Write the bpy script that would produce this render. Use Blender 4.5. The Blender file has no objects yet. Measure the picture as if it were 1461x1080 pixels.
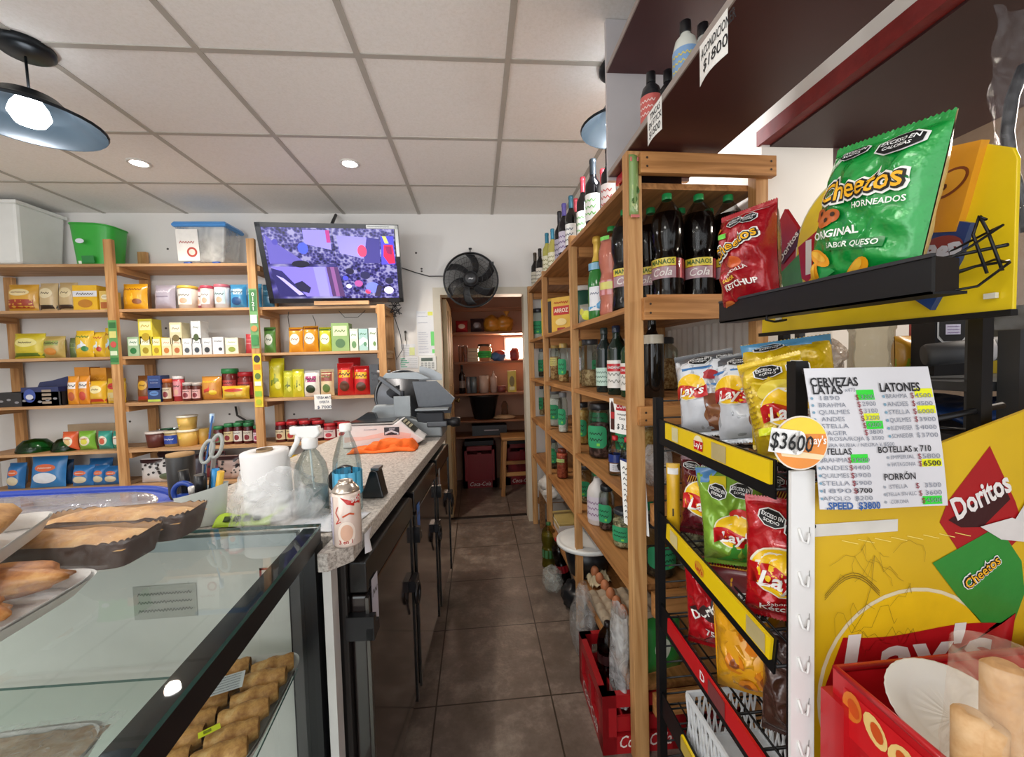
EXPOSURE, WORLD, PEND, DOWN, FRONT, DAY, ANNEX = 0.40, 1.35, 12, 50, 12, 18, 26
import bpy, math, random
from mathutils import Vector, Matrix, noise
R = random.Random(7)
SC = bpy.context.scene
COL = SC.collection
PI = math.pi
V = Vector

# ------------------------------------------------------------------ materials
def lin(h):
    if not isinstance(h, str): return tuple(h)
    h = h.lstrip('#'); c = [int(h[i:i+2], 16)/255 for i in (0, 2, 4)]
    return tuple(x/12.92 if x <= .04045 else ((x+.055)/1.055)**2.4 for x in c)
MATS = {}
def newmat(name):
    m = bpy.data.materials.new(name); m.use_nodes = True
    nt = m.node_tree; b = nt.nodes['Principled BSDF']
    return m, nt, b
def M(hexc, rough=.5, metal=0., var=.06, scale=18, bump=0., coat=0., spec=.5):
    """a plain surface: colour with slight procedural variation, optional bump"""
    key = (hexc, rough, metal, var, scale, bump, coat)
    if key in MATS: return MATS[key]
    m, nt, b = newmat('surface'); N = nt.nodes.new; L = nt.links.new
    c = lin(hexc)
    b.inputs['Roughness'].default_value = rough; b.inputs['Metallic'].default_value = metal
    b.inputs['Coat Weight'].default_value = coat; b.inputs['Coat Roughness'].default_value = .12
    b.inputs['Specular IOR Level'].default_value = spec
    b.inputs['Base Color'].default_value = (*c, 1)
    if var > 0 or bump > 0:
        tc = N('ShaderNodeTexCoord'); nz = N('ShaderNodeTexNoise')
        nz.inputs['Scale'].default_value = scale; nz.inputs['Detail'].default_value = 3
        L(tc.outputs['Object'], nz.inputs['Vector'])
        if var > 0:
            mx = N('ShaderNodeMix'); mx.data_type = 'RGBA'
            mx.inputs[6].default_value = (*[max(0, x*(1-var*2.2)) for x in c], 1)
            mx.inputs[7].default_value = (*[min(1, x*(1+var*2.2)) for x in c], 1)
            L(nz.outputs['Fac'], mx.inputs[0]); L(mx.outputs[2], b.inputs['Base Color'])
        if bump > 0:
            bp = N('ShaderNodeBump'); bp.inputs['Strength'].default_value = bump; bp.inputs['Distance'].default_value = .01
            L(nz.outputs['Fac'], bp.inputs['Height']); L(bp.outputs['Normal'], b.inputs['Normal'])
    MATS[key] = m; return m
def P(hexc): return M(hexc, .32, var=.05, scale=25, bump=.15, coat=.25)       # printed packaging
def I(hexc): return M(hexc, .6, var=0)                                          # ink
def FOIL(hexc): return M(hexc, .24, .12, var=.06, scale=34, bump=.55, coat=.6)     # glossy snack film
def PLA(hexc, r=.35): return M(hexc, r, var=.03)                                # moulded plastic
def wood(axis, base='#d3a46c', dark='#a8733f', key=0):
    k = ('wood', axis, base, dark)
    if k in MATS: return MATS[k]
    m, nt, b = newmat('pine_wood'); N = nt.nodes.new; L = nt.links.new
    tc = N('ShaderNodeTexCoord'); mp = N('ShaderNodeMapping')
    s = [26, 26, 26]; s[axis] = 1.6
    mp.inputs['Scale'].default_value = s
    L(tc.outputs['Object'], mp.inputs['Vector'])
    nz = N('ShaderNodeTexNoise'); nz.inputs['Scale'].default_value = 1.6; nz.inputs['Detail'].default_value = 5; nz.inputs['Distortion'].default_value = .8
    L(mp.outputs['Vector'], nz.inputs['Vector'])
    cr = N('ShaderNodeValToRGB'); cr.color_ramp.elements[0].position = .3; cr.color_ramp.elements[1].position = .68
    cr.color_ramp.elements[0].color = (*lin(dark), 1); cr.color_ramp.elements[1].color = (*lin(base), 1)
    L(nz.outputs['Fac'], cr.inputs['Fac'])
    vo = N('ShaderNodeTexVoronoi'); vo.inputs['Scale'].default_value = .35   # knots
    L(mp.outputs['Vector'], vo.inputs['Vector'])
    r2 = N('ShaderNodeValToRGB'); r2.color_ramp.elements[0].position = .02; r2.color_ramp.elements[1].position = .1
    r2.color_ramp.elements[0].color = (.35, .3, .25, 1); r2.color_ramp.elements[1].color = (1, 1, 1, 1)
    L(vo.outputs['Distance'], r2.inputs['Fac'])
    mx = N('ShaderNodeMix'); mx.data_type = 'RGBA'; mx.blend_type = 'MULTIPLY'; mx.inputs[0].default_value = .8
    L(cr.outputs['Color'], mx.inputs[6]); L(r2.outputs['Color'], mx.inputs[7]); L(mx.outputs[2], b.inputs['Base Color'])
    b.inputs['Roughness'].default_value = .55
    bp = N('ShaderNodeBump'); bp.inputs['Strength'].default_value = .12; bp.inputs['Distance'].default_value = .005
    L(nz.outputs['Fac'], bp.inputs['Height']); L(bp.outputs['Normal'], b.inputs['Normal'])
    MATS[k] = m; return m
def GL(hexc='#f4faf8', refl=.9, tint=1., rough=.02, ior=1.45):
    """clear wall of glass or plastic: transparent film with Fresnel gloss"""
    k = ('glass', hexc, refl, rough, ior)
    if k in MATS: return MATS[k]
    m = bpy.data.materials.new('clear'); m.use_nodes = True; nt = m.node_tree; nt.nodes.clear(); N = nt.nodes.new; L = nt.links.new
    out = N('ShaderNodeOutputMaterial'); tr = N('ShaderNodeBsdfTransparent'); gl = N('ShaderNodeBsdfGlossy'); fr = N('ShaderNodeFresnel'); mi = N('ShaderNodeMixShader')
    tr.inputs['Color'].default_value = (*lin(hexc), 1); gl.inputs['Roughness'].default_value = rough
    fr.inputs['IOR'].default_value = ior
    mu = N('ShaderNodeMath'); mu.operation = 'MULTIPLY'; mu.inputs[1].default_value = refl
    L(fr.outputs[0], mu.inputs[0]); L(mu.outputs[0], mi.inputs[0]); L(tr.outputs[0], mi.inputs[1]); L(gl.outputs[0], mi.inputs[2])
    L(mi.outputs[0], out.inputs['Surface'])
    MATS[k] = m; return m
def FILM(hexc='#ffffff', dens=.25, scale=30, rough=.12):
    """crinkled translucent plastic film"""
    k = ('film', hexc, dens, scale)
    if k in MATS: return MATS[k]
    m = bpy.data.materials.new('plastic_film'); m.use_nodes = True; nt = m.node_tree; nt.nodes.clear(); N = nt.nodes.new; L = nt.links.new
    out = N('ShaderNodeOutputMaterial'); tr = N('ShaderNodeBsdfTransparent'); pb = N('ShaderNodeBsdfPrincipled'); mi = N('ShaderNodeMixShader')
    pb.inputs['Base Color'].default_value = (*lin(hexc), 1); pb.inputs['Roughness'].default_value = rough
    tc = N('ShaderNodeTexCoord'); nz = N('ShaderNodeTexNoise'); nz.inputs['Scale'].default_value = scale; nz.inputs['Detail'].default_value = 4; nz.inputs['Distortion'].default_value = 1.5
    L(tc.outputs['Object'], nz.inputs['Vector'])
    bp = N('ShaderNodeBump'); bp.inputs['Strength'].default_value = .7; bp.inputs['Distance'].default_value = .012
    L(nz.outputs['Fac'], bp.inputs['Height']); L(bp.outputs['Normal'], pb.inputs['Normal'])
    mr = N('ShaderNodeMapRange'); mr.inputs['From Min'].default_value = .35; mr.inputs['From Max'].default_value = .75
    mr.inputs['To Min'].default_value = dens*.5; mr.inputs['To Max'].default_value = min(1, dens*1.9)
    L(nz.outputs['Fac'], mr.inputs['Value']); L(mr.outputs[0], mi.inputs[0])
    L(tr.outputs[0], mi.inputs[1]); L(pb.outputs[0], mi.inputs[2]); L(mi.outputs[0], out.inputs['Surface'])
    MATS[k] = m; return m
def EM(hexc, s):
    k = ('em', hexc, s)
    if k in MATS: return MATS[k]
    m, nt, b = newmat('lit'); b.inputs['Base Color'].default_value = (*lin(hexc), 1)
    b.inputs['Emission Color'].default_value = (*lin(hexc), 1); b.inputs['Emission Strength'].default_value = s
    MATS[k] = m; return m
def SPECK(a, b_, c, scale=160, rough=.45, key='speck', thr=(.42, .58)):
    k = (key, a, b_, c, scale)
    if k in MATS: return MATS[k]
    m, nt, b = newmat(key); N = nt.nodes.new; L = nt.links.new
    tc = N('ShaderNodeTexCoord'); nz = N('ShaderNodeTexNoise'); nz.inputs['Scale'].default_value = scale; nz.inputs['Detail'].default_value = 5; nz.inputs['Roughness'].default_value = .7
    L(tc.outputs['Object'], nz.inputs['Vector'])
    cr = N('ShaderNodeValToRGB'); e = cr.color_ramp.elements
    e[0].position = thr[0]; e[0].color = (*lin(a), 1); e[1].position = thr[1]; e[1].color = (*lin(c), 1)
    n = e.new((thr[0]+thr[1])/2); n.color = (*lin(b_), 1)
    L(nz.outputs['Fac'], cr.inputs['Fac']); L(cr.outputs['Color'], b.inputs['Base Color'])
    b.inputs['Roughness'].default_value = rough
    bp = N('ShaderNodeBump'); bp.inputs['Strength'].default_value = .15; bp.inputs['Distance'].default_value = .004
    L(nz.outputs['Fac'], bp.inputs['Height']); L(bp.outputs['Normal'], b.inputs['Normal'])
    MATS[k] = m; return m

# ------------------------------------------------------------------ text
TXT = {}
def text_tris(s, off=0., shear=0.):
    k = (s, off, shear)
    if k in TXT: return TXT[k]
    cu = bpy.data.curves.new('lettering', 'FONT'); cu.body = s; cu.resolution_u = 2; cu.offset = off; cu.shear = shear
    cu.align_x = 'CENTER'; cu.align_y = 'CENTER'; cu.fill_mode = 'FRONT'
    o = bpy.data.objects.new('lettering', cu); COL.objects.link(o)
    dg = bpy.context.evaluated_depsgraph_get()
    me = bpy.data.meshes.new_from_object(o.evaluated_get(dg)); me.calc_loop_triangles()
    vs = [v.co.xy.copy() for v in me.vertices]; fs = [tuple(t.vertices) for t in me.loop_triangles]
    bpy.data.objects.remove(o); bpy.data.curves.remove(cu); bpy.data.meshes.remove(me)
    out = []
    for t in fs:
        a, b, c = (vs[i] for i in t)
        if (b-a).cross(c-a) < 0: t = (t[0], t[2], t[1])
        out.append(t)
    TXT[k] = (vs, out); return TXT[k]

# ------------------------------------------------------------------ mesh builder
class MB:
    def __init__(s): s.v = []; s.f = []; s.mi = []; s.sm = []; s.slots = []; s.T = Matrix()
    def slot(s, m):
        if m not in s.slots: s.slots.append(m)
        return s.slots.index(m)
    def av(s, p): s.v.append(s.T @ V(p)); return len(s.v)-1
    def af(s, idx, m, smooth=False): s.f.append(tuple(idx)); s.mi.append(s.slot(m)); s.sm.append(smooth)
    def quad(s, a, b, c, d, m): s.af([s.av(p) for p in (a, b, c, d)], m)
    def box(s, x0, x1, y0, y1, z0, z1, m, mf=None):
        i = [s.av((x, y, z)) for z in (z0, z1) for y in (y0, y1) for x in (x0, x1)]
        for q, k in (((0, 2, 3, 1), 'b'), ((4, 5, 7, 6), 't'), ((0, 1, 5, 4), 'f'), ((2, 6, 7, 3), 'k'), ((0, 4, 6, 2), 'l'), ((1, 3, 7, 5), 'r')):
            s.af([i[j] for j in q], (mf or {}).get(k, m))
    def cbox(s, c, d, m): s.box(c[0]-d[0]/2, c[0]+d[0]/2, c[1]-d[1]/2, c[1]+d[1]/2, c[2]-d[2]/2, c[2]+d[2]/2, m)
    def taper(s, z0, z1, a, b, m, c0=(0, 0), c1=(0, 0)):
        """frustum with rectangular ends a=(w,d) at z0 and b at z1"""
        i = []
        for z, q, c in ((z0, a, c0), (z1, b, c1)):
            for y in (-1, 1):
                for x in (-1, 1): i.append(s.av((c[0]+x*q[0]/2, c[1]+y*q[1]/2, z)))
        for q in ((0, 2, 3, 1), (4, 5, 7, 6), (0, 1, 5, 4), (2, 6, 7, 3), (0, 4, 6, 2), (1, 3, 7, 5)): s.af([i[j] for j in q], m)
    def beam(s, p, q, w, h, m, up=(0, 0, 1)):
        p, q = V(p), V(q); d = (q-p).normalized(); u = V(up)
        r = d.cross(u).normalized(); u = r.cross(d)
        i = [s.av(e+r*a*w/2+u*b*h/2) for e in (p, q) for b in (-1, 1) for a in (-1, 1)]
        for z in ((0, 1, 3, 2), (4, 6, 7, 5), (0, 4, 5, 1), (2, 3, 7, 6), (0, 2, 6, 4), (1, 5, 7, 3)): s.af([i[j] for j in z], m)
    def lathe(s, prof, m, seg=20, c=(0, 0, 0), ms=None, cap=True, smooth=True, wave=None):
        n = len(prof); base = []
        for k, (r, z) in enumerate(prof):
            row = []
            for j in range(seg):
                a = 2*PI*j/seg; rr = r*(1+(wave(a, z) if wave else 0))
                row.append(s.av((c[0]+rr*math.cos(a), c[1]+rr*math.sin(a), c[2]+z)))
            base.append(row)
        for k in range(n-1):
            mm = ms[k] if ms else m
            for j in range(seg):
                j2 = (j+1) % seg; s.af((base[k][j], base[k][j2], base[k+1][j2], base[k+1][j]), mm, smooth)
        if cap:
            if prof[0][0] > 1e-4: s.af(base[0][::-1], ms[0] if ms else m)
            if prof[-1][0] > 1e-4: s.af(base[-1], ms[-1] if ms else m)
    def tube(s, pts, r, m, seg=8, closed=False):
        pts = [V(p) for p in pts]; n = len(pts); rows = []; prev = None
        for k in range(n):
            if closed: d = (pts[(k+1) % n]-pts[k-1])
            else: d = pts[min(k+1, n-1)]-pts[max(k-1, 0)]
            d.normalize()
            if prev is None:
                u = d.orthogonal().normalized()
            else:
                u = (prev-d*prev.dot(d)); u = u.normalized() if u.length > 1e-6 else d.orthogonal().normalized()
            prev = u; w = d.cross(u); rr = r(k/(n-1)) if callable(r) else r
            rows.append([s.av(pts[k]+u*rr*math.cos(2*PI*j/seg)+w*rr*math.sin(2*PI*j/seg)) for j in range(seg)])
        for k in range(n if closed else n-1):
            a, b = rows[k], rows[(k+1) % n]
            for j in range(seg): s.af((a[j], a[(j+1) % seg], b[(j+1) % seg], b[j]), m, True)
        if not closed: s.af(rows[0][::-1], m); s.af(rows[-1], m)
    def prism(s, pts, y0, y1, m, ms=None):
        """outline in x,z extruded along y"""
        a = [s.av((x, y0, z)) for x, z in pts]; b = [s.av((x, y1, z)) for x, z in pts]; n = len(pts)
        s.af(a, m); s.af(b[::-1], m)
        for k in range(n): s.af((a[k], b[k], b[(k+1) % n], a[(k+1) % n]), ms or m)
    def grid(s, fn, nu, nv, m, smooth=True, flip=False, wrap=False):
        g = [[s.av(fn(i/nu, j/nv)) for i in range(nu+(0 if wrap else 1))] for j in range(nv+1)]
        for j in range(nv):
            for i in range(nu):
                i2 = (i+1) % nu if wrap else i+1
                q = (g[j][i], g[j][i2], g[j+1][i2], g[j+1][i])
                s.af(q[::-1] if flip else q, m, smooth)
    def blob(s, c, r, m, nz=.15, seg=14, rings=9, f=2.5, seed=0, flat=None):
        def fn(u, v):
            a = 2*PI*u; t = PI*(v-.5); d = V((math.cos(t)*math.cos(a), math.cos(t)*math.sin(a), math.sin(t)))
            k = 1+nz*noise.noise(d*f+V((seed*3.1, seed, 0)))
            p = V((c[0]+d.x*r[0]*k, c[1]+d.y*r[1]*k, c[2]+d.z*r[2]*k))
            if flat is not None: p.z = max(p.z, flat)
            return p
        s.grid(fn, seg, rings, m, wrap=True)
    # --- decals: mp(a, b, e) maps metres on a face to a point lifted e above it
    def fan(s, mp, pts, m, lay=1, rings=2):
        e = lay*.0007; n = len(pts); cx = sum(p[0] for p in pts)/n; cy = sum(p[1] for p in pts)/n
        c = s.av(mp(cx, cy, e)); prev = None
        for k in range(1, rings+1):
            t = k/rings; row = [s.av(mp(cx+(p[0]-cx)*t, cy+(p[1]-cy)*t, e)) for p in pts]
            for j in range(n):
                j2 = (j+1) % n
                if prev is None: s.af((c, row[j], row[j2]), m, True)
                else: s.af((prev[j], row[j], row[j2], prev[j2]), m, True)
            prev = row
    def rect(s, mp, x0, x1, y0, y1, m, lay=1, nx=7, ny=7):
        e = lay*.0007; s.grid(lambda u, v: mp(x0+(x1-x0)*u, y0+(y1-y0)*v, e), nx, ny, m)
    def ell(s, mp, cx, cy, rx, ry, m, lay=1, n=22, rot=0., rings=4):
        c, q = math.cos(rot), math.sin(rot); pts = []
        for k in range(n):
            a = 2*PI*k/n; x, y = rx*math.cos(a), ry*math.sin(a); pts.append((cx+x*c-y*q, cy+x*q+y*c))
        s.fan(mp, pts, m, lay, rings)
    def text(s, mp, t, cx, cy, size, m, lay=2, off=0., shear=0., rot=0., wid=None, mx=.016, vert=1.):
        vs, fs = text_tris(t, off, shear); e = lay*.0007; k = 1.
        if wid:
            xs = [v.x for v in vs]; k = wid/((max(xs)-min(xs))*size) if xs else 1
        c, q = math.cos(rot), math.sin(rot)
        def tr(v): x, y = v.x*size*k, v.y*size*vert; return (cx+x*c-y*q, cy+x*q+y*c)
        p2 = [tr(v) for v in vs]; ids = {}
        def put(p):
            kk = (round(p[0], 6), round(p[1], 6))
            if kk not in ids: ids[kk] = s.av(mp(p[0], p[1], e))
            return ids[kk]
        def sub(a, b, c_, dep):
            L_ = max(math.hypot(a[0]-b[0], a[1]-b[1]), math.hypot(b[0]-c_[0], b[1]-c_[1]), math.hypot(a[0]-c_[0], a[1]-c_[1]))
            if L_ > mx and dep < 3:
                ab, bc, ca = ((a[0]+b[0])/2, (a[1]+b[1])/2), ((b[0]+c_[0])/2, (b[1]+c_[1])/2), ((a[0]+c_[0])/2, (a[1]+c_[1])/2)
                for t3 in ((a, ab, ca), (ab, b, bc), (ca, bc, c_), (ab, bc, ca)): sub(*t3, dep+1)
            else:
                i = (put(a), put(b), put(c_))
                if len(set(i)) == 3: s.af(i, m, True)
        for f in fs: sub(*[p2[i] for i in f], 0)
    def stroke(s, mp, pts, w, m, lay=2):
        for (a, b) in zip(pts, pts[1:]):
            d = V((b[0]-a[0], b[1]-a[1])); L_ = d.length or 1e-6; n = V((-d.y, d.x))/L_*w/2
            s.af([s.av(mp(p[0], p[1], lay*.0007)) for p in ((a[0]-n.x, a[1]-n.y), (b[0]-n.x, b[1]-n.y), (b[0]+n.x, b[1]+n.y), (a[0]+n.x, a[1]+n.y))], m)
    def scribble(s, mp, x0, x1, y, h, m, lay=2, seed=0):
        r = random.Random(seed); n = max(3, int((x1-x0)/(h*.8))); pts = []
        for k in range(n*2): pts.append((x0+(x1-x0)*k/(n*2-1), y+(h/2 if k % 2 else -h/2)*r.uniform(.4, 1)))
        s.stroke(mp, pts, h*.22, m, lay)

def plane_map(o, r, u):
    o, r, u = V(o), V(r).normalized(), V(u).normalized(); n = r.cross(u)
    return lambda a, b, e=0: o+r*a+u*b+n*e
def cyl_map(cx, cy, R_, z0=0, ang0=-PI/2):
    return lambda a, b, e=0: V((cx+(R_+e)*math.cos(ang0+a/R_), cy+(R_+e)*math.sin(ang0+a/R_), z0+b))

def ob(mb, name, parent=None, loc=None, rot=None, w=False, bevel=0, solid=0):
    me = bpy.data.meshes.new(name); me.from_pydata([tuple(v) for v in mb.v], [], mb.f)
    for m in mb.slots: me.materials.append(m)
    me.polygons.foreach_set('material_index', mb.mi); me.polygons.foreach_set('use_smooth', mb.sm)
    me.update()
    o = bpy.data.objects.new(name, me); COL.objects.link(o)
    if parent is not None:
        o.parent = parent
        if w: o.location = -parent.location      # built in world coordinates under an unrotated thing
    if loc is not None: o.location = loc
    if rot is not None: o.rotation_euler = rot
    if bevel:
        b = o.modifiers.new('bevel', 'BEVEL'); b.width = bevel; b.segments = 2; b.limit_method = 'ANGLE'; b.angle_limit = .7
    if solid:
        b = o.modifiers.new('solid', 'SOLIDIFY'); b.thickness = solid
    return o
def tag(o, label, cat, group=None):
    o['label'] = label; o['category'] = cat
    if group: o['group'] = group
    return o
def thing(name, label, cat, loc=(0, 0, 0), rot=None, group=None):
    o = bpy.data.objects.new(name, None); COL.objects.link(o); o.location = loc; o.empty_display_size = .02
    if rot is not None: o.rotation_euler = rot
    return tag(o, label, cat, group)
def struct(mb, name, **k):
    o = ob(mb, name, **k); o['kind'] = 'structure'; return o
def ordinals(n, a='left'):
    w = ['first', 'second', 'third', 'fourth', 'fifth', 'sixth', 'seventh', 'eighth', 'ninth', 'tenth']
    return w[n]+' from the '+a

# ------------------------------------------------------------------ packaging shapes
def bag_shape(w, h, d, seed=0, waist=.05, crimp=.05, wr=.10, crease=0.):
    """returns front(a,b,e) for a filled pillow pack; a across, b up from the base"""
    def half(b):
        t = min(max(b/h, 0), 1); return w/2*(1-waist*math.sin(PI*t))
    def depth(a, b):
        t = b/h
        tt = (t-crimp)/(1-2*crimp)
        if tt <= 0 or tt >= 1: return .0012
        u = min(1, abs(a)/half(b))
        pr = (1-u**2.6)**.55 if u < 1 else 0
        pv = (1-abs(2*tt-1)**3.2)**.6
        n = noise.noise(V((a*28+seed*5.3, b*28, seed)))*wr+noise.noise(V((a*60, b*14+seed, 3)))*wr*.6*(abs(2*tt-1))
        if crease:
            c1 = abs(noise.noise(V((a*24+b*9+seed, b*20-a*8, seed*2.1)))); c2 = abs(noise.noise(V((a*46-b*16, b*30+seed*1.7, 7+seed))))
            n += crease*(.55-2.2*c1)*.55+crease*(.3-1.4*c2)*.35
        return .0012+d/2*pr*pv*max(.15, 1+n)
    def front(a, b, e=0):
        if crease and e > 0: e = e*1.5+.0018
        return V((a*(half(b)/(w/2)), -depth(a*(half(b)/(w/2)), b)-e, b))
    front.depth = depth; front.half = half; front.w = w; front.h = h
    return front
def bag_mesh(mb, front, m, mback=None, nx=14, ny=18, zig=True):
    w, h = front.w, front.h
    mb.grid(lambda u, v: front(w*(u-.5), h*v), nx, ny, m)
    mb.grid(lambda u, v: V((front(w*(u-.5), h*v).x, -front(w*(u-.5), h*v).y, h*v)), nx, ny, mback or m, flip=True)
    if zig:
        n = 24
        for b0, dr in ((0, -1), (h, 1)):
            for k in range(n):
                x = w*(k/n-.5)
                mb.af([mb.av((x, 0, b0)), mb.av((x+w/n, 0, b0)), mb.av((x+w/n/2, 0, b0+dr*.003))], m)
def decorate(mb, mp, w, h, decs, b0=0):
    """decs in fractions of the face: ('e',cx,cy,rx,ry,col) ('r',x0,x1,y0,y1,col) ('t',text,cx,cy,size,col[,width]) ('p',pts,col) ('s',x0,x1,y,h,col)"""
    for lay, dc in enumerate(decs, 1):
        k = dc[0]; X_ = lambda f: (f-.5)*w; Y_ = lambda f: b0+f*h
        if k == 'e': mb.ell(mp, X_(dc[1]), Y_(dc[2]), dc[3]*w, dc[4]*h, P(dc[5]), lay)
        elif k == 'r': mb.rect(mp, X_(dc[1]), X_(dc[2]), Y_(dc[3]), Y_(dc[4]), P(dc[5]), lay, 6, 3)
        elif k == 't': mb.text(mp, dc[1], X_(dc[2]), Y_(dc[3]), dc[4]*h, I(dc[5]), lay, off=.015, wid=(dc[6]*w if len(dc) > 6 else None))
        elif k == 'p': mb.fan(mp, [(X_(x), Y_(y)) for x, y in dc[1]], P(dc[2]), lay)
        elif k == 's': mb.scribble(mp, X_(dc[1]), X_(dc[2]), Y_(dc[3]), dc[4]*h, I(dc[5]), lay, seed=lay)
OCT = [(math.cos(PI/8+k*PI/4), math.sin(PI/8+k*PI/4)) for k in range(8)]
def seal(mb, mp, cx, cy, rx, ry, rot=0., lay=3, txt=('EXCESO EN', 'SODIO')):
    c, q = math.cos(rot), math.sin(rot)
    f = lambda s: [(cx+x*rx*s*c-y*ry*s*q, cy+x*rx*s*q+y*ry*s*c) for x, y in OCT]
    mb.fan(mp, f(1.), I('#e9e9e6'), lay, 4); mb.fan(mp, f(.9), I('#0d0d0d'), lay+1, 4)
    mb.text(mp, txt[0], cx-q*ry*.22, cy+ry*.22*c, ry*.55, I('#f2f2f0'), lay+2, off=.02, rot=rot, wid=rx*1.45)
    mb.text(mp, txt[1], cx+q*ry*.3, cy-ry*.3*c, ry*.45, I('#f2f2f0'), lay+2, off=.02, rot=rot, wid=rx*1.1)
def lays_logo(mb, mp, cx, cy, s, lay=2, full=True):
    """yellow sun, red ribbon, white script; s = half width"""
    mb.ell(mp, cx, cy+.12*s, s*.98, s*.80, P('#e9e3d0'), lay, 26)
    mb.ell(mp, cx, cy+.12*s, s*.92, s*.75, P('#f7c81c'), lay+1, 26)
    top = [(cx-s+2*s*k/10, cy+.16*s+.16*s*math.sin(k/10*2*PI*.9+.4)) for k in range(11)]
    bot = [(cx+s-2*s*k/10, cy-.48*s+.14*s*math.sin((1-k/10)*2*PI*.9+.4)) for k in range(11)]
    mb.fan(mp, top+bot, P('#c3141b'), lay+2, 5)
    mb.text(mp, "Lay's", cx, cy-.16*s, s*.72, I('#f6f3ee'), lay+3, off=.025, shear=.25, wid=s*1.55, mx=.007)
def chee_logo(mb, mp, cx, cy, s, lay=2, rot=.35, txt='Cheetos'):
    mb.text(mp, txt, cx, cy, s*.62, I('#f1efe8'), lay, off=.10, rot=rot, wid=s*2.18, mx=.007, vert=1.25)
    mb.text(mp, txt, cx, cy, s*.62, I('#17110c'), lay+1, off=.055, rot=rot, wid=s*2.08, mx=.007, vert=1.18)
    mb.text(mp, txt, cx, cy, s*.60, I('#f5b41d'), lay+2, off=.012, rot=rot, wid=s*1.98, mx=.007, vert=1.1)
def dori_logo(mb, mp, cx, cy, s, lay=2, rot=.3):
    c, q = math.cos(rot), math.sin(rot); r2 = lambda x, y: (cx+x*c-y*q, cy+x*q+y*c)
    mb.fan(mp, [r2(-s, s*.35), r2(0, -s*.95), r2(s, s*.35)], P('#2b0b0e'), lay, 2)
    mb.text(mp, 'Doritos', cx, cy, s*.6, I('#e9e6df'), lay+1, off=.03, rot=rot, wid=s*1.9, mx=.007)

GRP_LAST = {}
def pack(name, label, cat, pos, w, h, d, base, decs=(), rot=0., lean=0., group=None, film=None, nx=10, ny=12, back=None, waist=.04, seed=None, extra=None):
    sd = R.random()*50 if seed is None else seed
    fr = bag_shape(w, h, d, sd, waist); mb = MB(); bag_mesh(mb, fr, film or P(base), back, nx, ny)
    decorate(mb, fr, w, h, decs)
    if extra: extra(mb, fr)
    o = ob(mb, name, loc=pos, rot=(lean, 0, rot)); return tag(o, label, cat, group)
def carton(name, label, cat, pos, w, h, d, base, decs=(), rot=0., group=None, side=None, extra=None, bevel=.002):
    mb = MB(); m = P(base); mb.box(-w/2, w/2, -d/2, d/2, 0, h, m, {'l': P(side), 'r': P(side)} if side else None)
    decorate(mb, plane_map((0, -d/2, 0), (1, 0, 0), (0, 0, 1)), w, h, decs)
    if extra: extra(mb)
    o = ob(mb, name, loc=pos, rot=(0, 0, rot)); return tag(o, label, cat, group)
def can_label(mb, r, z0, z1, col, frac=.5, ang=-PI/2, txt=None, tcol='#f5f2ea', lay=1, ink=None):
    mp = cyl_map(0, 0, r, 0, ang); hw = PI*r*frac
    mb.rect(mp, -hw, hw, z0, z1, P(col), lay, 10, 1)
    if txt: mb.text(mp, txt, 0, (z0+z1)/2, (z1-z0)*.4, I(tcol), lay+1, off=.02, wid=hw*1.2)
    if ink:
        for k in range(3): mb.scribble(mp, -hw*.6, hw*.6, z1-(z1-z0)*(k+1)/4, (z1-z0)*.14, I(ink), lay+1, seed=k)
def jam(name, label, pos, r, h, lid, body, lab, group, cat='jar', rot=0., dot='#7a1420'):
    o = MB(); o.lathe([(r*.92, 0), (r, .004), (r, h*.72), (r*.86, h*.82), (r*.84, h*.85)], M(body, .15, var=.1), 16)
    mp = cyl_map(0, 0, r)
    o.rect(mp, -r*1.1, r*1.1, h*.14, h*.62, P(lab), 1, 8, 1); o.ell(mp, 0, h*.32, r*.5, h*.13, P(dot), 2); o.scribble(mp, -r*.7, r*.7, h*.53, h*.07, I('#2c2c2c'), 2)
    root = tag(ob(o, name, loc=pos, rot=(0, 0, rot)), label, cat, group)
    l = MB(); l.lathe([(r*.9, h*.83), (r*.95, h*.835), (r*.95, h*.97), (r*.88, h), (0, h)], M(lid, .35), 18)
    ob(l, 'lid', root); return root
def tub(name, label, cat, pos, r, h, body, lid=None, r0=None, group=None, decs=None, rot=0.):
    r0 = r0 or r*.82; o = MB(); o.lathe([(r0, 0), (r, h*.92), (r*.98, h*.92)], PLA(body), 20)
    if decs: decorate(o, cyl_map(0, 0, (r+r0)/2+.003), r*2, h, decs)
    root = tag(ob(o, name, loc=pos, rot=(0, 0, rot)), label, cat, group)
    if lid:
        l = MB(); l.lathe([(r*1.03, h*.88), (r*1.05, h*.9), (r*1.05, h*.98), (r*.98, h), (0, h)], PLA(lid), 20); ob(l, 'lid', root)
    return root
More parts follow.
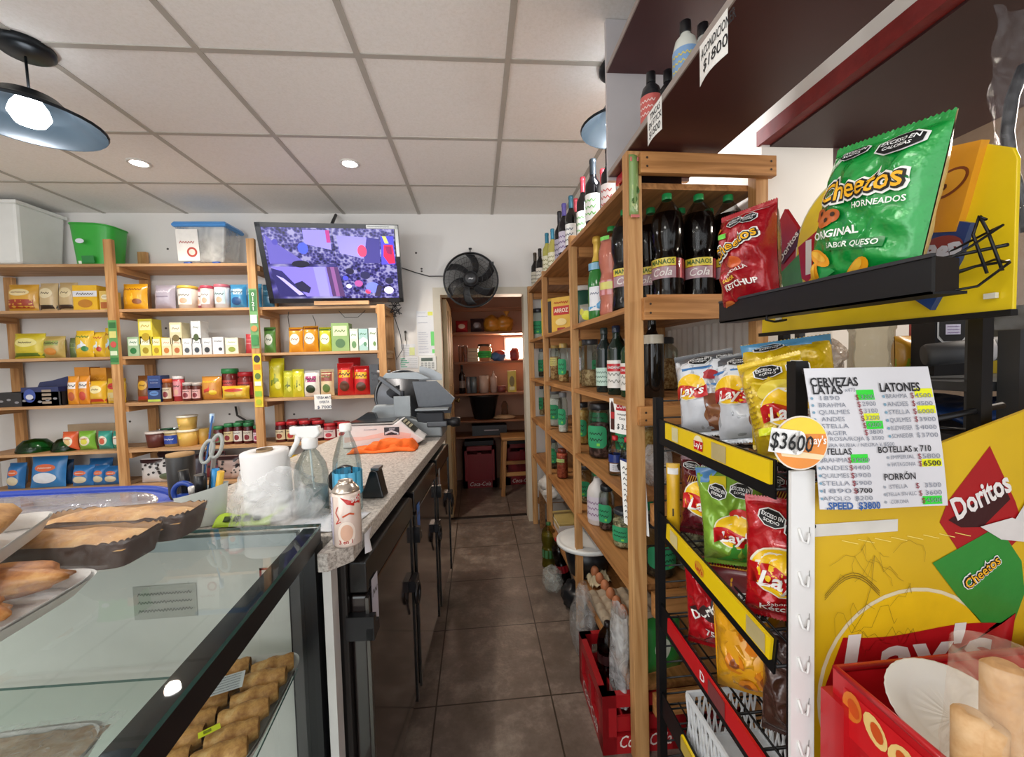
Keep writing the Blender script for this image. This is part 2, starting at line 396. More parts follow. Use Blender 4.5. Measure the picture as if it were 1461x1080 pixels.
def glass_jar(name, label, pos, r, h, fill, fillz, lid='#2a2a2a', green=None, ang=-PI/2-.35, group=None, neck=.72, label_txt=None, lab2=None, glass='#eef4f0', cat='jar', fs=60):
    """big clear jar: glass body root, children contents, lid, paper label"""
    g = MB(); g.lathe([(r*.9, 0.001), (r, .01), (r, h*.72), (r*.96, h*.78), (r*neck, h*.87), (r*neck, h*.93)], GL(glass, .55), 22, cap=False)
    root = tag(ob(g, name, loc=pos), label, cat, group)
    if fill:
        c = MB(); a, b_, d_ = fill
        c.lathe([(r*.88, .006), (r*.95, .014), (r*.95, h*fillz*.96), (r*.8, h*fillz), (0, h*fillz*1.01)], SPECK(a, b_, d_, fs, .7, 'contents'), 20)
        ob(c, 'contents', root)
    l = MB(); l.lathe([(r*neck*1.06, h*.88), (r*neck*1.1, h*.89), (r*neck*1.1, h*.98), (r*neck*1.02, h), (0, h)], PLA(lid, .3), 22); ob(l, 'lid', root)
    if green:
        p = MB(); mp = cyl_map(0, 0, r+.001, 0, ang); hw = r*1.05
        pts = [(hw*1.0*max(-1, min(1, 1.25*math.cos(t))), h*.40+h*.2*max(-1, min(1, 1.2*math.sin(t)))) for t in [2*PI*k/24 for k in range(24)]]
        p.fan(mp, pts, M(green, .7, var=.04), 1, 4)
        for k in range(2):
            p.scribble(mp, -hw*.6, hw*.6, h*(.46-.11*k), h*.06, I('#06281a'), 2, seed=k+int(h*1000))
        p.rect(mp, hw*.15, hw*.4, h*.24, h*.29, I('#7bd24a'), 3, 2, 1)
        ob(p, 'paper_label', root)
    if lab2:
        p = MB(); mp = cyl_map(0, 0, r+.001, 0, ang); p.rect(mp, -r*.9, r*.9, h*lab2[1], h*lab2[2], P(lab2[0]), 1, 8, 1)
        for k in range(3): p.scribble(mp, -r*.6, r*.6, h*(lab2[2]-.05-.06*k), h*.03, I(lab2[3]), 2, seed=k)
        ob(p, 'paper_label', root)
    return root
WINE = [(.0, 0), (.94, 0), (1, .012), (1, .60), (.93, .66), (.55, .73), (.38, .78), (.36, .94), (.40, .945), (.40, .985), (.36, 1)]
SPARK = [(0, 0), (.95, 0), (1, .012), (1, .48), (.85, .58), (.55, .70), (.38, .78), (.34, .92), (.44, .93), (.44, .97), (.38, 1)]
VERM = [(0, 0), (.95, 0), (1, .012), (1, .55), (.95, .60), (1, .64), (.92, .70), (.5, .78), (.42, .82), (.40, .90), (.44, .91), (.44, .96), (.40, 1)]
COLA = [(0, 0), (.72, 0), (.98, .02), (1, .06), (.96, .12), (.9, .2), (.94, .215), (.94, .43), (.88, .45), (.82, .49), (.9, .54), (1, .60), (1, .72), (.85, .82), (.5, .90), (.3, .94)]
PETS = [(0, 0), (.8, 0), (1, .03), (1, .3), (.94, .33), (.94, .55), (1, .58), (1, .66), (.8, .75), (.45, .85), (.33, .89)]
def prad(prof, z):
    for (a0, b0), (a1, b1) in zip(prof, prof[1:]):
        if b0 <= z <= b1 and b1 > b0: return a0+(a1-a0)*(z-b0)/(b1-b0)
    return 1.
def bottle(name, label, pos, r, h, prof, body, cap=None, capz=.9, capr=None, labs=(), group=None, rot=0., cat='bottle', foil=None, foilz=.76, liquid=None, clear=None, rough=.08, seg=18, lean=None):
    pr = [(a*r, b*h) for a, b in prof if True]
    mb = MB()
    if clear:
        mb.lathe(pr, GL(clear, .5), seg, cap=False)
    else: mb.lathe(pr, M(body, rough, var=0), seg)
    for (z0, z1, col, *rest) in labs:
        rr = max(prad(prof, z0+(z1-z0)*k/6) for k in range(7))*r+.0006
        can_label(mb, rr, z0*h, z1*h, col, rest[0] if rest else .38, txt=rest[1] if len(rest) > 1 else None, tcol=rest[2] if len(rest) > 2 else '#222222', ink=rest[3] if len(rest) > 3 else None, lay=rest[4] if len(rest) > 4 else 1)
    root = tag(ob(mb, name, loc=pos, rot=lean or (0, 0, rot)), label, cat, group)
    if liquid:
        col, lz = liquid; q = [(a*.95, b) for a, b in pr if b <= lz*h+1e-6]
        ra = next((a for a, b in reversed(pr) if b <= lz*h), r); q.append((q[-1][0], lz*h)); q.append((0, lz*h))
        q[0] = (q[0][0], .003); q[1] = (q[1][0]*.98, .003) if len(q) > 1 else q[0]
        c = MB(); c.lathe(q, M(col, .12, var=0), seg); ob(c, 'liquid', root)
    if foil:
        c = MB(); q = [(a*r*1.04+.0006, b*h) for a, b in prof if b >= foilz]; q = q+[(0, h*1.001)]
        c.lathe(q, M(foil, .35, .2), seg, cap=False); ob(c, 'capsule', root)
    if cap:
        cr = (capr or prof[-1][0]+.05)*r; c = MB(); c.lathe([(cr, capz*h), (cr*1.02, capz*h+.002), (cr, h*.995), (cr*.85, h), (0, h)], PLA(cap), 16, wave=None); ob(c, 'cap', root)
    return root
def card(name, label, cat, mp, w, h, fn=None, base='#f1efe9', group=None, bend=0., th=.0006):
    """a sheet of paper, origin at its top left corner in mp; a to the right, b negative down"""
    mb = MB(); q = (lambda a, b, e=0: mp(a, b, e+bend*math.sin(PI*a/w)*(-b/h)))
    mb.grid(lambda u, v: q(w*u, -h+h*v, 0), 6, 6, M(base, .6, var=.02)); mb.grid(lambda u, v: q(w*u, -h+h*v, -th), 6, 6, M(base, .6, var=.02), flip=True)
    if fn: fn(mb, q)
    return tag(ob(mb, name), label, cat, group)

# ================================================================== camera and light
CZ, CEIL, YW = 1.385, 2.6175, 3.477
cam = bpy.data.cameras.new('camera'); co = bpy.data.objects.new('camera', cam); COL.objects.link(co); SC.camera = co
yaw, pit, rol = .0852, -.0423, -.0273
fw = V((math.sin(yaw)*math.cos(pit), math.cos(yaw)*math.cos(pit), math.sin(pit))); r0 = V((math.cos(yaw), -math.sin(yaw), 0)); u0 = r0.cross(fw)
rr = r0*math.cos(rol)+u0*math.sin(rol); uu = -r0*math.sin(rol)+u0*math.cos(rol)
co.matrix_world = Matrix(((rr.x, uu.x, -fw.x, 0), (rr.y, uu.y, -fw.y, 0), (rr.z, uu.z, -fw.z, CZ), (0, 0, 0, 1)))
cam.sensor_fit = 'HORIZONTAL'; cam.sensor_width = 36; cam.lens = 583.95/1461*36; cam.clip_start = .02
vs_ = SC.view_settings; SC.display_settings.display_device = 'sRGB'
vs_.view_transform = 'Standard'; vs_.look = 'None'; vs_.gamma = 1; vs_.use_curve_mapping = False; vs_.exposure = EXPOSURE
SC.cycles.transparent_max_bounces = 32; SC.cycles.max_bounces = 7; SC.cycles.diffuse_bounces = 4; SC.cycles.sample_clamp_indirect = 4
SC.cycles.use_denoising = True
wd = bpy.data.worlds.new('daylight'); SC.world = wd; wd.use_nodes = True
wd.node_tree.nodes['Background'].inputs[0].default_value = (.93, .96, 1, 1); wd.node_tree.nodes['Background'].inputs[1].default_value = WORLD

def light(name, kind, loc, power, col=(1, 1, 1), size=.1, rot=None, **k):
    l = bpy.data.lights.new(name, kind); l.energy = power; l.color = col
    if kind == 'AREA':
        l.size = size
    elif kind != 'SUN': l.shadow_soft_size = size
    for a, b in k.items(): setattr(l, a, b)
    o = bpy.data.objects.new(name, l); COL.objects.link(o); o.location = loc
    if rot: o.rotation_euler = rot
    return o

# ================================================================== room shell
def tilefloor():
    m, nt, b = newmat('floor_tile'); N = nt.nodes.new; L = nt.links.new
    tc = N('ShaderNodeTexCoord'); mp = N('ShaderNodeMapping'); mp.inputs['Location'].default_value = (-.265/.47+8, -1.62/.47+8, 0); mp.inputs['Scale'].default_value = (1/.47, 1/.47, 1)
    L(tc.outputs['Object'], mp.inputs['Vector'])
    br = N('ShaderNodeTexBrick'); br.offset = 0; br.inputs['Scale'].default_value = 1; br.inputs['Brick Width'].default_value = 1; br.inputs['Row Height'].default_value = 1
    br.inputs['Mortar Size'].default_value = .008; br.inputs['Mortar Smooth'].default_value = .3
    L(mp.outputs['Vector'], br.inputs['Vector'])
    n1 = N('ShaderNodeTexNoise'); n1.inputs['Scale'].default_value = 5.5; n1.inputs['Detail'].default_value = 12; n1.inputs['Roughness'].default_value = .74; n1.inputs['Distortion'].default_value = .1
    L(tc.outputs['Object'], n1.inputs['Vector'])
    cr = N('ShaderNodeValToRGB'); e = cr.color_ramp.elements
    e[0].position = .3; e[0].color = (*lin('#5c5045'), 1); e[1].position = .72; e[1].color = (*lin('#a09284'), 1)
    k = e.new(.5); k.color = (*lin('#72645a'), 1)
    L(n1.outputs['Fac'], cr.inputs['Fac'])
    mx = N('ShaderNodeMix'); mx.data_type = 'RGBA'; L(br.outputs['Fac'], mx.inputs[0]); L(cr.outputs['Color'], mx.inputs[6]); mx.inputs[7].default_value = (*lin('#33291f'), 1)
    L(mx.outputs[2], b.inputs['Base Color'])
    n2 = N('ShaderNodeTexNoise'); n2.inputs['Scale'].default_value = 60; n2.inputs['Detail'].default_value = 4; L(tc.outputs['Object'], n2.inputs['Vector'])
    mr = N('ShaderNodeMapRange'); mr.inputs['To Min'].default_value = .18; mr.inputs['To Max'].default_value = .5; L(n1.outputs['Fac'], mr.inputs['Value']); L(mr.outputs[0], b.inputs['Roughness'])
    bp = N('ShaderNodeBump'); bp.inputs['Strength'].default_value = .25; bp.inputs['Distance'].default_value = .004; L(n2.outputs['Fac'], bp.inputs['Height']); L(bp.outputs['Normal'], b.inputs['Normal'])
    return m
WALL = M('#e6e3de', .7, var=.02, scale=3, bump=.08)
WALLW = M('#e9e4dc', .75, var=.03, scale=5, bump=.25)
mb = MB(); mb.box(-3.7, 2.6, -1.7, 4.95, -.06, 0, tilefloor()); struct(mb, 'floor')
mb = MB(); TI = SPECK('#ebe7e1', '#f0ede8', '#f4f1ed', 90, .9, 'ceiling_tile', (.3, .6)); TB = M('#b3aea5', .55, var=.03)
mb.box(-3.7, 1.0, -1.7, YW, CEIL, CEIL+.05, TI)
k = -6
while .166+.6*k < 1.0:
    x = .166+.6*k; mb.box(x-.012, x+.012, -1.7, YW, CEIL-.004, CEIL+.001, TB); k += 1
k = -5
while 1.724+.6*k < YW:
    y = 1.724+.6*k; mb.box(-3.7, 1.0, y-.0118, y+.0118, CEIL-.0035, CEIL+.001, TB); k += 1
struct(mb, 'ceiling')
mb = MB(); mb.box(-3.7, -.31, YW, YW+.12, 0, CEIL, WALL); mb.box(.44, 1.3, YW, YW+.12, 0, CEIL, WALL); mb.box(-.31, .44, YW, YW+.12, 1.98, CEIL, WALL)
for (px_, pz_) in ((-2.39, 2.34), (-2.27, 2.34), (-2.44, 1.72), (-2.18, 1.64), (-1.76, 1.6), (-3.35, 1.25), (-2.75, .99), (-.47, 2.3), (-.43, 2.17), (-.43, 2.15), (-1.5, 1.0), (-2.0, 1.02)):
    mb.ell(plane_map((px_, YW, pz_), (1, 0, 0), (0, 0, 1)), 0, 0, .009, .008, I('#4b4742'), 1)
struct(mb, 'wall_back')
mb = MB(); mb.box(-3.82, -3.7, -1.7, YW+.12, 0, CEIL, WALL); struct(mb, 'wall_left')
mb = MB(); mb.box(1.0, 1.265, 1.36, YW+.1, 0, CEIL, WALLW); struct(mb, 'wall_right')
# lintel over the opening on the right: white plaster above, red painted lower edge, dark underside
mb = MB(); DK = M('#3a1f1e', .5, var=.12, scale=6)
mb.box(1.0, 1.62, -1.7, 1.36, 2.155, CEIL, WALLW); mb.box(.992, 1.62, -1.7, 1.375, 2.105, 2.155, M('#7d1f1b', .6, var=.18, scale=30, bump=.3))
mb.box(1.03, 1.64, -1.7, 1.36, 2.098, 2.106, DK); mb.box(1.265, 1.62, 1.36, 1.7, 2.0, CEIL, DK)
struct(mb, 'lintel')
mb = MB(); mb.box(1.265, 2.5, 2.05, 2.15, 0, CEIL, WALLW); mb.box(2.5, 2.6, -1.7, 2.15, 0, CEIL, M('#7a6a5c', .7)); struct(mb, 'wall_annex')
mb = MB(); mb.box(1.62, 2.6, -1.7, 2.15, CEIL-.1, CEIL, M('#54392c', .6)); struct(mb, 'ceiling_annex')
# white ribbed panel on the right wall behind the shelves
mb = MB()
mb.grid(lambda u, v: V((.998-.006*(1+math.sin(u*2*PI*22)), 1.38+1.1*u, 1.22+.3*v)), 176, 1, M('#d8d3cc', .5))
struct(mb, 'trim_1')
# storeroom beyond the doorway
SW = M('#b98f78', .8, var=.05, scale=4)
mb = MB(); mb.box(-.55, -.45, YW+.12, 4.9, 0, 2.3, SW); mb.box(.75, .85, YW+.12, 4.9, 0, 2.3, SW); mb.box(-.55, .85, 4.82, 4.92, 0, 2.3, SW); struct(mb, 'wall_storeroom')
mb = MB(); mb.box(-.55, .85, YW+.12, 4.92, 2.25, 2.3, SW); struct(mb, 'ceiling_storeroom')
# bright window strip on the storeroom's back wall
mb = MB(); mb.box(.33, .66, 4.80, 4.83, 1.40, 1.67, M('#d8d2c8', .5)); mb.box(.35, .64, 4.79, 4.801, 1.42, 1.65, EM('#fff6ea', 4)); struct(mb, 'window_1')
# door frame and open leaf
CW = M('#cfc7b4', .5, var=.05, scale=8); mb = MB()
mb.box(-.345, -.285, YW-.02, YW+.135, 0, 1.95, CW); mb.box(.41, .455, YW-.02, YW+.135, 0, 1.95, CW); mb.box(-.345, .455, YW-.02, YW+.135, 1.95, 2.01, CW)
fr_ = struct(mb, 'trim_2')
mb = MB(); mb.box(-.285, -.245, YW+.14, 4.28, .01, 1.94, M('#cbb389', .45, var=.07, scale=5))
PN = M('#bfa377', .45, var=.08, scale=5)
for z0, z1 in ((.12, .78), (.9, 1.18), (1.3, 1.85)):
    for y0 in (3.72, 4.02): mb.box(-.246, -.238, y0, y0+.2, z0, z1, PN)
d = struct(mb, 'door_1', bevel=.004)
mb = MB(); mb.lathe([(.008, 0), (.008, .03), (.024, .04), (.026, .055), (.015, .065), (0, .066)], M('#8a7a55', .3, .9)); h_ = ob(mb, 'door_handle', d); h_.location = (-.245, 4.2, 1.0); h_.rotation_euler = (0, PI/2, 0)
mb = MB(); mb.box(-.285, .41, YW+.12, YW+.16, 0, .006, M('#241c17', .6)); struct(mb, 'trim_3')

# ================================================================== ceiling lamps
def pendant(label, loc, dz, power, r=.215):
    t = thing('pendant_lamp', label, 'lamp', (loc[0], loc[1], CEIL-.02), group='black pendant lamps')
    BK = M('#23272b', .35, .6, var=.05)
    mb = MB(); mb.lathe([(0, -.012), (.07, -.010), (.083, 0), (.083, .02)], BK, 26); ob(mb, 'canopy', t)
    mb = MB(); mb.tube([(0, 0, -.02), (.004, 0, -dz+.0)], .0042, BK); mb.lathe([(.010, -dz+.0), (.012, -dz+.03), (.006, -dz+.04)], BK, 12); ob(mb, 'stem', t)
    mb = MB(); IN = M('#20282e', .3, .4)
    out_ = [(r, -dz-.085), (r*1.01, -dz-.08), (r*.58, -dz-.035), (r*.54, -dz-.028), (r*.40, .004-dz), (.03, .018-dz), (0, .02-dz)]
    mb.lathe(out_, BK, 32, cap=False); mb.lathe([(a*.985, b-.004) for a, b in out_][::-1], IN, 32, cap=False); ob(mb, 'lamp_shade', t)
    k_ = r/.215; mb = MB(); mb.lathe([(0, -dz-.10), (.04, -dz-.092), (.058, -dz-.06), (.05, -dz-.03), (.03, -dz+.005), (.028, -dz+.03)], EM('#f6faff', 16), 20); ob(mb, 'bulb', t)
    light('bulb_light', 'POINT', (loc[0], loc[1], CEIL-dz-.15), power, (.95, .97, 1), .05)
pendant('black dish pendant lamp hanging at the left edge of the photo', (-1.652, 1.736, 2.618), .175, PEND)
pendant('black pendant lamp glowing beside the maroon wall shelf', ((0.639, 1.74, 2.408)[0], 1.74, 0), .15, PEND, .165)
for (x, y, lb) in ((*(-1.952, 2.65, 2.618)[:2], 'round recessed downlight nearer the green bin and pendant lamp'), (*(-0.733, 2.623, 2.618)[:2], 'round recessed downlight above the television')):
    t = thing('downlight', lb, 'ceiling light', (x, y, CEIL), group='recessed downlights')
    mb = MB(); mb.lathe([(.058, 0), (.06, -.004), (.055, -.008), (.042, -.006), (.04, .0)], PLA('#d9d6d0'), 26, cap=False); ob(mb, 'trim_ring', t)
    mb = MB(); mb.lathe([(0, -.0045), (.042, -.0045)], EM('#ffffff', 20), 22, cap=False); ob(mb, 'diffuser', t)
    light('downlight_beam', 'SPOT', (x, y, CEIL-.02), DOWN, (1, .88, .75), .04, spot_size=2.3, spot_blend=.8)
light('storeroom_window_light', 'AREA', (.47, 4.76, 1.51), 9, (1, .78, .6), .34, rot=(-PI/2, 0, 0))
# unseen ceiling lamps added as fill; daylight from the shop front behind the camera
for (x, y, p_) in ((-.9, -.5, FRONT), (-2.9, -.4, FRONT), (-2.4, .4, FRONT)):
    light('fill_lamp', 'AREA', (x, y, CEIL-.03), p_, (1, .96, .9), .6)
light('shop_front_daylight', 'AREA', (-1.8, -1.65, 1.5), DAY, (.97, .98, 1), 2.2, rot=(PI/2, 0, 0))
light('annex_fill', 'POINT', (1.9, .9, 2.1), ANNEX, (1, .9, .78), .1)  # unseen light added to brighten the goods in the annex

# ================================================================== wooden shelving along the back wall
SZ = [2.15, 1.83, 1.495, 1.157, .82, .555]
PW, WX, WY = wood(2), wood(0, '#cda478', '#a87c50'), wood(1, '#c8975f', '#9c6c3e')
FY = 3.13
wl = thing('wooden_shelving', 'long pine shelving unit along the white back wall', 'shelf', (-2.1, 3.3, 0))
POSTS = [(-3.5, 2.13), (-2.548, 2.315), (-1.597, 2.318), (-.697, 1.834)]
for i, (x, zt) in enumerate(POSTS):
    mb = MB(); mb.box(x-.028, x+.028, FY-.0, FY+.028, 0, zt, PW); ob(mb, 'post', wl, w=True, bevel=.002)
    mb = MB(); mb.box(x-.03, x+.03, 3.425, 3.455, 0, zt-.01, PW); ob(mb, 'post', wl, w=True)
    for z in SZ:
        if z > zt: continue
        if i == 3 and z > 1.84: continue
        mb = MB(); mb.box(x-.045 if i else x-.02, x+.045 if i < 3 else x+.02, FY+.03, 3.425, z-.06, z-.02, WY); ob(mb, 'bracket_rail', wl, w=True)
for (a, b, zs) in ((-3.55, -2.56, SZ), (-2.55, -1.59, SZ), (-1.6, -.67, SZ[1:])):
    for z in zs:
        mb = MB(); mb.box(a, b-.002, FY+.028, 3.46, z-.019, z, WX); ob(mb, 'shelf_board', wl, w=True)
mb = MB(); mb.box(-2.5, -1.65, FY+.05, FY+.07, .05, .5, M('#8f7460', .6)); ob(mb, 'kick_panel', wl, w=True)
mb = MB(); mb.box(-1.17, -.78, FY-.005, FY+.02, 1.835, 1.862, WX); ob(mb, 'stop_batten', wl, w=True)
def strip(label, x, z0, z1, base, bits, seed):
    mb = MB(); mp = plane_map((x, FY-.002, z0), (1, 0, 0), (0, 0, 1)); w, h = .056, z1-z0
    mb.rect(mp, -w/2, w/2, 0, h, P(base), 0, 2, 6); mb.rect(lambda a, b, e=0: mp(a, b, -.001), -w/2, w/2, 0, h, P(base), 0, 1, 1)
    decorate(mb, mp, w, h, bits)
    tag(ob(mb, 'label_strip', loc=None), label, 'label', None)
strip('green price strip stuck on the left shelf post', -2.548, 1.44, 1.75, '#5f9a55', [('r', .1, .9, .82, .95, '#2f6a35'), ('r', .1, .9, .6, .75, '#d8d27c'), ('e', .5, .45, .35, .07, '#c9524a'), ('r', .1, .9, .2, .3, '#d7e3c0'), ('r', .05, .95, .05, .15, '#2f7a40')], 1)
strip('green and white strip with vertical digits on the middle shelf post', -1.595, 1.53, 1.96, '#6fa565', [('r', .1, .9, .62, .97, '#3f7d45'), ('t', '0', .5, .9, .09, '#eef0e4'), ('t', '1', .5, .82, .09, '#eef0e4'), ('t', '2', .5, .74, .09, '#eef0e4'), ('t', '1', .5, .66, .09, '#eef0e4'), ('r', .1, .9, .42, .56, '#f0f0ea'), ('e', .5, .33, .4, .05, '#c98a4a'), ('r', .1, .9, .05, .22, '#3d8a48')], 2)
strip('yellow promotional strip lower on the middle shelf post', -1.59, 1.1, 1.49, '#e8cf1c', [('e', .5, .9, .4, .07, '#2a2a2a'), ('r', .1, .9, .7, .8, '#d98a1e'), ('e', .5, .58, .35, .06, '#5c7a2c'), ('r', .1, .9, .4, .48, '#f2efe0'), ('r', .1, .9, .2, .3, '#8fbf3a'), ('e', .5, .1, .35, .05, '#b9c51f')], 3)

# ---- things on top of the shelving
mb = MB(); WB = M('#e6e7e2', .5, var=.02); mb.taper(2.151, 2.56, (.46, .30), (.5, .34), WB); bx_ = tag(ob(mb, 'storage_box', loc=(-3.34, 3.28, 0), bevel=.02), 'big white plastic box on the top shelf at far left', 'box')
mb = MB(); mb.box(-.26, .26, -.18, .18, 2.55, 2.575, WB); ob(mb, 'lid', bx_, bevel=.006)
mb = MB(); mp = plane_map((-.06, -.168, 2.4), (1, 0, 0), (0, 0, 1)); mb.rect(mp, -.1, .1, -.2, .1, FILM('#ffffff', .7), 1); mb.scribble(mp, -.08, 0, .02, .02, I('#555'+'555'), 2); ob(mb, 'plastic_wrap', bx_)
def bin_prof(u, v, w0, w1, d0, d1, h, tilt):
    a = 2*PI*u; t = v; w = w0+(w1-w0)*t; d_ = d0+(d1-d0)*t; s = lambda c, p: math.copysign(abs(c)**p, c)
    return V((w/2*s(math.cos(a), .6), d_/2*s(math.sin(a), .6), h*t*(1-tilt*math.cos(a)*t)))
bx, bw, bz = (-2.724, 0.292, 2.436)
mb = MB(); GR = M('#35a83a', .35, var=.03)
fn = lambda u, v: bin_prof(u, v, bw*.82, bw, .18, .22, bz-2.15, .035)
mb.grid(fn, 32, 10, GR, wrap=True); mb.grid(lambda u, v: fn(u, 1-v)*.97+V((0, 0, .006)), 32, 10, GR, wrap=True)
mb.grid(lambda u, v: fn(u, 0)*(1-v), 32, 2, GR, wrap=True, flip=True)
gb = tag(ob(mb, 'waste_bin', loc=(bx, 3.29, 2.151)), 'green plastic bin on the top shelf beside the white box', 'bin')
mb = MB(); mb.tube([fn(k/32, 1)*1.01 for k in range(32)], .006, GR, 6, True); ob(mb, 'rim', gb)
mb = MB(); mp = plane_map((0, -.126, .10), (1, 0, .0), (0, -.16, 1)); mb.ell(mp, -.02, .06, .028, .016, P('#d8dde4'), 2); mb.rect(mp, -.03, .05, -.09, -.04, P('#23803a'), 2); mb.rect(mp, -.055, -.035, -.095, -.075, P('#e9ecdf'), 2); ob(mb, 'sticker', gb)
bx, bw, bz = (-1.963, 0.36, 2.45)
CLR = GL('#e9ecea', 1., rough=.15)
mb = MB()
CB = FILM('#e3e2dc', .5, 4, .3)
mb.taper(.012, bz-2.15-.03, (bw*.8, .19), (bw*.96, .22), CB)
cb = tag(ob(mb, 'storage_box', loc=(bx, 3.29, 2.151), bevel=.015), 'translucent wheeled storage box with blue lid on the top shelf', 'box')
mb = MB(); hh = bz-2.15; mb.taper(hh-.035, hh-.02, (bw*1.0, .23), (bw*1.05, .25), PLA('#4f94d6')); mb.taper(hh-.02, hh+.004, (bw*1.05, .25), (bw*.97, .22), PLA('#4f94d6')); l_ = ob(mb, 'lid', cb, bevel=.006)
for sx in (-.14, .14):
    mb = MB(); mb.tube([(sx*.7-.025, -.1, .008), (sx*.7+.025, -.1, .008)], .0085, PLA('#2c55a8'), 12); ob(mb, 'wheel', cb)
mb = MB(); mp = plane_map((0, -.1, .005), (1, 0, 0), (0, -.08, 1)); mb.rect(mp, -.16, -.01, .02, hh*.8, P('#ece9e2'), 3); mb.ell(mp, -.06, .08, .035, .035, P('#b9473a'), 4); mb.ell(mp, -.06, .08, .022, .022, P('#e9d9cc'), 5); mb.scribble(mp, -.14, -.04, .15, .02, I('#b05045'), 4); ob(mb, 'sticker', cb)

# ---- packets, row by row: (kind, x0px.. resolved to world x, width, top)
G = 'groceries on the back wall shelves'
def dp(a, b, c=None):
    """a few layouts of printed panels"""
    return {
        'pasta': [('r', .08, .92, .1, .42, b), ('e', .5, .68, .34, .13, a), ('s', .25, .75, .68, .06, '#6b2f1c')],
        'sun': [('e', .5, .62, .36, .18, a), ('s', .28, .72, .62, .08, '#3a2416'), ('r', .0, 1, .04, .2, b)],
        'round': [('e', .5, .5, .34, .22, a), ('s', .25, .75, .5, .1, b), ('r', 0, 1, .86, .96, b)],
        'stripe': [('r', 0, 1, .55, .78, a), ('s', .15, .85, .66, .1, '#26231f'), ('e', .5, .28, .3, .16, b)],
        'tea': [('r', .1, .9, .55, .9, a), ('s', .2, .8, .72, .1, b), ('e', .5, .28, .28, .16, b)],
        'wave': [('p', [(0, .2), (.5, .35), (1, .15), (1, .5), (.5, .62), (0, .48)], a), ('s', .15, .85, .76, .1, b), ('e', .7, .3, .18, .1, b)],
        'plain': [('s', .15, .85, .7, .1, a), ('s', .2, .8, .5, .06, b)],
    }[c or 'sun']
def back(shelf, items):
    z = SZ[shelf]
    for it in items:
        kind, (xc, w, zt), base, a, b, lay, label, cat = it[:8]; yy = it[8] if len(it) > 8 else 3.2; up = it[9] if len(it) > 9 else 0
        zb = z+up; h = max(.03, zt-zb); pos = (xc, yy, zb+.0015)
        if kind == 'bag': pack('food_pouch', label, cat, (xc, yy+.045, zb+.004), w, h, min(.085, w*.62), base, dp(a, b, lay), lean=-.06, group=G)
        elif kind == 'box': carton('food_carton', label, cat, (xc, yy+.05, zb+.001), w*.96, h, .09, base, dp(a, b, lay), group=G)
        elif kind == 'tub':
            o = tub('food_tub', label, cat, (xc, yy+w/2, zb+.001), w/2, h, base, a, w*.46, G); mp = cyl_map(0, 0, w*.485); m_ = MB(); m_.rect(mp, -w*.4, w*.4, h*.2, h*.8, P(b), 1, 8, 1); m_.scribble(mp, -w*.3, w*.3, h*.6, h*.1, I('#333333'), 2); m_.ell(mp, 0, h*.36, w*.2, h*.12, P('#d7a58a'), 2); ob(m_, 'printed_label', o)
        elif kind == 'jam': jam('jam_jar', label, (xc, yy+w/2, zb+.001), w/2, h, a, base, b, G, cat)
second = [
 ('bag', (-3.2195, 0.197, 2.0245), '#d8a43c', '#e9d6a0', '#a33a1e', 'pasta', 'golden pasta bag with red stripe at the left end of the second shelf', 'pasta'),
 ('bag', (-3.052, 0.118, 2.0325), '#c9b184', '#e2d3ac', '#3a3026', 'sun', 'tan packet with dark foot, second item along the second shelf', 'packet'),
 ('bag', (-2.9245, 0.119, 2.036), '#c4ab7c', '#dccb9f', '#443528', 'sun', 'tan packet just left of the yellow box on the second shelf', 'packet'),
 ('box', (-2.779, 0.166, 2.01), '#e3b220', '#dcdde3', '#b97a1e', 'stripe', 'yellow box with a pale name panel on the second shelf', 'box'),
 ('box', (-2.6475, 0.075, 1.9685), '#e1bd5e', '#efe4bd', '#b5652a', 'pasta', 'small cream and yellow box half hidden by the left post', 'box'),
 ('bag', (-2.4735, 0.165, 2.021), '#e2a31c', '#f0bc34', '#8a4f1c', 'wave', 'orange yellow bag right of the left post on the second shelf', 'packet'),
 ('bag', (-2.269, 0.142, 2.009), '#a7a0ad', '#d8d4dc', '#5d4a66', 'plain', 'silver grey pouch at the left of the baby food row', 'pouch'),
 ('tub', (-2.119, 0.13, 2.0025), '#e0d8cb', '#d9b54c', '#efe9de', '', 'cream tub with yellow lid on the second shelf', 'tub'),
 ('tub', (-2.054, 0.034, 1.9985), '#b26a78', '#b04a5a', '#e4c9c9', '', 'narrow pink tub behind the cream tub', 'tub', 3.27),
 ('tub', (-1.9725, 0.087, 2.0005), '#d9c3c0', '#b9455a', '#eadfda', '', 'pale pink tub with dark red lid on the second shelf', 'tub'),
 ('tub', (-1.872, 0.102, 2.0095), '#dfe3e6', '#c66a78', '#bfd9de', '', 'white tub with rose lid right of the pale pink tub', 'tub'),
 ('bag', (-1.7575, 0.117, 2.0085), '#3f8fc0', '#bfdcec', '#1d4f86', 'stripe', 'light blue pouch left of the middle post on the second shelf', 'pouch'),
 ('bag', (-1.6425, 0.103, 2.0125), '#4a9bc9', '#c9e2ee', '#1d4f86', 'stripe', 'blue pouch behind the middle post on the second shelf', 'pouch'),
 ('bag', (-1.544, 0.084, 2.006), '#2f6f8c', '#86b3c4', '#173f58', 'plain', 'dark teal pouch behind the television corner', 'pouch'),
]
back(1, second)
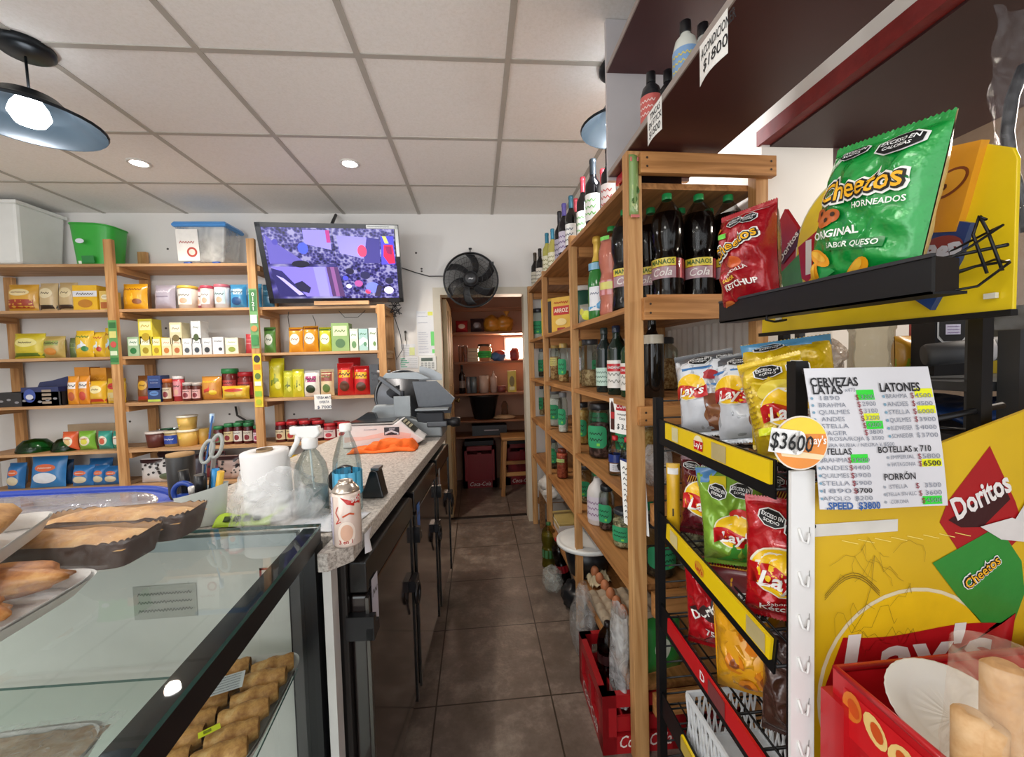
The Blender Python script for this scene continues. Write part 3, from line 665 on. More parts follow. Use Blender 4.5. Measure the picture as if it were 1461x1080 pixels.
third = [
 ('bag', (-3.2015, 0.203, 1.6745), '#cdbb2e', '#e6dc8c', '#5f7a2a', 'sun', 'yellow green flour bag at the left of the third shelf', 'packet'),
 ('bag', (-3.0375, 0.137, 1.6515), '#b9a25c', '#8c9a4c', '#cf8a3a', 'stripe', 'olive and tan bag right of the yellow green flour bag', 'packet'),
 ('bag', (-2.954, 0.06, 1.6405), '#6f7f52', '#9aa678', '#b5c05a', 'plain', 'narrow dull green pack on the third shelf', 'packet', 3.25),
 ('bag', (-2.8195, 0.119, 1.685), '#e0b92a', '#d7dde2', '#2f7a3c', 'wave', 'green topped yellow pasta bag on the third shelf', 'pasta', 3.18),
 ('bag', (-2.743, 0.088, 1.675), '#e3bd30', '#cfe0ea', '#b5342c', 'wave', 'yellow pasta bag with pale blue top, second of the pair', 'pasta'),
 ('bag', (-2.667, 0.07, 1.7035), '#dcb62f', '#b9d5e6', '#8a3a2c', 'wave', 'tall yellow and blue pasta bag behind the green strip', 'pasta'),
 ('box', (-2.479, 0.08, 1.634), '#9fbf97', '#e3efe0', '#2f7a46', 'tea', 'small green tea box first right of the left post', 'tea box'),
 ('box', (-2.396, 0.076, 1.637), '#d8d36a', '#f1efcf', '#a08a1e', 'tea', 'pale yellow tea box under the stacked yellow box', 'tea box'),
 ('box', (-2.3905, 0.099, 1.7635), '#dccb3c', '#ece5a4', '#b59a1c', 'tea', 'yellow tea box stacked on top at the left', 'tea box', 3.2, .086),
 ('box', (-2.322, 0.062, 1.6305), '#e6d23a', '#f2ecc0', '#b08d1a', 'tea', 'bright yellow small tea box third in the low row', 'tea box'),
 ('box', (-2.2535, 0.067, 1.6235), '#e9dcae', '#f4ecd2', '#c57a3a', 'tea', 'cream and orange tea box in the low row', 'tea box'),
 ('box', (-2.1815, 0.067, 1.622), '#e3d3a2', '#f0e6c8', '#b5653a', 'tea', 'beige tea box under the stacked cream box', 'tea box'),
 ('box', (-2.185, 0.086, 1.734), '#dbd0a6', '#efe8cf', '#7a6a3c', 'tea', 'cream tea box stacked on the low row', 'tea box', 3.2, .08),
 ('box', (-2.1125, 0.063, 1.6155), '#e2e2e0', '#f2f2f0', '#4d545c', 'tea', 'white and grey tea box left of the striped pair', 'tea box'),
 ('box', (-2.0445, 0.063, 1.619), '#dcdedf', '#f0f1f2', '#3c4650', 'tea', 'white tea box under the stacked white box', 'tea box'),
 ('box', (-2.045, 0.068, 1.742), '#e6e7e4', '#f4f4f2', '#4a5a38', 'tea', 'white tea box stacked on top of the low row', 'tea box', 3.2, .08),
 ('box', (-1.974, 0.068, 1.6175), '#d2d3d4', '#eceeee', '#2c3238', 'tea', 'light grey tea box with dark print', 'tea box'),
 ('box', (-1.896, 0.078, 1.621), '#e4e5e6', '#f4f4f4', '#3a3f44', 'wave', 'white tea box with slanted dark print', 'tea box'),
 ('box', (-1.801, 0.094, 1.614), '#dfe0c4', '#f0f0de', '#8a9a3c', 'tea', 'cream and green tea box at the right end of the low row', 'tea box'),
 ('bag', (-1.696, 0.054, 1.6375), '#b3323a', '#d98a86', '#efd9d2', 'plain', 'narrow red packet left of the middle post', 'packet'),
 ('bag', (-1.55, 0.084, 1.686), '#5a8c40', '#dfe6d4', '#2c5626', 'round', 'green coffee packet right of the middle post', 'coffee'),
 ('bag', (-1.3605, 0.105, 1.682), '#dd9a24', '#efe6d4', '#7a3c14', 'round', 'orange coffee packet, left one of the pair', 'coffee'),
 ('bag', (-1.2515, 0.111, 1.69), '#d7921f', '#efe6d4', '#6c3a14', 'round', 'orange coffee packet, right one of the pair', 'coffee'),
 ('bag', (-1.1405, 0.101, 1.678), '#c6c32c', '#eee9d4', '#4a6a22', 'round', 'yellow green coffee packet beside the orange pair', 'coffee'),
 ('box', (-1.0215, 0.133, 1.707), '#86a85a', '#d7dfae', '#3f6a2a', 'tea', 'large green box on the third shelf right bay', 'tea box'),
 ('box', (-0.921, 0.062, 1.6625), '#d6dfc6', '#edf1e4', '#5b8a4a', 'tea', 'pale green slim box right of the large green box', 'tea box'),
 ('box', (-0.8515, 0.067, 1.6615), '#9fc6c0', '#e3f0e4', '#4a8a5a', 'wave', 'blue green slim box on the third shelf', 'tea box'),
 ('box', (-0.781, 0.062, 1.6655), '#e6e9e2', '#f4f5f0', '#5c8a34', 'wave', 'white slim box nearest the right post', 'tea box'),
]
back(2, third)
fourth = [
 ('bag', (-2.9015, 0.073, 1.358), '#d98f22', '#e6e0dc', '#b5562a', 'stripe', 'orange biscuit packet at the left of the orange group', 'biscuits', 3.16),
 ('bag', (-2.8275, 0.073, 1.361), '#d88a20', '#e3dcd8', '#c2402a', 'stripe', 'orange biscuit packet second of the orange group', 'biscuits', 3.16),
 ('box', (-2.9055, 0.105, 1.4265), '#d98c1e', '#e29d33', '#b56c16', 'plain', 'flat orange carton behind the biscuit packets', 'box', 3.28),
 ('box', (-2.7935, 0.111, 1.418), '#dd9424', '#e6a640', '#b5701a', 'plain', 'second orange carton beside the left post', 'box', 3.28),
 ('bag', (-2.7425, 0.111, 1.3175), '#dcae2c', '#efe0a4', '#c0392b', 'sun', 'yellow stock cube packet below the orange cartons', 'packet', 3.17),
 ('bag', (-2.62, 0.122, 1.334), '#e0b83a', '#c8342c', '#d8c48c', 'pasta', 'yellow packet with red oval beside the left post', 'packet', 3.17),
 ('bag', (-2.454, 0.09, 1.3485), '#7a4a22', '#c99a2c', '#b0352a', 'sun', 'brown and gold packet at the left of the middle bay', 'packet'),
 ('box', (-2.344, 0.09, 1.2595), '#223a6c', '#5c86c0', '#b5c94a', 'sun', 'dark blue box under another, middle bay of fourth shelf', 'box', 3.18),
 ('box', (-2.339, 0.09, 1.3505), '#27407a', '#6f93c8', '#d8d8e4', 'plain', 'dark blue box stacked over its twin', 'box', 3.18, .088),
 ('jam', (-2.2665, 0.067, 1.323), '#6a3a1c', '#c0602a', '#cbb89c', '', 'brown spice jar with orange lid', 'jar', 3.18),
 ('tub', (-2.205, 0.072, 1.341), '#b83a44', '#d9d2d0', '#d88a90', '', 'red and white tall tub on the fourth shelf', 'tub'),
 ('jam', (-2.1225, 0.067, 1.2935), '#5a2a22', '#bdb4ae', '#d9a5a0', '', 'small pale lidded jar, left of two', 'jar', 3.17),
 ('jam', (-2.058, 0.062, 1.291), '#5a2a22', '#c4bab2', '#dba9a4', '', 'small pale lidded jar, right of two', 'jar', 3.17),
 ('bag', (-1.9705, 0.141, 1.329), '#c98a3a', '#c83a2c', '#e4c22c', 'wave', 'orange brown snack bag with red logo on the fourth shelf', 'snack', 3.18),
 ('jam', (-1.878, 0.12, 1.3875), '#7a2622', '#2f8a4a', '#b5403a', '', 'tall red jar with green lid, back left of the pair', 'jar', 3.24),
 ('jam', (-1.749, 0.12, 1.358), '#7a1f1e', '#b81f2a', '#a52a2a', '', 'tall jar with red lid beside the middle post', 'jar', 3.22),
 ('bag', (-1.785, 0.194, 1.2525), '#d9b02c', '#c33a22', '#e0c454', 'pasta', 'yellow and red flat packet in front of the tall jars', 'packet', 3.15),
 ('bag', (-1.5165, 0.115, 1.4505), '#d4c81e', '#8a9a2a', '#e9e25c', 'wave', 'tall yellow mate bag right of the middle post', 'mate bag'),
 ('bag', (-1.418, 0.074, 1.3545), '#b8b82a', '#5f6a1c', '#dad650', 'wave', 'olive yellow bag with black swoosh', 'mate bag', 3.17),
 ('bag', (-1.3475, 0.085, 1.363), '#cfc62a', '#6d7a20', '#ece46a', 'wave', 'yellow bag left of the white and black packet', 'mate bag', 3.17),
 ('bag', (-1.252, 0.116, 1.3495), '#e4e0d8', '#a83a72', '#2c3a1c', 'stripe', 'white packet with black corners and pink name', 'packet', 3.18),
 ('bag', (-1.1375, 0.101, 1.3565), '#d8c49a', '#8a3a2c', '#5f7a3a', 'tea', 'beige coffee packet with dark red panel', 'coffee', 3.18),
 ('bag', (-1.003, 0.122, 1.4), '#c21c20', '#e0b01e', '#5c3016', 'stripe', 'tall red mate packet, left of the two', 'mate bag', 3.18),
 ('bag', (-0.881, 0.124, 1.3755), '#c01a1e', '#e0b01e', '#5c3016', 'stripe', 'red mate packet, right of the two', 'mate bag', 3.18),
 ('bag', (-1.002, 0.17, 1.4435), '#b81b20', '#d84a3c', '#7a1216', 'plain', 'red packet lying behind the two red mate packets', 'mate bag', 3.28),
 ('box', (-0.782, 0.072, 1.389), '#26262a', '#3a3a40', '#55555c', 'plain', 'black box next to the right post', 'box'),
]
back(3, fourth)
# dark trays and the navy sachet stand at the far left of the fourth shelf
mb = MB(); BKM = PLA('#2b2a2c'); mb.box(-.24, .24, -.1, .1, 0, .005, BKM)
for a in ((-.24, .24, -.1, -.095), (-.24, .24, .095, .1), (-.24, -.235, -.1, .1), (.235, .24, -.1, .1)): mb.box(*a, .005, .10, BKM)
for k in range(9): mb.ell(plane_map((0, -.1, 0), (1, 0, 0), (0, 0, 1)), -.2+.05*k, .03+.01*(k % 3), .014, .008, I('#8d8d90'), 1)
tag(ob(mb, 'plastic_tray', loc=(-3.2, 3.28, SZ[3]+.001)), 'black crate-like tray at the left end of the fourth shelf', 'tray')
xc, w, zt = (-3.097, 0.242, 1.343)
mb = MB(); NV = P('#27325e'); h = zt-SZ[3]; mb.box(-w/2, w/2, -.06, .08, 0, h*.72, NV); mb.prism([(-w/2, h*.7), (w/2, h*.72), (w*.35, h*1.1), (-.02, h*.95), (-w*.42, h*.9)], .05, .08, NV)
mp = plane_map((0, -.06, 0), (1, 0, 0), (0, 0, 1)); mb.ell(mp, -w*.28, h*.4, w*.16, h*.26, P('#39509a'), 1); mb.ell(mp, -w*.28, h*.35, w*.1, h*.1, P('#c9cbd4'), 2)
for k in range(4): mb.rect(mp, w*.05, w*.3, h*(.08+.15*k), h*(.17+.15*k), P('#9a8a78'), 1)
tag(ob(mb, 'display_box', loc=(xc, 3.24, SZ[3]+.001)), 'navy counter box of sachets left of the orange packets', 'box')
# fifth shelf
xc, w, zt = (-3.254, 0.394, 0.9165)
for k, (px, r, lb) in enumerate((((-3.24), .1, 'green glass bowl lying at the left end of the fifth shelf'), ((-3.02), .09, 'green glass bowl turned over next to the cardboard'))):
    mb = MB(); mb.lathe([(r, 0), (r*1.02, .01), (r*.9, .05), (r*.6, .085), (0, .095)], GL('#5fb277', 1.), 22, cap=False); tag(ob(mb, 'glass_bowl', loc=(px, 3.27, SZ[4]+.001)), lb, 'bowl')
mb = MB(); mb.box(-.17, .17, -.004, .004, 0, .17, M('#b29a7c', .8)); tag(ob(mb, 'cardboard_sheet', loc=(-2.98, 3.42, SZ[4]+.001)), 'plain cardboard sheet leaning at the back of the fifth shelf', 'cardboard')
for (q, c, a, lb) in (((-2.9675, 0.107, 0.9545), '#d9623a', '#e6c48a', 'orange printed pouch with handle on the fifth shelf'), ((-2.8555, 0.117, 0.9545), '#7fb53f', '#d8d24a', 'lime green pouch between the orange and teal pouches'), ((-2.734, 0.098, 0.9495), '#3fa08f', '#cf5a3c', 'teal pouch on the fifth shelf left of the post'), ((-2.6445, 0.071, 0.9455), '#3c9c86', '#d9dcd2', 'teal pouch half behind the left post')):
    xc, w, zt = q; pack('stand_up_pouch', lb, 'pouch', (xc, 3.24, SZ[4]+.004), w, zt-SZ[4], .07, c, [('e', .5, .5, .34, .26, '#e8dfc8'), ('e', .5, .46, .22, .16, a), ('r', .1, .9, .86, .95, c), ('s', .25, .75, .62, .08, '#b5322c')], group=G, waist=.16)
for k, xx in enumerate((-2.4, -2.27)):
    mb = MB(); mb.lathe([(.04, 0), (.045, .01), (.058, .09), (.06, .115)], GL('#2f7a50', 1.), 18, cap=False); tag(ob(mb, 'glass_tumbler', loc=(xx, 3.36, SZ[4]+.001)), ('dark green glass behind the brown tub', 'dark green glass behind the blue tin')[k], 'glass')
q = (-2.3925, 0.129, 0.935); tub('food_tub', 'square brown dessert tub with clear lid on the fifth shelf', 'tub', (q[0], 3.25, SZ[4]+.001), q[1]/2, q[2]-SZ[4], '#5c2c26', '#cfc6c0', q[1]*.42, G)
q = (-2.275, 0.106, 0.935); tub('food_tin', 'blue labelled tin between the brown and yellow tubs', 'tin', (q[0], 3.25, SZ[4]+.001), q[1]/2, q[2]-SZ[4], '#a08a5c', '#c9c0a4', q[1]*.5, G, [('r', 0, 1, .2, .75, '#23439a'), ('s', .2, .8, .5, .12, '#e9e9f0')])
q = (-2.1705, 0.131, 0.9415); hb = q[2]-SZ[4]; tub('honey_tub', 'yellow tub with white lid, lower of the stack', 'tub', (q[0], 3.25, SZ[4]+.001), q[1]/2, hb, '#dfb55c', '#efe6d0', q[1]*.42, G, [('r', .25, .4, .5, .58, '#f2e24a')])
q2 = (-2.172, 0.126, 1.0455); tub('honey_tub', 'yellow tub with white lid, upper of the stack', 'tub', (q2[0], 3.25, SZ[4]+hb+.002), q2[1]/2, q2[2]-SZ[4]-hb, '#e0b85f', '#f0e8d6', q2[1]*.42, G, [('r', .25, .4, .3, .38, '#f2e24a')])
q = (-2.0905, 0.079, 0.947); tub('honey_tub', 'yellow tub half hidden behind the stacked pair', 'tub', (q[0], 3.3, SZ[4]+.001), q[1]/2, q[2]-SZ[4], '#d6ab55', None, q[1]*.46, G)
JG = [((-1.9445, 0.073, 0.958)), ((-1.87, 0.074, 0.9755)), ((-1.8025, 0.069, 0.9785)), ((-1.731, 0.074, 0.9755))]
for k, (xc, w, zt) in enumerate(JG):
    jam('jam_jar', ordinals(k)+' of the green lidded jam jars on the fifth shelf', (xc, 3.2+w/2, SZ[4]+.001), w/2*.97, zt-SZ[4], '#2f7a4a', '#4a1518', ('#5c7a5a', '#cdb98a', '#d9d4cc', '#d7cdbb')[k], 'jam jars with green lids')
for k, (xc, w, zt) in enumerate(JG[:3]):
    jam('jam_jar', ordinals(k)+' of the green lidded jam jars in the back row', (xc+.03, 3.33, SZ[4]+.001), w/2*.97, zt-SZ[4]+.004, '#2c7245', '#4a1518', '#c9bda4', 'jam jars with green lids')
xc, w, zt = (-1.6625, 0.065, 0.9515); jam('jam_jar', 'pink labelled jam jar half behind the middle post', (xc, 3.2+w/2, SZ[4]+.001), w/2*.97, zt-SZ[4], '#3a6f4c', '#6a1c30', '#e0c4cf', 'jam jars with green lids', dot='#b0305a')
JR = [((-1.498, 0.08, 0.9715), '#4a1416', '#d8c7a4', '#8a3a1c'), ((-1.4175, 0.091, 0.9735), '#3c1012', '#cdb88a', '#b02a22'), ((-1.323, 0.096, 0.975), '#4a0f1c', '#dccbd0', '#8a1c3a'), ((-1.2265, 0.097, 0.971), '#3a1016', '#d9d2d2', '#7a1c34'), ((-1.14, 0.098, 0.946), '#9a2c34', '#e4d2cf', '#c23a4a'), ((-1.0395, 0.103, 0.953), '#a33a3c', '#e6d8d2', '#c84a4a')]
for k, ((xc, w, zt), body, lab, dot) in enumerate(JR):
    jam('jam_jar', ordinals(k)+' of the red lidded jam jars in the right bay', (xc, 3.2+w/2, SZ[4]+.001), w/2*.97, zt-SZ[4], '#b8252c', body, lab, 'jam jars with red lids', dot=dot)
for k in (0, 1, 2, 4):
    (xc, w, zt), body, lab, dot = JR[k]
    jam('jam_jar', ordinals((0, 1, 2, 0, 3)[k])+' of the red lidded jam jars in the rear row', (xc+.04, 3.34, SZ[4]+.001), w/2*.97, zt-SZ[4]+.003, '#b0222a', body, lab, 'jam jars with red lids', dot=dot)
# sixth shelf: blue pasta bags, patterned packets
sixth = [((-3.3575, 0.109, 0.7385), '#2a72b0', 'blue bag at the left end of the sixth shelf'), ((-3.1465, 0.227, 0.7815), '#2c7cbb', 'largest blue bag with clear window on the sixth shelf'), ((-3.1435, 0.181, 0.7345), '#1f5f98', 'blue bag behind the largest blue bag'), ((-2.9095, 0.135, 0.701), '#2a76b8', 'blue bag with orange oval right of the largest one'), ((-2.7875, 0.093, 0.695), '#2772b2', 'blue bag second from the left post'), ((-2.7015, 0.113, 0.6855), '#246aa6', 'blue bag touching the left post'), ((-2.8555, 0.157, 0.7345), '#20639c', 'blue bag raised behind the row near the left post')]
for k, ((xc, w, zt), c, lb) in enumerate(sixth):
    pack('pasta_bag', lb, 'pasta', (xc, 3.24+(.07 if k in (2, 6) else 0), SZ[5]+.004), w*1.05, zt-SZ[5], .08, c, [('e', .5, .62, .3, .12, '#d9683c'), ('s', .3, .7, .62, .05, '#f2ece2'), ('e', .5, .3, .34, .17, '#cfc3a4' if k != 1 else '#dfe4ea')], lean=-.15, group='blue pasta bags on the sixth shelf')
for k, (q, c, lb) in enumerate([((-2.428, 0.152, 0.7315), '#d7d2cf', 'white packet with black flowers, leftmost on the sixth shelf'), ((-2.3045, 0.199, 0.72), '#dad5d2', 'white packet with black pattern and green oval'), ((-2.34, 0.19, 0.7655), '#3a3438', 'dark packet behind the patterned pair'), ((-2.211, 0.222, 0.733), '#4a4550', 'grey purple packet behind the brush jar'), ((-2.034, 0.166, 0.75), '#7a2f38', 'maroon packet toward the right of the middle bay'), ((-1.8775, 0.183, 0.729), '#b79a8e', 'beige patterned packet right of the scissors'), ((-1.819, 0.132, 0.673), '#c9b3a8', 'pink beige packet with red corner')]):
    xc, w, zt = q; sp = [('e', R.uniform(.1, .9), R.uniform(.35, .95), .06, .05, '#2a2526') for _ in range(12)]
    pack('biscuit_packet', lb, 'packet', (xc, 3.24+(.07 if k in (2, 3, 4) else 0), SZ[5]+.004), w, zt-SZ[5], .07, c, sp+([('e', .6, .28, .38, .17, '#5d6a50')] if k == 1 else [('r', 0, 1, .84, .97, '#3a2426')]), group='patterned packets on the sixth shelf')
pack('snack_packet', 'yellow packet glimpsed low behind the spray bottle', 'packet', (-1.35, 3.22, SZ[5]+.004), .2, .16, .08, '#d8b020', [('e', .5, .5, .3, .2, '#c9762a')])
# small hand written price card under the red packets
def pr7(mb, mp):
    mb.text(mp, 'YERBA MATE', .07, -.025, .028, I('#2c3a5c'), 1, off=.012, wid=.11); mb.text(mp, 'OFERTA', .07, -.058, .026, I('#2c3a5c'), 1, off=.012, wid=.07); mb.text(mp, '$ 7000', .07, -.095, .03, I('#2c3a5c'), 1, off=.012, wid=.1)
card('price_card', 'white hand written card taped below the beige coffee packet', 'price card', plane_map((-1.199, 3.12, 1.179), (1, 0, 0), (0, 0, 1)), .12, .11, pr7)
mb = MB(); x0_ = (-0.748, 3.14, 1.241); mb.lathe([(.0, 0), (.035, 0), (.04, .02), (.036, .03)], PLA('#222326'), 18); b_ = tag(ob(mb, 'dusting_brush', loc=(x0_[0]+.04, 3.2, SZ[3]+.001)), 'black brush with pale bristle tips beside the right post', 'brush')
mb = MB(); mb.lathe([(.036, .03), (.044, .1), (.05, .17)], M('#3a3a3c', .8, var=.3, scale=120), 18); ob(mb, 'bristles', b_)
mb = MB(); mb.lathe([(.05, .165), (.051, .185), (.0, .187)], M('#b5b3b0', .8, var=.3, scale=140), 18); ob(mb, 'bristle_tips', b_)

# ================================================================== television
tv = thing('television', 'flat screen television showing four camera views, tilted over the shelf', 'television', (-1.029, 3.149, 2.1327), (.345, -.006, .078))
W_, H_ = .965, .565; BZ = M('#15161c', .25, var=0, coat=.4)
mb = MB(); mb.box(-W_/2, W_/2, .012, .05, -H_/2, H_/2, BZ); mb.box(-.25, .25, .05, .085, -.2, .12, BZ); ob(mb, 'casing', tv)
mb = MB()
for a in ((-W_/2, W_/2, H_/2-.03, H_/2), (-W_/2, W_/2, -H_/2, -H_/2+.035), (-W_/2, -W_/2+.035, -H_/2, H_/2), (W_/2-.03, W_/2, -H_/2, H_/2)): mb.box(a[0], a[1], -.004, .012, a[2], a[3], BZ)
ob(mb, 'bezel', tv)
def screen_mat(kind):
    m = bpy.data.materials.new('camera_view'); m.use_nodes = True; nt = m.node_tree; N = nt.nodes.new; L = nt.links.new; b = nt.nodes['Principled BSDF']
    tc = N('ShaderNodeTexCoord'); mp = N('ShaderNodeMapping'); mp.inputs['Rotation'].default_value = (0, .5, 0); mp.inputs['Scale'].default_value = (30, 30, 34)
    L(tc.outputs['Object'], mp.inputs['Vector'])
    vo = N('ShaderNodeTexVoronoi'); vo.inputs['Scale'].default_value = 1.6 if kind != 2 else .35; L(mp.outputs['Vector'], vo.inputs['Vector'])
    nz = N('ShaderNodeTexNoise'); nz.inputs['Scale'].default_value = 14 if kind != 2 else 3; nz.inputs['Detail'].default_value = 6; L(tc.outputs['Object'], nz.inputs['Vector'])
    ad = N('ShaderNodeMath'); ad.operation = 'MULTIPLY_ADD'; ad.inputs[1].default_value = .55; L(vo.outputs['Distance'], ad.inputs[0]); L(nz.outputs['Fac'], ad.inputs[2])
    cr = N('ShaderNodeValToRGB'); e = cr.color_ramp.elements; e[0].position = .5; e[0].color = (*lin('#1a1738'), 1); e[1].position = 1.0; e[1].color = (*lin('#c9c2fa'), 1)
    for p_, c in ((.66, '#37327a'), (.8, '#5f57b8')): k = e.new(p_); k.color = (*lin(c), 1)
    L(ad.outputs[0], cr.inputs['Fac'])
    b.inputs['Base Color'].default_value = (.01, .01, .015, 1); b.inputs['Roughness'].default_value = .15
    L(cr.outputs['Color'], b.inputs['Emission Color']); b.inputs['Emission Strength'].default_value = .62
    return m
mb = MB(); SM = [screen_mat(0), screen_mat(1), screen_mat(2), screen_mat(3)]
x0, x1, z0, z1 = -W_/2+.034, W_/2-.03, -H_/2+.034, H_/2-.03; xm, zm = x0+(x1-x0)*.52, z0+(z1-z0)*.50
mp = plane_map((0, -.001, 0), (1, 0, 0), (0, 0, 1))
for m_, a in zip(SM, ((x0, xm, zm, z1), (xm, x1, zm, z1), (x0, xm, z0, zm), (xm, x1, z0, zm))): mb.rect(mp, a[0]+.001, a[1]-.001, a[2]+.001, a[3]-.001, m_, 0, 1, 1)
E1 = lambda c, s=.6: EM(c, s)
def U(x, y): return (x0+(x1-x0)*x, z1-(z1-z0)*y)
def pol(pts, c, l=1): mb.fan(mp, [U(*p) for p in pts], E1(c), l, 1)
pol([(.02, .1), (.02, .5), (.14, .5), (.3, .49), (.2, .36), (.08, .2)], '#6059b0'); pol([(.3, .03), (.5, .03), (.5, .3), (.3, .22)], '#8f86e6')
mb.ell(mp, *U(.285, .28), .035, .04, E1('#4a5cf0'), 2); mb.ell(mp, *U(.085, .2), .02, .02, E1('#4c48a8'), 2); mb.ell(mp, *U(.25, .5), .06, .025, E1('#12122a'), 2)
pol([(.47, .03), (.5, .03), (.5, .2), (.47, .2)], '#b03a86', 2)
pol([(.55, .1), (.78, .12), (.74, .42), (.56, .34)], '#8a84e0'); mb.ell(mp, *U(.735, .31), .032, .042, E1('#ff3f66'), 3)
pol([(.78, .12), (.88, .14), (.87, .48), (.74, .48)], '#3b3780', 2); pol([(.89, .1), (.99, .1), (.99, .5), (.88, .5)], '#4a46d0', 2)
pol([(.91, .22), (.98, .22), (.99, .48), (.94, .49), (.9, .38)], '#d81f4a', 3); pol([(.9, .1), (.93, .1), (.95, .2), (.92, .2)], '#c8c86a', 3); pol([(.92, .24), (.97, .24), (.97, .36), (.93, .34)], '#8a1a52', 4)
pol([(.02, .54), (.5, .54), (.48, .97), (.24, .97), (.08, .62)], '#7a6fdc'); pol([(.44, .54), (.53, .54), (.56, .97), (.46, .97)], '#4a3060', 2); pol([(.47, .54), (.5, .54), (.52, .97), (.49, .97)], '#80508a', 3); pol([(.34, .54), (.43, .54), (.44, .97), (.36, .97)], '#8a86f0', 2)
pol([(.02, .56), (.1, .6), (.26, .97), (.05, .97)], '#242060', 2); pol([(.18, .78), (.24, .74), (.3, .84), (.28, .92), (.2, .88)], '#1c1a3e', 3); pol([(.05, .66), (.1, .7), (.24, .94), (.2, .95)], '#b0a8f4', 3)
for (a, b, c, r) in ((.62, .6, '#181636', .03), (.74, .66, '#20204a', .035), (.79, .84, '#6a78f4', .05), (.75, .9, '#e03a5c', .02), (.68, .78, '#a04a90', .03), (.6, .82, '#cfc8ff', .02), (.93, .74, '#1c1a3a', .03), (.92, .88, '#d8d2ff', .035), (.58, .7, '#4448e8', .02)): mb.ell(mp, *U(a, b), r, r*.8, E1(c), 2)
pol([(.83, .8), (.87, .82), (.84, .97), (.8, .97)], '#2a2440', 3)
ob(mb, 'screen', tv)
mb = MB(); mp = plane_map((0, -.005, 0), (1, 0, 0), (0, 0, 1)); W2 = P('#e6e9e6')
mb.rect(mp, .26, W_/2-.002, H_/2-.028, H_/2-.004, W2, 1); mb.rect(mp, W_/2-.024, W_/2-.002, .06, H_/2-.004, W2, 1); mb.scribble(mp, .27, .42, H_/2-.015, .008, I('#5a6a70'), 2)
ob(mb, 'energy_label', tv)
mb = MB(); mb.box(-.04, .04, .05, .3, -.02, .05, M('#4a4a4c', .4, .8)); ob(mb, 'wall_bracket', tv)
mb = MB(); a = (-1.091, 3.45, 2.596); mb.tube([V(a), V(a)+V((.01, -.08, -.06)), V(a)+V((.03, -.2, -.14))], .012, M('#2a2a2c', .5)); tag(ob(mb, 'cable', loc=None), 'thick dark cable dropping from ceiling behind the television', 'cable')

# ================================================================== things on the back wall
fx, fy_, fz = (-0.024, 3.3, 2.041)
FR = .215; FB = M('#1b1c1f', .4, var=.04)
fan = thing('wall_fan', 'black round fan mounted on the wall above the doorway', 'fan', (fx, 3.33, fz))
mb = MB()
for (r, y, t) in ((FR, -.02, .007), (FR, -.005, .006), (FR*.985, -.035, .003), (FR*.8, -.062, .0016), (FR*.6, -.073, .0016), (FR*.42, -.078, .0016), (FR*.26, -.08, .003)):
    mb.tube([(r*math.cos(2*PI*k/48), y, r*math.sin(2*PI*k/48)) for k in range(48)], t, FB, 6, True)
for k in range(44):
    a = 2*PI*k/44; c, s_ = math.cos(a), math.sin(a); c2, s2 = math.cos(a+.25), math.sin(a+.25)
    mb.tube([(FR*.2*c2, -.08, FR*.2*s2), (FR*.55*math.cos(a+.12), -.074, FR*.55*math.sin(a+.12)), (FR*.85*c, -.055, FR*.85*s_), (FR*c, -.015, FR*s_)], .0011, FB, 4)
ob(mb, 'guard', fan)
mb = MB(); mb.grid(lambda u, v: V((FR*(.2+.78*v)*math.cos(2*PI*u), .03-.03*v, FR*(.2+.78*v)*math.sin(2*PI*u))), 44, 1, GL('#9a9c9e', .2, rough=.4)); ob(mb, 'rear_guard', fan)
mb = MB()
T0 = Matrix.Rotation(PI/2, 4, 'X'); mb.T = T0; mb.lathe([(.0, .088), (.03, .088), (.055, .08), (.06, .06), (.06, .0), (.05, -.04), (.06, -.06), (0, -.1)], FB, 24); mb.T = Matrix()
mb.text(plane_map((0, -.0885, 0), (1, 0, 0), (0, 0, 1)), '~', 0, 0, .06, I('#b9babc'), 1, off=.03)
ob(mb, 'motor_hub', fan)
for k in range(6):
    mb = MB(); a0 = 2*PI*k/6
    def bl(u, v):
        r = .05+.15*v; a = a0+(.55*v**1.3)+(u-.5)*(.62-.25*v); return V((r*math.cos(a), -.035-.03*(u-.5), r*math.sin(a)))
    mb.grid(bl, 6, 6, FB); ob(mb, 'blade', fan, solid=.002)
mb = MB(); mb.box(-.03, .03, .06, .145, -.05, .05, FB); mb.tube([(0, -.01, FR), (0, .05, FR+.055), (0, .14, FR+.06)], .004, FB); mb.tube([(-.012, .14, FR+.075), (.012, .14, FR+.075)], .008, FB); ob(mb, 'wall_mount', fan)
for a in (.65, 3.75):
    mb = MB(); mb.box(FR*math.cos(a)-.014, FR*math.cos(a)+.014, -.03, .01, FR*math.sin(a)-.011, FR*math.sin(a)+.011, FB); ob(mb, 'clip', fan)
mb = MB(); pa, pb, pc = (-0.59, 3.465, 2.177), (-0.37, 3.465, 2.106), (-0.241, 3.42, 2.096)
mb.tube([pa, (V(pa)+V(pb))/2+V((0, 0, -.004)), pb, pc], .004, I('#3a3a3c')); tag(ob(mb, 'cable'), 'thin dark cable strung from television to fan', 'cable')
mb = MB(); p = (-0.633, 3.3, 1.824)
for k in range(7):
    pts = [V(p)+V((R.uniform(-.06, .06), R.uniform(0, .1), R.uniform(-.06, .06))) for _ in range(5)]; mb.tube(pts, .0035, I('#2a2a2e'), 5)
mb.tube([V(p)+V((-.02, .1, -.05)), V(p)+V((.02, .12, -.2)), V(p)+V((.03, .13, -.32)), V(p)+V((-.02, .13, -.4)), V(p)+V((-.03, .12, -.3))], .0035, I('#3a3a3e'), 5)
tag(ob(mb, 'cable_bundle'), 'tangle of dark cables below the right corner of the television', 'cables')
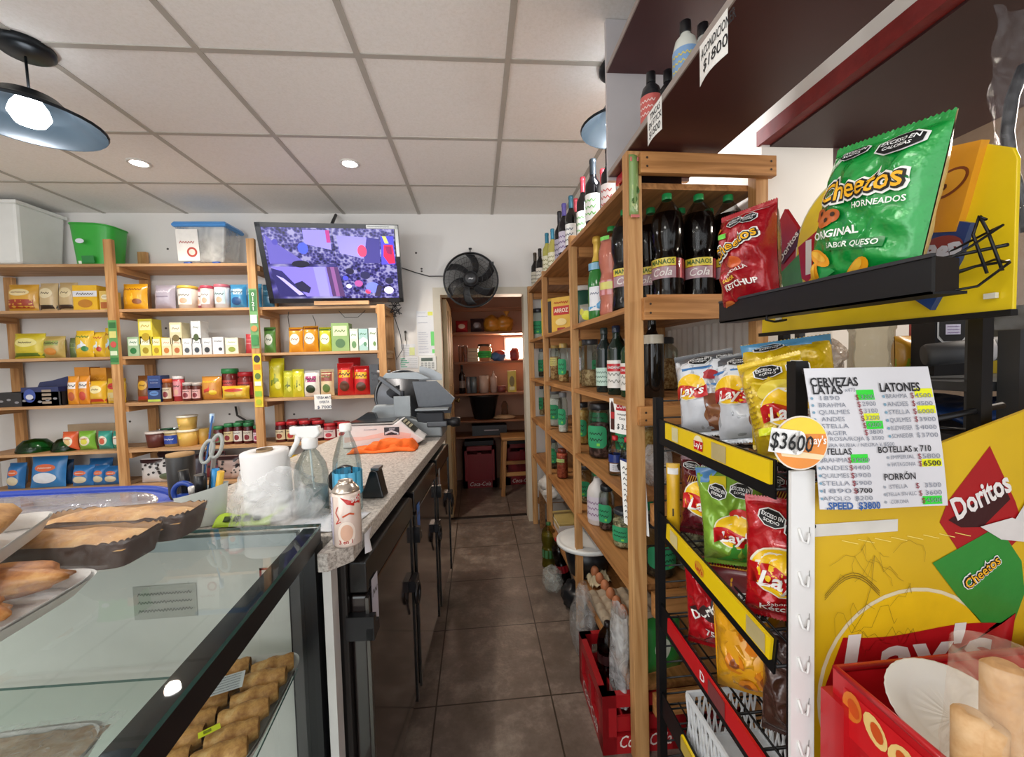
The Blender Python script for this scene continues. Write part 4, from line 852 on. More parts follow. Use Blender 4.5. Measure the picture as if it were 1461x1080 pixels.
mb = MB(); a, b, c, d_ = (-1.419, 3.3, 1.847), (-1.433, 3.3, 1.773), (-1.25, 3.3, 1.78), (-1.07, 3.3, 1.831)
mb.tube([a, b, V(b)+V((-.02, .06, -.08))], .0025, I('#55504a'), 5); mb.tube([c, V(c)+V((.02, 0, -.06)), V(c)+V((.0, .05, -.12))], .0025, I('#55504a'), 5)
mb.tube([d_, V(d_)+V((.06, 0, -.07)), V(d_)+V((.16, 0, -.07)), V(d_)+V((.24, 0, 0))], .0025, I('#55504a'), 5); tag(ob(mb, 'cable'), 'thin wires hanging under the television shelf', 'cable')
mb = MB(); a = (-1.936, 3.45, 1.082); mb.tube([V(a), V(a)+V((.02, -.02, -.07)), V(a)+V((.1, -.03, -.12)), V(a)+V((.17, -.02, -.2))], .008, I('#3c3a38')); tag(ob(mb, 'cable'), 'short black cable sticking out of the wall above green lidded jars', 'cable')
def wallcard(name, label, px0, px1, fn, base='#e4e6e8', cat='notice'):
    w = px1[0]-px0[0]; h = px0[2]-px1[2]; return card(name, label, cat, plane_map((px0[0], YW-.003, px0[2]), (1, 0, 0), (0, 0, 1)), w, h, lambda mb, mp: fn(mb, mp, w, h), base)
def n1(mb, mp, w, h):
    mb.rect(mp, w*.62, w*.9, -h*.1, -h*.015, P('#dfe04a'), 1); mb.rect(mp, w*.75, w*.96, -h*.78, -h*.46, P('#5fcf5a'), 1); mb.rect(mp, w*.8, w*.96, -h*.95, -h*.86, P('#5fcf5a'), 1)
    for k, y in enumerate((.04, .12, .26, .48, .52, .58, .63, .68, .73, .8, .85, .92)): mb.scribble(mp, w*.06, w*(.6 if k % 3 else .5), -h*y, h*.014, I('#7a84a8'), 2, seed=k)
wallcard('price_list', 'tall sheet of prices with green highlights left of the doorway', (-0.485, 3.474, 1.821), (-0.337, 3.474, 1.451), n1)
def n2(mb, mp, w, h):
    mb.rect(mp, w*.6, w*.95, -h*.98, -h*.3, P('#d3d98a'), 1)
    for k in range(6): mb.scribble(mp, w*.06, w*.62, -h*(.1+.15*k), h*.04, I('#7c8698'), 2, seed=k)
wallcard('price_list', 'small sheet with pale yellow column above the keypad', (-0.627, 3.474, 1.551), (-0.504, 3.474, 1.455), n2)
def n3(mb, mp, w, h):
    for k in range(5): mb.rect(mp, w*.05, w*(.3+.1*(k % 3)), -h*(.22+.17*k), -h*(.14+.17*k), P('#57b08a'), 1); mb.scribble(mp, w*.45, w*.95, -h*(.2+.17*k), h*.04, I('#8a949c'), 2, seed=k)
wallcard('price_list', 'sheet with green marks left of the keypad', (-0.636, 3.474, 1.447), (-0.485, 3.474, 1.349), n3)
kp0, kp1 = (-0.478, 3.45, 1.448), (-0.333, 3.45, 1.328); kw, kh = kp1[0]-kp0[0], kp0[2]-kp1[2]
kp = thing('alarm_keypad', 'white alarm keypad with small screen beside the doorway', 'keypad', (kp0[0]+kw/2, YW-.001, kp0[2]-kh/2))
mb = MB(); mb.box(-kw/2, kw/2, -.028, 0, -kh/2, kh/2, PLA('#e2e3de')); ob(mb, 'body', kp, bevel=.005)
mb = MB(); mb.rect(plane_map((0, -.029, 0), (1, 0, 0), (0, 0, 1)), -kw*.35, kw*.3, kh*.14, kh*.36, I('#5c6a60'), 1); ob(mb, 'screen', kp)
mb = MB()
for i in range(4):
    for j in range(3): mb.cbox((-kw*.3+kw*.2*i, -.0295, kh*.0-kh*.15*j), (kw*.14, .003, kh*.1), PLA('#a9aca8'))
ob(mb, 'buttons', kp)
mb = MB(); a = (-0.579, 3.45, 1.647); mb.tube([a, V(a)+V((0, .0, -.07))], .004, I('#555048'), 6); mb.lathe([(0, 0), (.008, .005), (.008, .02), (0, .025)], I('#2c2c2c'), 8, c=(a[0], a[1]+.01, a[2]-.01)); tag(ob(mb, 'wall_hook'), 'dark hook with short chain on the white wall', 'hook')

# ================================================================== counter with under-counter fridges
CD, CR_, CO = V((.068, .9977, 0)), V((.9977, -.068, 0)), V((-.318, .965, 0))
CROT = (0, 0, math.atan2(-.068, .9977))
LAM = SPECK('#8d857c', '#b7afa5', '#cfc8be', 110, .4, 'laminate', (.38, .6))
ct = thing('counter', 'grey speckled worktop counter with chamfered near corner', 'counter', (CO.x, CO.y, 0), CROT)
mb = MB(); top = [(0, .05), (-.042, 0), (-.066, 0), (-.066, .10), (-.66, .10), (-.66, 1.62), (0, 1.62)]
a = [mb.av((x, y, .905)) for x, y in top]; b = [mb.av((x, y, .95)) for x, y in top]
mb.af(b[::-1], LAM); mb.af(a, LAM)
for k in range(len(top)): mb.af((a[k], b[k], b[(k+1) % 7], a[(k+1) % 7]), LAM)
ob(mb, 'worktop', ct, bevel=.003)
mb = MB(); mb.box(-.062, -.042, .015, .05, 0, .904, PLA('#d4d2cc')); ob(mb, 'end_panel', ct)
mb = MB(); mb.box(-.66, -.645, .12, 1.6, .1, .904, PLA('#c9c2b6')); ob(mb, 'back_panel', ct)
stb = thing('side_table', 'low pale table behind the display case under the blue rimmed box', 'table', (-1.42, 1.38, 0))
mb = MB(); mb.box(-.6, .42, -.24, .3, .84, .87, M('#b9a890', .6)); ob(mb, 'table_top', stb)
for xx in (-.57, .39):
    for yy in (-.21, .27): mb = MB(); mb.box(xx-.02, xx+.02, yy-.02, yy+.02, 0, .84, M('#8f7a60', .6)); ob(mb, 'leg', stb)
def fridge(label, y0, y1, sticker):
    p = CO+CD*y0+CR_*.05; f = thing('undercounter_fridge', label, 'fridge', (p.x, p.y, 0), CROT, 'black under-counter fridges'); L_ = y1-y0
    BK = M('#1f1d1c', .18, var=.05, coat=.4); GLS = M('#2a2321', .08, var=.05, coat=.8); ST = M('#6f6c68', .3, .9)
    mb = MB(); mb.box(-.6, -.075, .005, L_-.005, .06, .895, BK); ob(mb, 'cabinet', f, bevel=.004)
    mb = MB(); mb.box(-.075, -.035, .025, L_-.03, .12, .80, GLS); d = ob(mb, 'door', f, bevel=.006)
    mb = MB(); mb.box(-.034, -.026, .015, .027, .12, .80, ST); ob(mb, 'edge_trim', d)
    mb = MB(); mb.box(-.06, -.030, L_-.03, L_-.012, .10, .88, BK, {'r': ST}); ob(mb, 'edge_trim', d)
    mb = MB(); mb.box(-.075, -.03, .02, L_-.03, .81, .89, M('#181717', .25, coat=.3)); ob(mb, 'control_panel', f, bevel=.004)
    mb = MB()
    mb.box(-.034, -.012, L_-.09, L_-.02, .56, .60, M('#26262a', .35, .6)); mb.tube([(-.012, L_-.055+.03*math.cos(t), .54+.035*math.sin(t)) for t in [2*PI*k/18 for k in range(18)]], .007, M('#3a3a3c', .3, .9), 6, True)
    mb.tube([(-.02, L_-.05, .54), (-.015, L_-.045, .49), (-.02, L_-.04, .45)], .005, M('#2c2a2a', .4), 6); ob(mb, 'latch', d)
    mb = MB(); mb.box(-.08, -.01, .0, .022, .70, .76, M('#17171a', .3)); mb.box(-.03, -.012, .0, .05, .7, .73, M('#17171a', .3)); ob(mb, 'hinge', f)
    mb = MB(); mp = plane_map((-.028, .045, .74), (0, 1, 0), (0, 0, 1)); mb.rect(mp, 0, .05, -.05, .09, P(sticker), 1, 1, 2); mb.scribble(mp, .006, .044, .05, .02, I('#666666'), 2); ob(mb, 'sticker', f)
    mb = MB()
    for yy in (.06, L_-.06):
        for xx in (-.53, -.12): mb.lathe([(.02, 0), (.02, .06)], BK, 10, c=(xx, yy, 0))
    ob(mb, 'feet', f)
fridge('black fridge under the near end of the counter beside the display case', .055, .60, '#c9c9d6')
fridge('black fridge in the middle under the counter', .605, 1.12, '#3a74c4')
fridge('black fridge under the far end of the counter by the doorway', 1.125, 1.60, '#b5b9bd')
mb = MB(); q = CO+CR_*.006+CD*.10; mp = plane_map((q.x, q.y, .95), tuple(CD), (0, 0, 1)); mb.grid(lambda u, v: mp(.06*u, -.05+.05*v, .004+.012*math.sin(u*5)*(1-v)), 6, 4, M('#e8e8ec', .4)); tag(ob(mb, 'paper_scrap', loc=None), 'crumpled white scrap hanging over the counter edge', 'paper')

# ---- spray can
p = (-0.326, 1.01, 0.95); sc = thing('spray_can', 'air freshener spray can standing on the near counter corner', 'spray can', (p[0]-.003, p[1]+.012, .951))
r = .0335; mb = MB(); mb.lathe([(r*.95, 0), (r, .004), (r, .122), (r*.93, .128)], M('#e6d2c4', .25, .1, coat=.4), 28); mp = cyl_map(0, 0, r, 0, -PI/2-.1)
mb.rect(mp, -.05, -.022, .004, .122, P('#cfc8d6'), 1); mb.rect(mp, -.046, -.038, .02, .05, I('#4a5a8a'), 2)
for k in range(6): mb.scribble(mp, -.047, -.026, .06+.009*k, .004, I('#7a6a7a'), 2, seed=k)
mb.fan(mp, [(.0, .122), (.015, .104), (.03, .098), (.05, .1), (.05, .122)], P('#c62a24'), 1, 2); mb.text(mp, '360', .036, .112, .016, I('#f2ece4'), 2, off=.02)
mb.ell(mp, .012, .035, .02, .028, P('#f0e0d0'), 1); mb.ell(mp, .012, .036, .014, .02, P('#dcae92'), 2); mb.stroke(mp, [(-.006, .1), (-.012, .085), (-.004, .07), (-.012, .058), (0, .064)], .002, I('#c0392b'), 2); mb.text(mp, '3 en 1', .01, .014, .013, I('#b5342a'), 2, off=.02); mb.stroke(mp, [(.004, .075), (.02, .082), (.03, .078)], .004, I('#c4512c'), 2)
ob(mb, 'body', sc)
mb = MB(); mb.lathe([(r*.93, .128), (r*.96, .131), (r*.9, .135), (r*.62, .147), (r*.5, .149), (r*.52, .152), (r*.5, .155), (r*.4, .153), (r*.3, .15), (0, .15)], M('#c9bcae', .25, .8), 28); ob(mb, 'dome', sc)
# ---- clear bottle with blue label
p = (-0.396, 1.253, 0.95); top_ = (-0.402, 1.3, 1.191); yb = p[1]; hb = .262
b_ = bottle('plastic_bottle', 'clear bottle with white cap and blue label on the counter', (p[0], p[1], .951), .041, hb, [(0, 0), (.9, 0), (1, .02), (1, .50), (.95, .60), (.62, .78), (.36, .88), (.34, .93)], '#dfe8ea', cap='#ecebe6', capz=.915, capr=.42, labs=[(.20, .46, '#58b4dc', .98)], clear='#e6eeee')
mb = MB(); mp = cyl_map(0, 0, .042); mb.rect(mp, -.008, .022, .075, .1, I('#dff0f8'), 2); mb.text(mp, 'DW', .008, .06, .018, I('#1d5f8c'), 2, off=.02); ob(mb, 'print', b_)
# ---- trigger spray bottle
p = (-0.493, 1.235, 0.95); hb = .25
sp = bottle('spray_bottle', 'clear trigger spray bottle with white head beside the towel roll', (p[0], p[1], .951), .046, .20, [(0, 0), (.9, 0), (1, .03), (1, .62), (.9, .75), (.5, .92), (.32, .98), (.32, 1)], '#cfd8d8', clear='#e2e9e9', liquid=('#a9b0b0', .40))
mb = MB(); WP = PLA('#e9e8e4'); mb.lathe([(.02, .195), (.022, .2), (.022, .225), (.014, .232)], WP, 18)
mb.box(-.052, .03, -.012, .012, .238, .262, WP); mb.prism([(-.03, .23), (.022, .226), (.034, .24), (.028, .262), (-.04, .262)], -.013, .013, WP); ob(mb, 'spray_head', sp, bevel=.004)
mb = MB(); mb.tube([(-.03, 0, .242), (-.036, 0, .215), (-.05, 0, .19), (-.058, 0, .175)], lambda t: .009-.003*t, WP, 8); ob(mb, 'trigger', sp)
mb = MB(); mb.tube([(0, 0, .2), (.004, 0, .1), (.02, 0, .02)], .003, PLA('#dfe2e0'), 6); ob(mb, 'dip_tube', sp)
# ---- tape dispenser
p = (-0.396, 1.29, 0.95); td = thing('tape_dispenser', 'black tape dispenser behind the blue labelled bottle', 'tape dispenser', (p[0], p[1]+.09, .951), (0, 0, -.1))
BKP = PLA('#141416', .25); mb = MB(); mb.prism([(-.09, 0), (.085, 0), (.078, .03), (.066, .088), (.05, .094), (.04, .085), (.02, .03), (-.03, .025), (-.085, .03)], -.026, .026, BKP); ob(mb, 'body', td, bevel=.004)
mb = MB(); mb.T = Matrix.Translation((-.055, 0, .058)) @ Matrix.Rotation(PI/2, 4, 'X')
mb.lathe([(.026, -.02), (.044, -.022), (.044, .022), (.026, .02), (.026, -.02)], BKP, 26, cap=False); ob(mb, 'reel', td)
mb = MB(); mb.box(.044, .07, -.022, .022, .09, .098, M('#8a8a8c', .3, .8)); ob(mb, 'cutter', td)
# ---- orange cloth
p = (-0.484, 2.122, 0.95)
mb = MB(); OC = M('#ef6a1c', .85, var=.08, scale=60, bump=.2)
for lay, (w, dd, ox, oy, z) in enumerate(((.33, .15, 0, 0, 0), (.27, .12, .03, .01, .018), (.22, .09, .06, .0, .034))):
    def cl(u, v, w=w, dd=dd, ox=ox, oy=oy, z=z):
        n = noise.noise(V((u*4+lay*3, v*5, lay))); e = min(u, 1-u, v, 1-v)
        return V((ox+w*(u-.5)+.012*n, oy+dd*(v-.5)+.018*noise.noise(V((u*6, v*3, lay+5))), .003+z*(min(1, e*7))+.02*min(1, e*9)*(1+.5*n)*(1+.4*math.sin(u*9+v*6))*.6))
    mb.grid(cl, 30, 14, OC)
tag(ob(mb, 'cleaning_cloth', loc=(p[0], p[1]+.0, .951), rot=(0, 0, .06), solid=.0015), 'bright orange cleaning cloth crumpled in front of the scale', 'cloth')
# ---- scale
p = (-0.508, 2.232, 0.95); sx, sy = p[0]-.01, p[1]+.22
sl = thing('weighing_scale', 'white shop scale with black platter and keypad on the counter', 'scale', (sx, sy, .951), (0, 0, -.06))
WS = PLA('#e6e2df', .3)
FYS = 2.20; OL = [(-0.713, 2.2, 0.947), (-0.341, 2.2, 0.938), (-0.292, 2.2, 0.981), (-0.338, 2.2, 1.013), (-0.416, 2.2, 1.087), (-0.453, 2.2, 1.066), (-0.676, 2.2, 1.068), (-0.71, 2.2, 1.018)]
OL = [(p_[0]-sx, p_[2]-.951 if k > 1 else 0.) for k, p_ in enumerate(OL)]
sl.rotation_euler = (0, 0, 0); sl.location = (sx, FYS, .951)
mb = MB(); mb.prism(OL, 0, .16, WS); ob(mb, 'body', sl, bevel=.006)
mb = MB(); mp = plane_map((0, -.0005, 0), (1, 0, 0), (0, 0, 1)); L0, R0 = OL[0][0], OL[1][0]; wS = R0-L0; hS = OL[6][1]
mb.fan(mp, [(L0+.01, hS*.25), (L0+wS*.5, hS*.42), (L0+wS*.93, hS*.2), (L0+wS*.95, hS*.55), (L0+wS*.7, hS*.72), (L0+wS*.3, hS*.5), (L0+.01, hS*.5)], P('#ecc8bc'), 1); mb.rect(mp, L0+wS*.58, L0+wS*.79, hS*.52, hS*.88, P('#2c2c36'), 2); mb.fan(mp, [(L0+wS*.59, hS*.55), (L0+wS*.68, hS*.66), (L0+wS*.78, hS*.52), (L0+wS*.78, hS*.62), (L0+wS*.68, hS*.76), (L0+wS*.59, hS*.65)], P('#cfd2d8'), 3); mb.scribble(mp, L0+wS*.3, L0+wS*.48, hS*.8, .007, I('#8b8f9c'), 2); mb.text(mp, 'systel', L0+wS*.69, hS*.81, .014, I('#d8d8e0'), 4, off=.01); ob(mb, 'front_print', sl)
A4, B4 = V((OL[4][0], 0, OL[4][1])), V((OL[3][0], 0, OL[3][1])); dAB = (B4-A4); LAB = dAB.length
mb = MB(); mp2 = plane_map(A4+V((0, .01, 0))+V((.3, 0, .7))*.0012, (0, 1, 0), tuple(-dAB)); mb.rect(lambda a, b, e=0: mp2(a, -b, e), .008, .14, .006, LAB-.006, M('#3c3a30', .4), 1)
for i in range(6):
    for j in range(3): mb.rect(lambda a, b, e=0: mp2(a, -b, e), .02+.018*i, .032+.018*i, .014+.02*j, .026+.02*j, I('#d9d2b4'), 2, 1, 1)
ob(mb, 'keypad', sl)
mb = MB(); PB_ = M('#2a2b2d', .3, .5); xa, xb = OL[6][0]-.005, OL[5][0]+.005; zp = OL[6][1]
mb.box(xa, xb, -.005, .155, zp+.004, zp+.012, M('#b9b6b2', .3, .7)); mb.prism([(xa+.005, zp+.012), (xb-.005, zp+.012), (xb-.005, zp+.018), (xa+.005, zp+.018)], -.003, .15, PB_); mb.prism([(xa+.01, zp+.018), (xa+.12, zp+.018), (xa+.11, zp+.05), (xa+.07, zp+.055)], .11, .15, PB_); ob(mb, 'platter', sl)
# ---- meat slicer behind
q = (-0.506, 2.787, 0.95)
sg = thing('meat_slicer', 'grey metal meat slicer with round blade at the far end of the counter', 'slicer', (-.33, 2.44, .951), (0, 0, -.05))
GM = M('#63666a', .42, .6, var=.06, scale=40); DM = M('#3c3e42', .45, .6); LM = M('#94999b', .4, .6)
mb = MB(); mb.prism([(-.30, .0), (.12, .0), (.12, .06), (.03, .09), (-.06, .12), (-.13, .2), (-.27, .2), (-.30, .15)], -.02, .22, LM); ob(mb, 'base', sg, bevel=.012)
mb = MB(); mb.T = Matrix.Translation((-.12, .06, .235)) @ Matrix.Rotation(.25, 4, 'Z') @ Matrix.Rotation(PI/2-.35, 4, 'X')
mb.lathe([(0, .018), (.05, .018), (.055, .012), (.148, .006), (.152, 0), (.148, -.004), (0, -.006)], M('#585b60', .42, .75), 40); mb.T = Matrix(); ob(mb, 'blade', sg)
mb = MB(); mb.T = Matrix.Translation((-.12, .075, .24)) @ Matrix.Rotation(.25, 4, 'Z') @ Matrix.Rotation(PI/2-.35, 4, 'X')
mb.lathe([(.13, -.02), (.166, -.02), (.166, .012), (.156, .012), (.156, -.012)], GM, 40, cap=False); mb.T = Matrix(); ob(mb, 'blade_guard', sg)
mb = MB(); mb.T = Matrix.Translation((-.20, .11, .24)) @ Matrix.Rotation(PI/2, 4, 'Y'); mb.lathe([(.0, -.09), (.06, -.09), (.075, -.06), (.08, .06), (.0, .06)], DM, 28); mb.T = Matrix(); ob(mb, 'motor_housing', sg)
mb = MB(); mb.prism([(-.23, .352), (-.20, .385), (-.02, .385), (.06, .345), (-.0, .34), (-.19, .352)], .0, .03, LM); mb.beam((-.235, -.02, .36), (-.10, -.03, .255), .03, .02, GM); mb.box(-.15, -.055, -.05, -.03, .13, .25, LM); mb.lathe([(0, 0), (.012, 0), (.012, .03), (0, .03)], DM, 12, c=(-.10, -.04, .25)); ob(mb, 'arm', sg, bevel=.002)
mb = MB(); mb.prism([(-.05, .33), (.09, .33), (.195, .225), (.165, .175), (-.02, .18)], -.0, .012, GM); mb.box(-.02, .165, -.1, .012, .168, .176, LM); mb.prism([(-.02, .175), (.18, .19), (.17, .14), (.0, .14)], -.012, .0, DM); ob(mb, 'carriage_tray', sg)
mb = MB(); mb.prism([(-.03, .33), (-.022, .42), (.05, .40), (.11, .365), (.11, .33)], .10, .106, M('#9ea2a4', .4, .5)); ob(mb, 'thickness_plate', sg)
mb = MB(); mb.box(-.03, .13, -.02, .03, .085, .15, DM); mb.box(.03, .15, -.03, .02, .06, .095, GM); ob(mb, 'slide_block', sg, bevel=.008)
mb = MB(); mb.T = Matrix.Translation((.13, -.0, .085)) @ Matrix.Rotation(PI/2, 4, 'Y'); mb.lathe([(0, 0), (.02, 0), (.02, .035), (.028, .04), (.03, .055), (.026, .09), (0, .095)], M('#1c1c1f', .4), 18); ob(mb, 'knob', sg)
# ---- paper towel roll in a plastic bag, scrubber, sheet
p = (-0.613, 1.18, 0.95); tx, ty = p[0], p[1]+.03
tr = thing('paper_roll', 'white paper towel roll standing in a plastic bag', 'paper roll', (tx, ty+.03, .952), (.04, -.03, 0))
mb = MB(); mb.lathe([(.022, .0), (.062, 0), (.0625, .004), (.0625, .19), (.061, .194), (.022, .194), (.0215, .19), (.0215, .01)], M('#ebe9e7', .9, var=.02, bump=.1), 32, cap=False); ob(mb, 'sheets', tr)
mb = MB(); mb.lathe([(.021, .02), (.021, .2)], M('#9c8466', .9), 24, cap=False); ob(mb, 'cardboard_tube', tr)
mb = MB(); FL = FILM('#fbfcfc', .30, 13, .15)
def pb(u, v):
    a = 2*PI*u; t = v; rad = (.115+.03*math.cos(a))*(1-.42*t**2)*(1+.17*noise.noise(V((math.cos(a)*3, math.sin(a)*3, t*5)))+.08*noise.noise(V((math.cos(a)*9, math.sin(a)*9, t*14))))
    return V((.045*t*0+rad*math.cos(a)*1.15+.03, rad*math.sin(a)*.85, .004+.135*t+.02*math.sin(a*3+t*4)*t))
mb.grid(pb, 56, 22, FL, wrap=True); tag(ob(mb, 'plastic_bag', loc=(tx-.03, ty+.02, .951)), 'crinkled clear plastic bag around the paper towel roll', 'plastic bag')
p = (-0.656, 1.167, 0.95); mb = MB(); LG = M('#b5d63a', .6, var=.08)
mb.grid(lambda u, v: V((.15*(u-.5), .07*(v-.5), .004+.022*math.sin(PI*min(1, max(0, v*1.0)))*(1+.2*math.sin(u*14)))), 24, 8, LG); mp = plane_map((0, -.026, .018), (1, 0, 0), (0, .75, .66))
for k in range(4): mb.rect(mp, -.05+.026*k, -.032+.026*k, -.004, .012, I('#37451c'), 2, 1, 1)
mb.grid(lambda u, v: V((.06+.05*u, -.0+.03*(v-.5)*(1-u*.7), .01+.035*u)), 6, 4, LG)
tag(ob(mb, 'cleaning_pad', loc=(p[0], p[1]+.03, .951), solid=.002), 'lime green cleaning pad wrapper in front of the plastic bag', 'cleaning pad')
p = (-0.438, 1.106, 0.95); mb = MB(); mb.grid(lambda u, v: V((.19*(u-.5)+.03*v, .13*(v-.5), .002+.006*abs(noise.noise(V((u*4, v*4, 1)))))), 12, 8, M('#dde0e4', .5)); tag(ob(mb, 'paper_sheet', loc=(p[0]-.01, p[1]+.05, .951), solid=.0006), 'loose white sheet lying on the counter behind the display case corner', 'paper')
# ---- pen pot
p = (-0.787, 1.187, 0.95); pt = thing('pen_pot', 'pale oval pot with green diamond sticker', 'pot', (p[0], p[1]+.03, .951))
mb = MB(); f_ = lambda rr, z: (lambda a: V((rr*.068*math.cos(a), rr*.05*math.sin(a), z+.016*math.cos(a)*(z > .05))))
PG = PLA('#d3d9d3'); mb.grid(lambda u, v: f_(.82+.18*v, .001+.095*v)(2*PI*u), 32, 6, PG, wrap=True); mb.grid(lambda u, v: f_(.97-.18*v, .093-.09*v)(2*PI*u), 32, 6, PG, wrap=True); mb.grid(lambda u, v: V((.055*math.cos(2*PI*u)*v, .04*math.sin(2*PI*u)*v, .003)), 24, 2, PG, wrap=True); ob(mb, 'body', pt)
mb = MB(); mp = plane_map((-.028, -.0475, .058), (1, -.25, 0), (0, -.1, 1)); mb.fan(mp, [(.012, 0), (0, .012), (-.012, 0), (0, -.012)], P('#45c33a'), 2, 1); ob(mb, 'sticker', pt)
B0 = V((p[0], p[1]+.03, .951))
def pen(name, label, cat, dx, dy, tip, r, col, cap=None, capf=.6):
    a = B0+V((dx, dy, .006)); b = B0+V(tip); mb = MB(); mb.tube([a, a+(b-a)*.5, b], r, PLA(col), 10); o = tag(ob(mb, name), label, cat)
    if cap: c = MB(); c.tube([a+(b-a)*capf, b+(b-a)*.02], r*1.2, PLA(cap), 10); ob(c, 'cap', o)
pen('marker_pen', 'thick black marker leaning at the left of the pot', 'marker', -.03, 0, (-.045, .0, .15), .0105, '#1c1c22', '#101014', .4)
pen('marker_pen', 'black capped marker with red and white grip in the pot', 'marker', .005, -.01, (.012, -.02, .14), .0125, '#c23a48', '#121216', .6)
pen('marker_pen', 'blue flat handled pen at the right of the pot', 'pen', .02, .01, (.035, .01, .15), .0095, '#2f8fd0')
pen('utility_knife', 'yellow handled cutter at the right rim of the pot', 'cutter', .03, 0, (.058, -.005, .145), .009, '#e8b93c')
pen('marker_pen', 'short pink red pen beside the black capped marker', 'pen', -.01, -.012, (-.006, -.03, .11), .007, '#b8324a', '#d9d5d0', .85)
mb = MB(); a = B0+V((-.015, .0, .01)); b = B0+V((.022, .03, .30)); mb.beam(a, b, .013, .004, GL('#9cc7ec', 1.)); mb.beam(a+(b-a)*.2, b-(b-a)*.04, .009, .003, M('#a8c8ec', .3)); mb.tube([b-V((.002, 0, .02)), b+V((0, 0, .006))], .006, M('#b8d4f0', .3), 8)
tag(ob(mb, 'plastic_skewer'), 'long translucent light blue stick standing up out of the pot', 'stick')
mb = MB(); SG = PLA('#a7aaa5')
for (cx_, cz, tl) in ((.014, .20, .35), (.04, .215, .30)):
    mb.tube([B0+V((cx_+.014*math.cos(t)*math.cos(tl)+.034*math.sin(t)*math.sin(tl), .012, cz-.014*math.cos(t)*math.sin(tl)+.034*math.sin(t)*math.cos(tl))) for t in [2*PI*k/22 for k in range(22)]], .005, SG, 7, True)
mb.beam(B0+V((.005, .012, .165)), B0+V((-.01, .012, .012)), .016, .004, M('#9a9c9e', .3, .9)); mb.beam(B0+V((.028, .016, .18)), B0+V((.004, .016, .012)), .016, .004, M('#9a9c9e', .3, .9)); tag(ob(mb, 'scissors'), 'grey handled scissors standing handles up in the pot', 'scissors')
mb = MB(); mb.tube([B0+V((-.035+.026*math.cos(t), -.018, .095+.026*math.sin(t))) for t in [PI*2*k/24 for k in range(24)]], .007, PLA('#27479c'), 8, True); mb.box(B0.x-.05, B0.x-.02, B0.y-.022, B0.y-.01, B0.z+.03, B0.z+.09, PLA('#27479c')); tag(ob(mb, 'tape_holder'), 'blue round hand tool over the left rim of the pot', 'tool')
mb = MB(); c_ = (-0.936, 1.36, 1.095); mb.lathe([(.03, -.11), (.034, -.10), (.037, .02), (.035, .025)], M('#2a2826', .4), 22, c=c_); mb.lathe([(.036, .022), (.036, .03), (.0, .032)], M('#b08a5c', .8), 22, c=c_)
mb.v = [V((v.x, v.y, v.z)) for v in mb.v]; zlo = min(v.z for v in mb.v); tag(ob(mb, 'storage_canister', loc=(0, 0, .952-zlo)) if False else ob(mb, 'storage_canister'), 'dark canister with cork coloured lid behind the pen pot', 'canister')

# ================================================================== glass display case in front
def ex(y): return -.392-.058*(y-1.022)
dc = thing('display_case', 'glass counter display case with black frame in front', 'display case', (-.9, .62, 0))
FB2 = M('#101114', .35, var=.04); GT = GL('#eef5f2', .9, ior=1.5); GE = M('#3f6a64', .15, var=.05)
yn, yf, xl = .22, 1.026, -1.62
mb = MB(); z0, z1 = .992, 1.0
A = [(ex(yn), yn), (ex(yf), yf), (xl, yf+.03), (xl, yn)]
lo = [mb.av((x, y, z0)) for x, y in A]; hi = [mb.av((x, y, z1)) for x, y in A]
mb.af(hi, GT)
for k in range(4): mb.af((lo[k], lo[(k+1) % 4], hi[(k+1) % 4], hi[k]), GE)
ob(mb, 'top_glass', dc, w=True)
mb = MB(); t = .04
for zz in (.952,): mb.beam((ex(yn)-.022, yn, zz+.018), (ex(yf)-.022, yf-.0, zz+.018), t, t, FB2)
ob(mb, 'frame_rail', dc, w=True)
mb = MB(); mb.beam((ex(yf)-.03, yf-.024, .02), (ex(yf)-.03, yf-.024, .955), .062, .05, FB2, up=(0, 1, 0)); ob(mb, 'frame_post', dc, w=True)
mb = MB(); mb.beam((ex(yn)-.03, yn+.024, .02), (ex(yn)-.03, yn+.024, .955), .062, .05, FB2, up=(0, 1, 0)); ob(mb, 'frame_post', dc, w=True)
mb = MB(); mb.beam((ex(yf)-.05, yf-.012, .974), (xl, yf+.018, .974), .02, .03, M('#9aa3a2', .3, .5)); ob(mb, 'frame_rail', dc, w=True)
mb = MB(); mb.quad((ex(yn)-.012, yn, .12), (ex(yf)-.012, yf-.05, .12), (ex(yf)-.012, yf-.05, .95), (ex(yn)-.012, yn, .95), GL('#f2f7f5', .6)); ob(mb, 'side_glass', dc, w=True)
WH = PLA('#cfcec6', .4); mb = MB(); mb.box(xl, ex(yf)-.06, yf-.012, yf-.002, .1, .965, WH); ob(mb, 'end_panel', dc, w=True)
mb = MB(); mb.box(xl, -.43, yn, yf-.012, .10, .13, WH); ob(mb, 'base_panel', dc, w=True)
mb = MB(); mb.box(xl-.01, xl, yn, yf, .1, .96, WH); ob(mb, 'side_panel', dc, w=True)
mb = MB(); zs = .685
A = [(ex(yn)-.03, yn+.03), (ex(yf)-.045, yf-.06), (xl+.02, yf-.03), (xl+.02, yn+.03)]
hi = [mb.av((x, y, zs)) for x, y in A]; lo = [mb.av((x, y, zs-.006)) for x, y in A]; mb.af(hi, GL('#e6f0ec', .6))
for k in range(4): mb.af((lo[k], lo[(k+1) % 4], hi[(k+1) % 4], hi[k]), GE)
ob(mb, 'glass_shelf', dc, w=True)
mb = MB(); mp = plane_map((0, yf-.0125, 0), (1, 0, 0), (0, 0, 1))
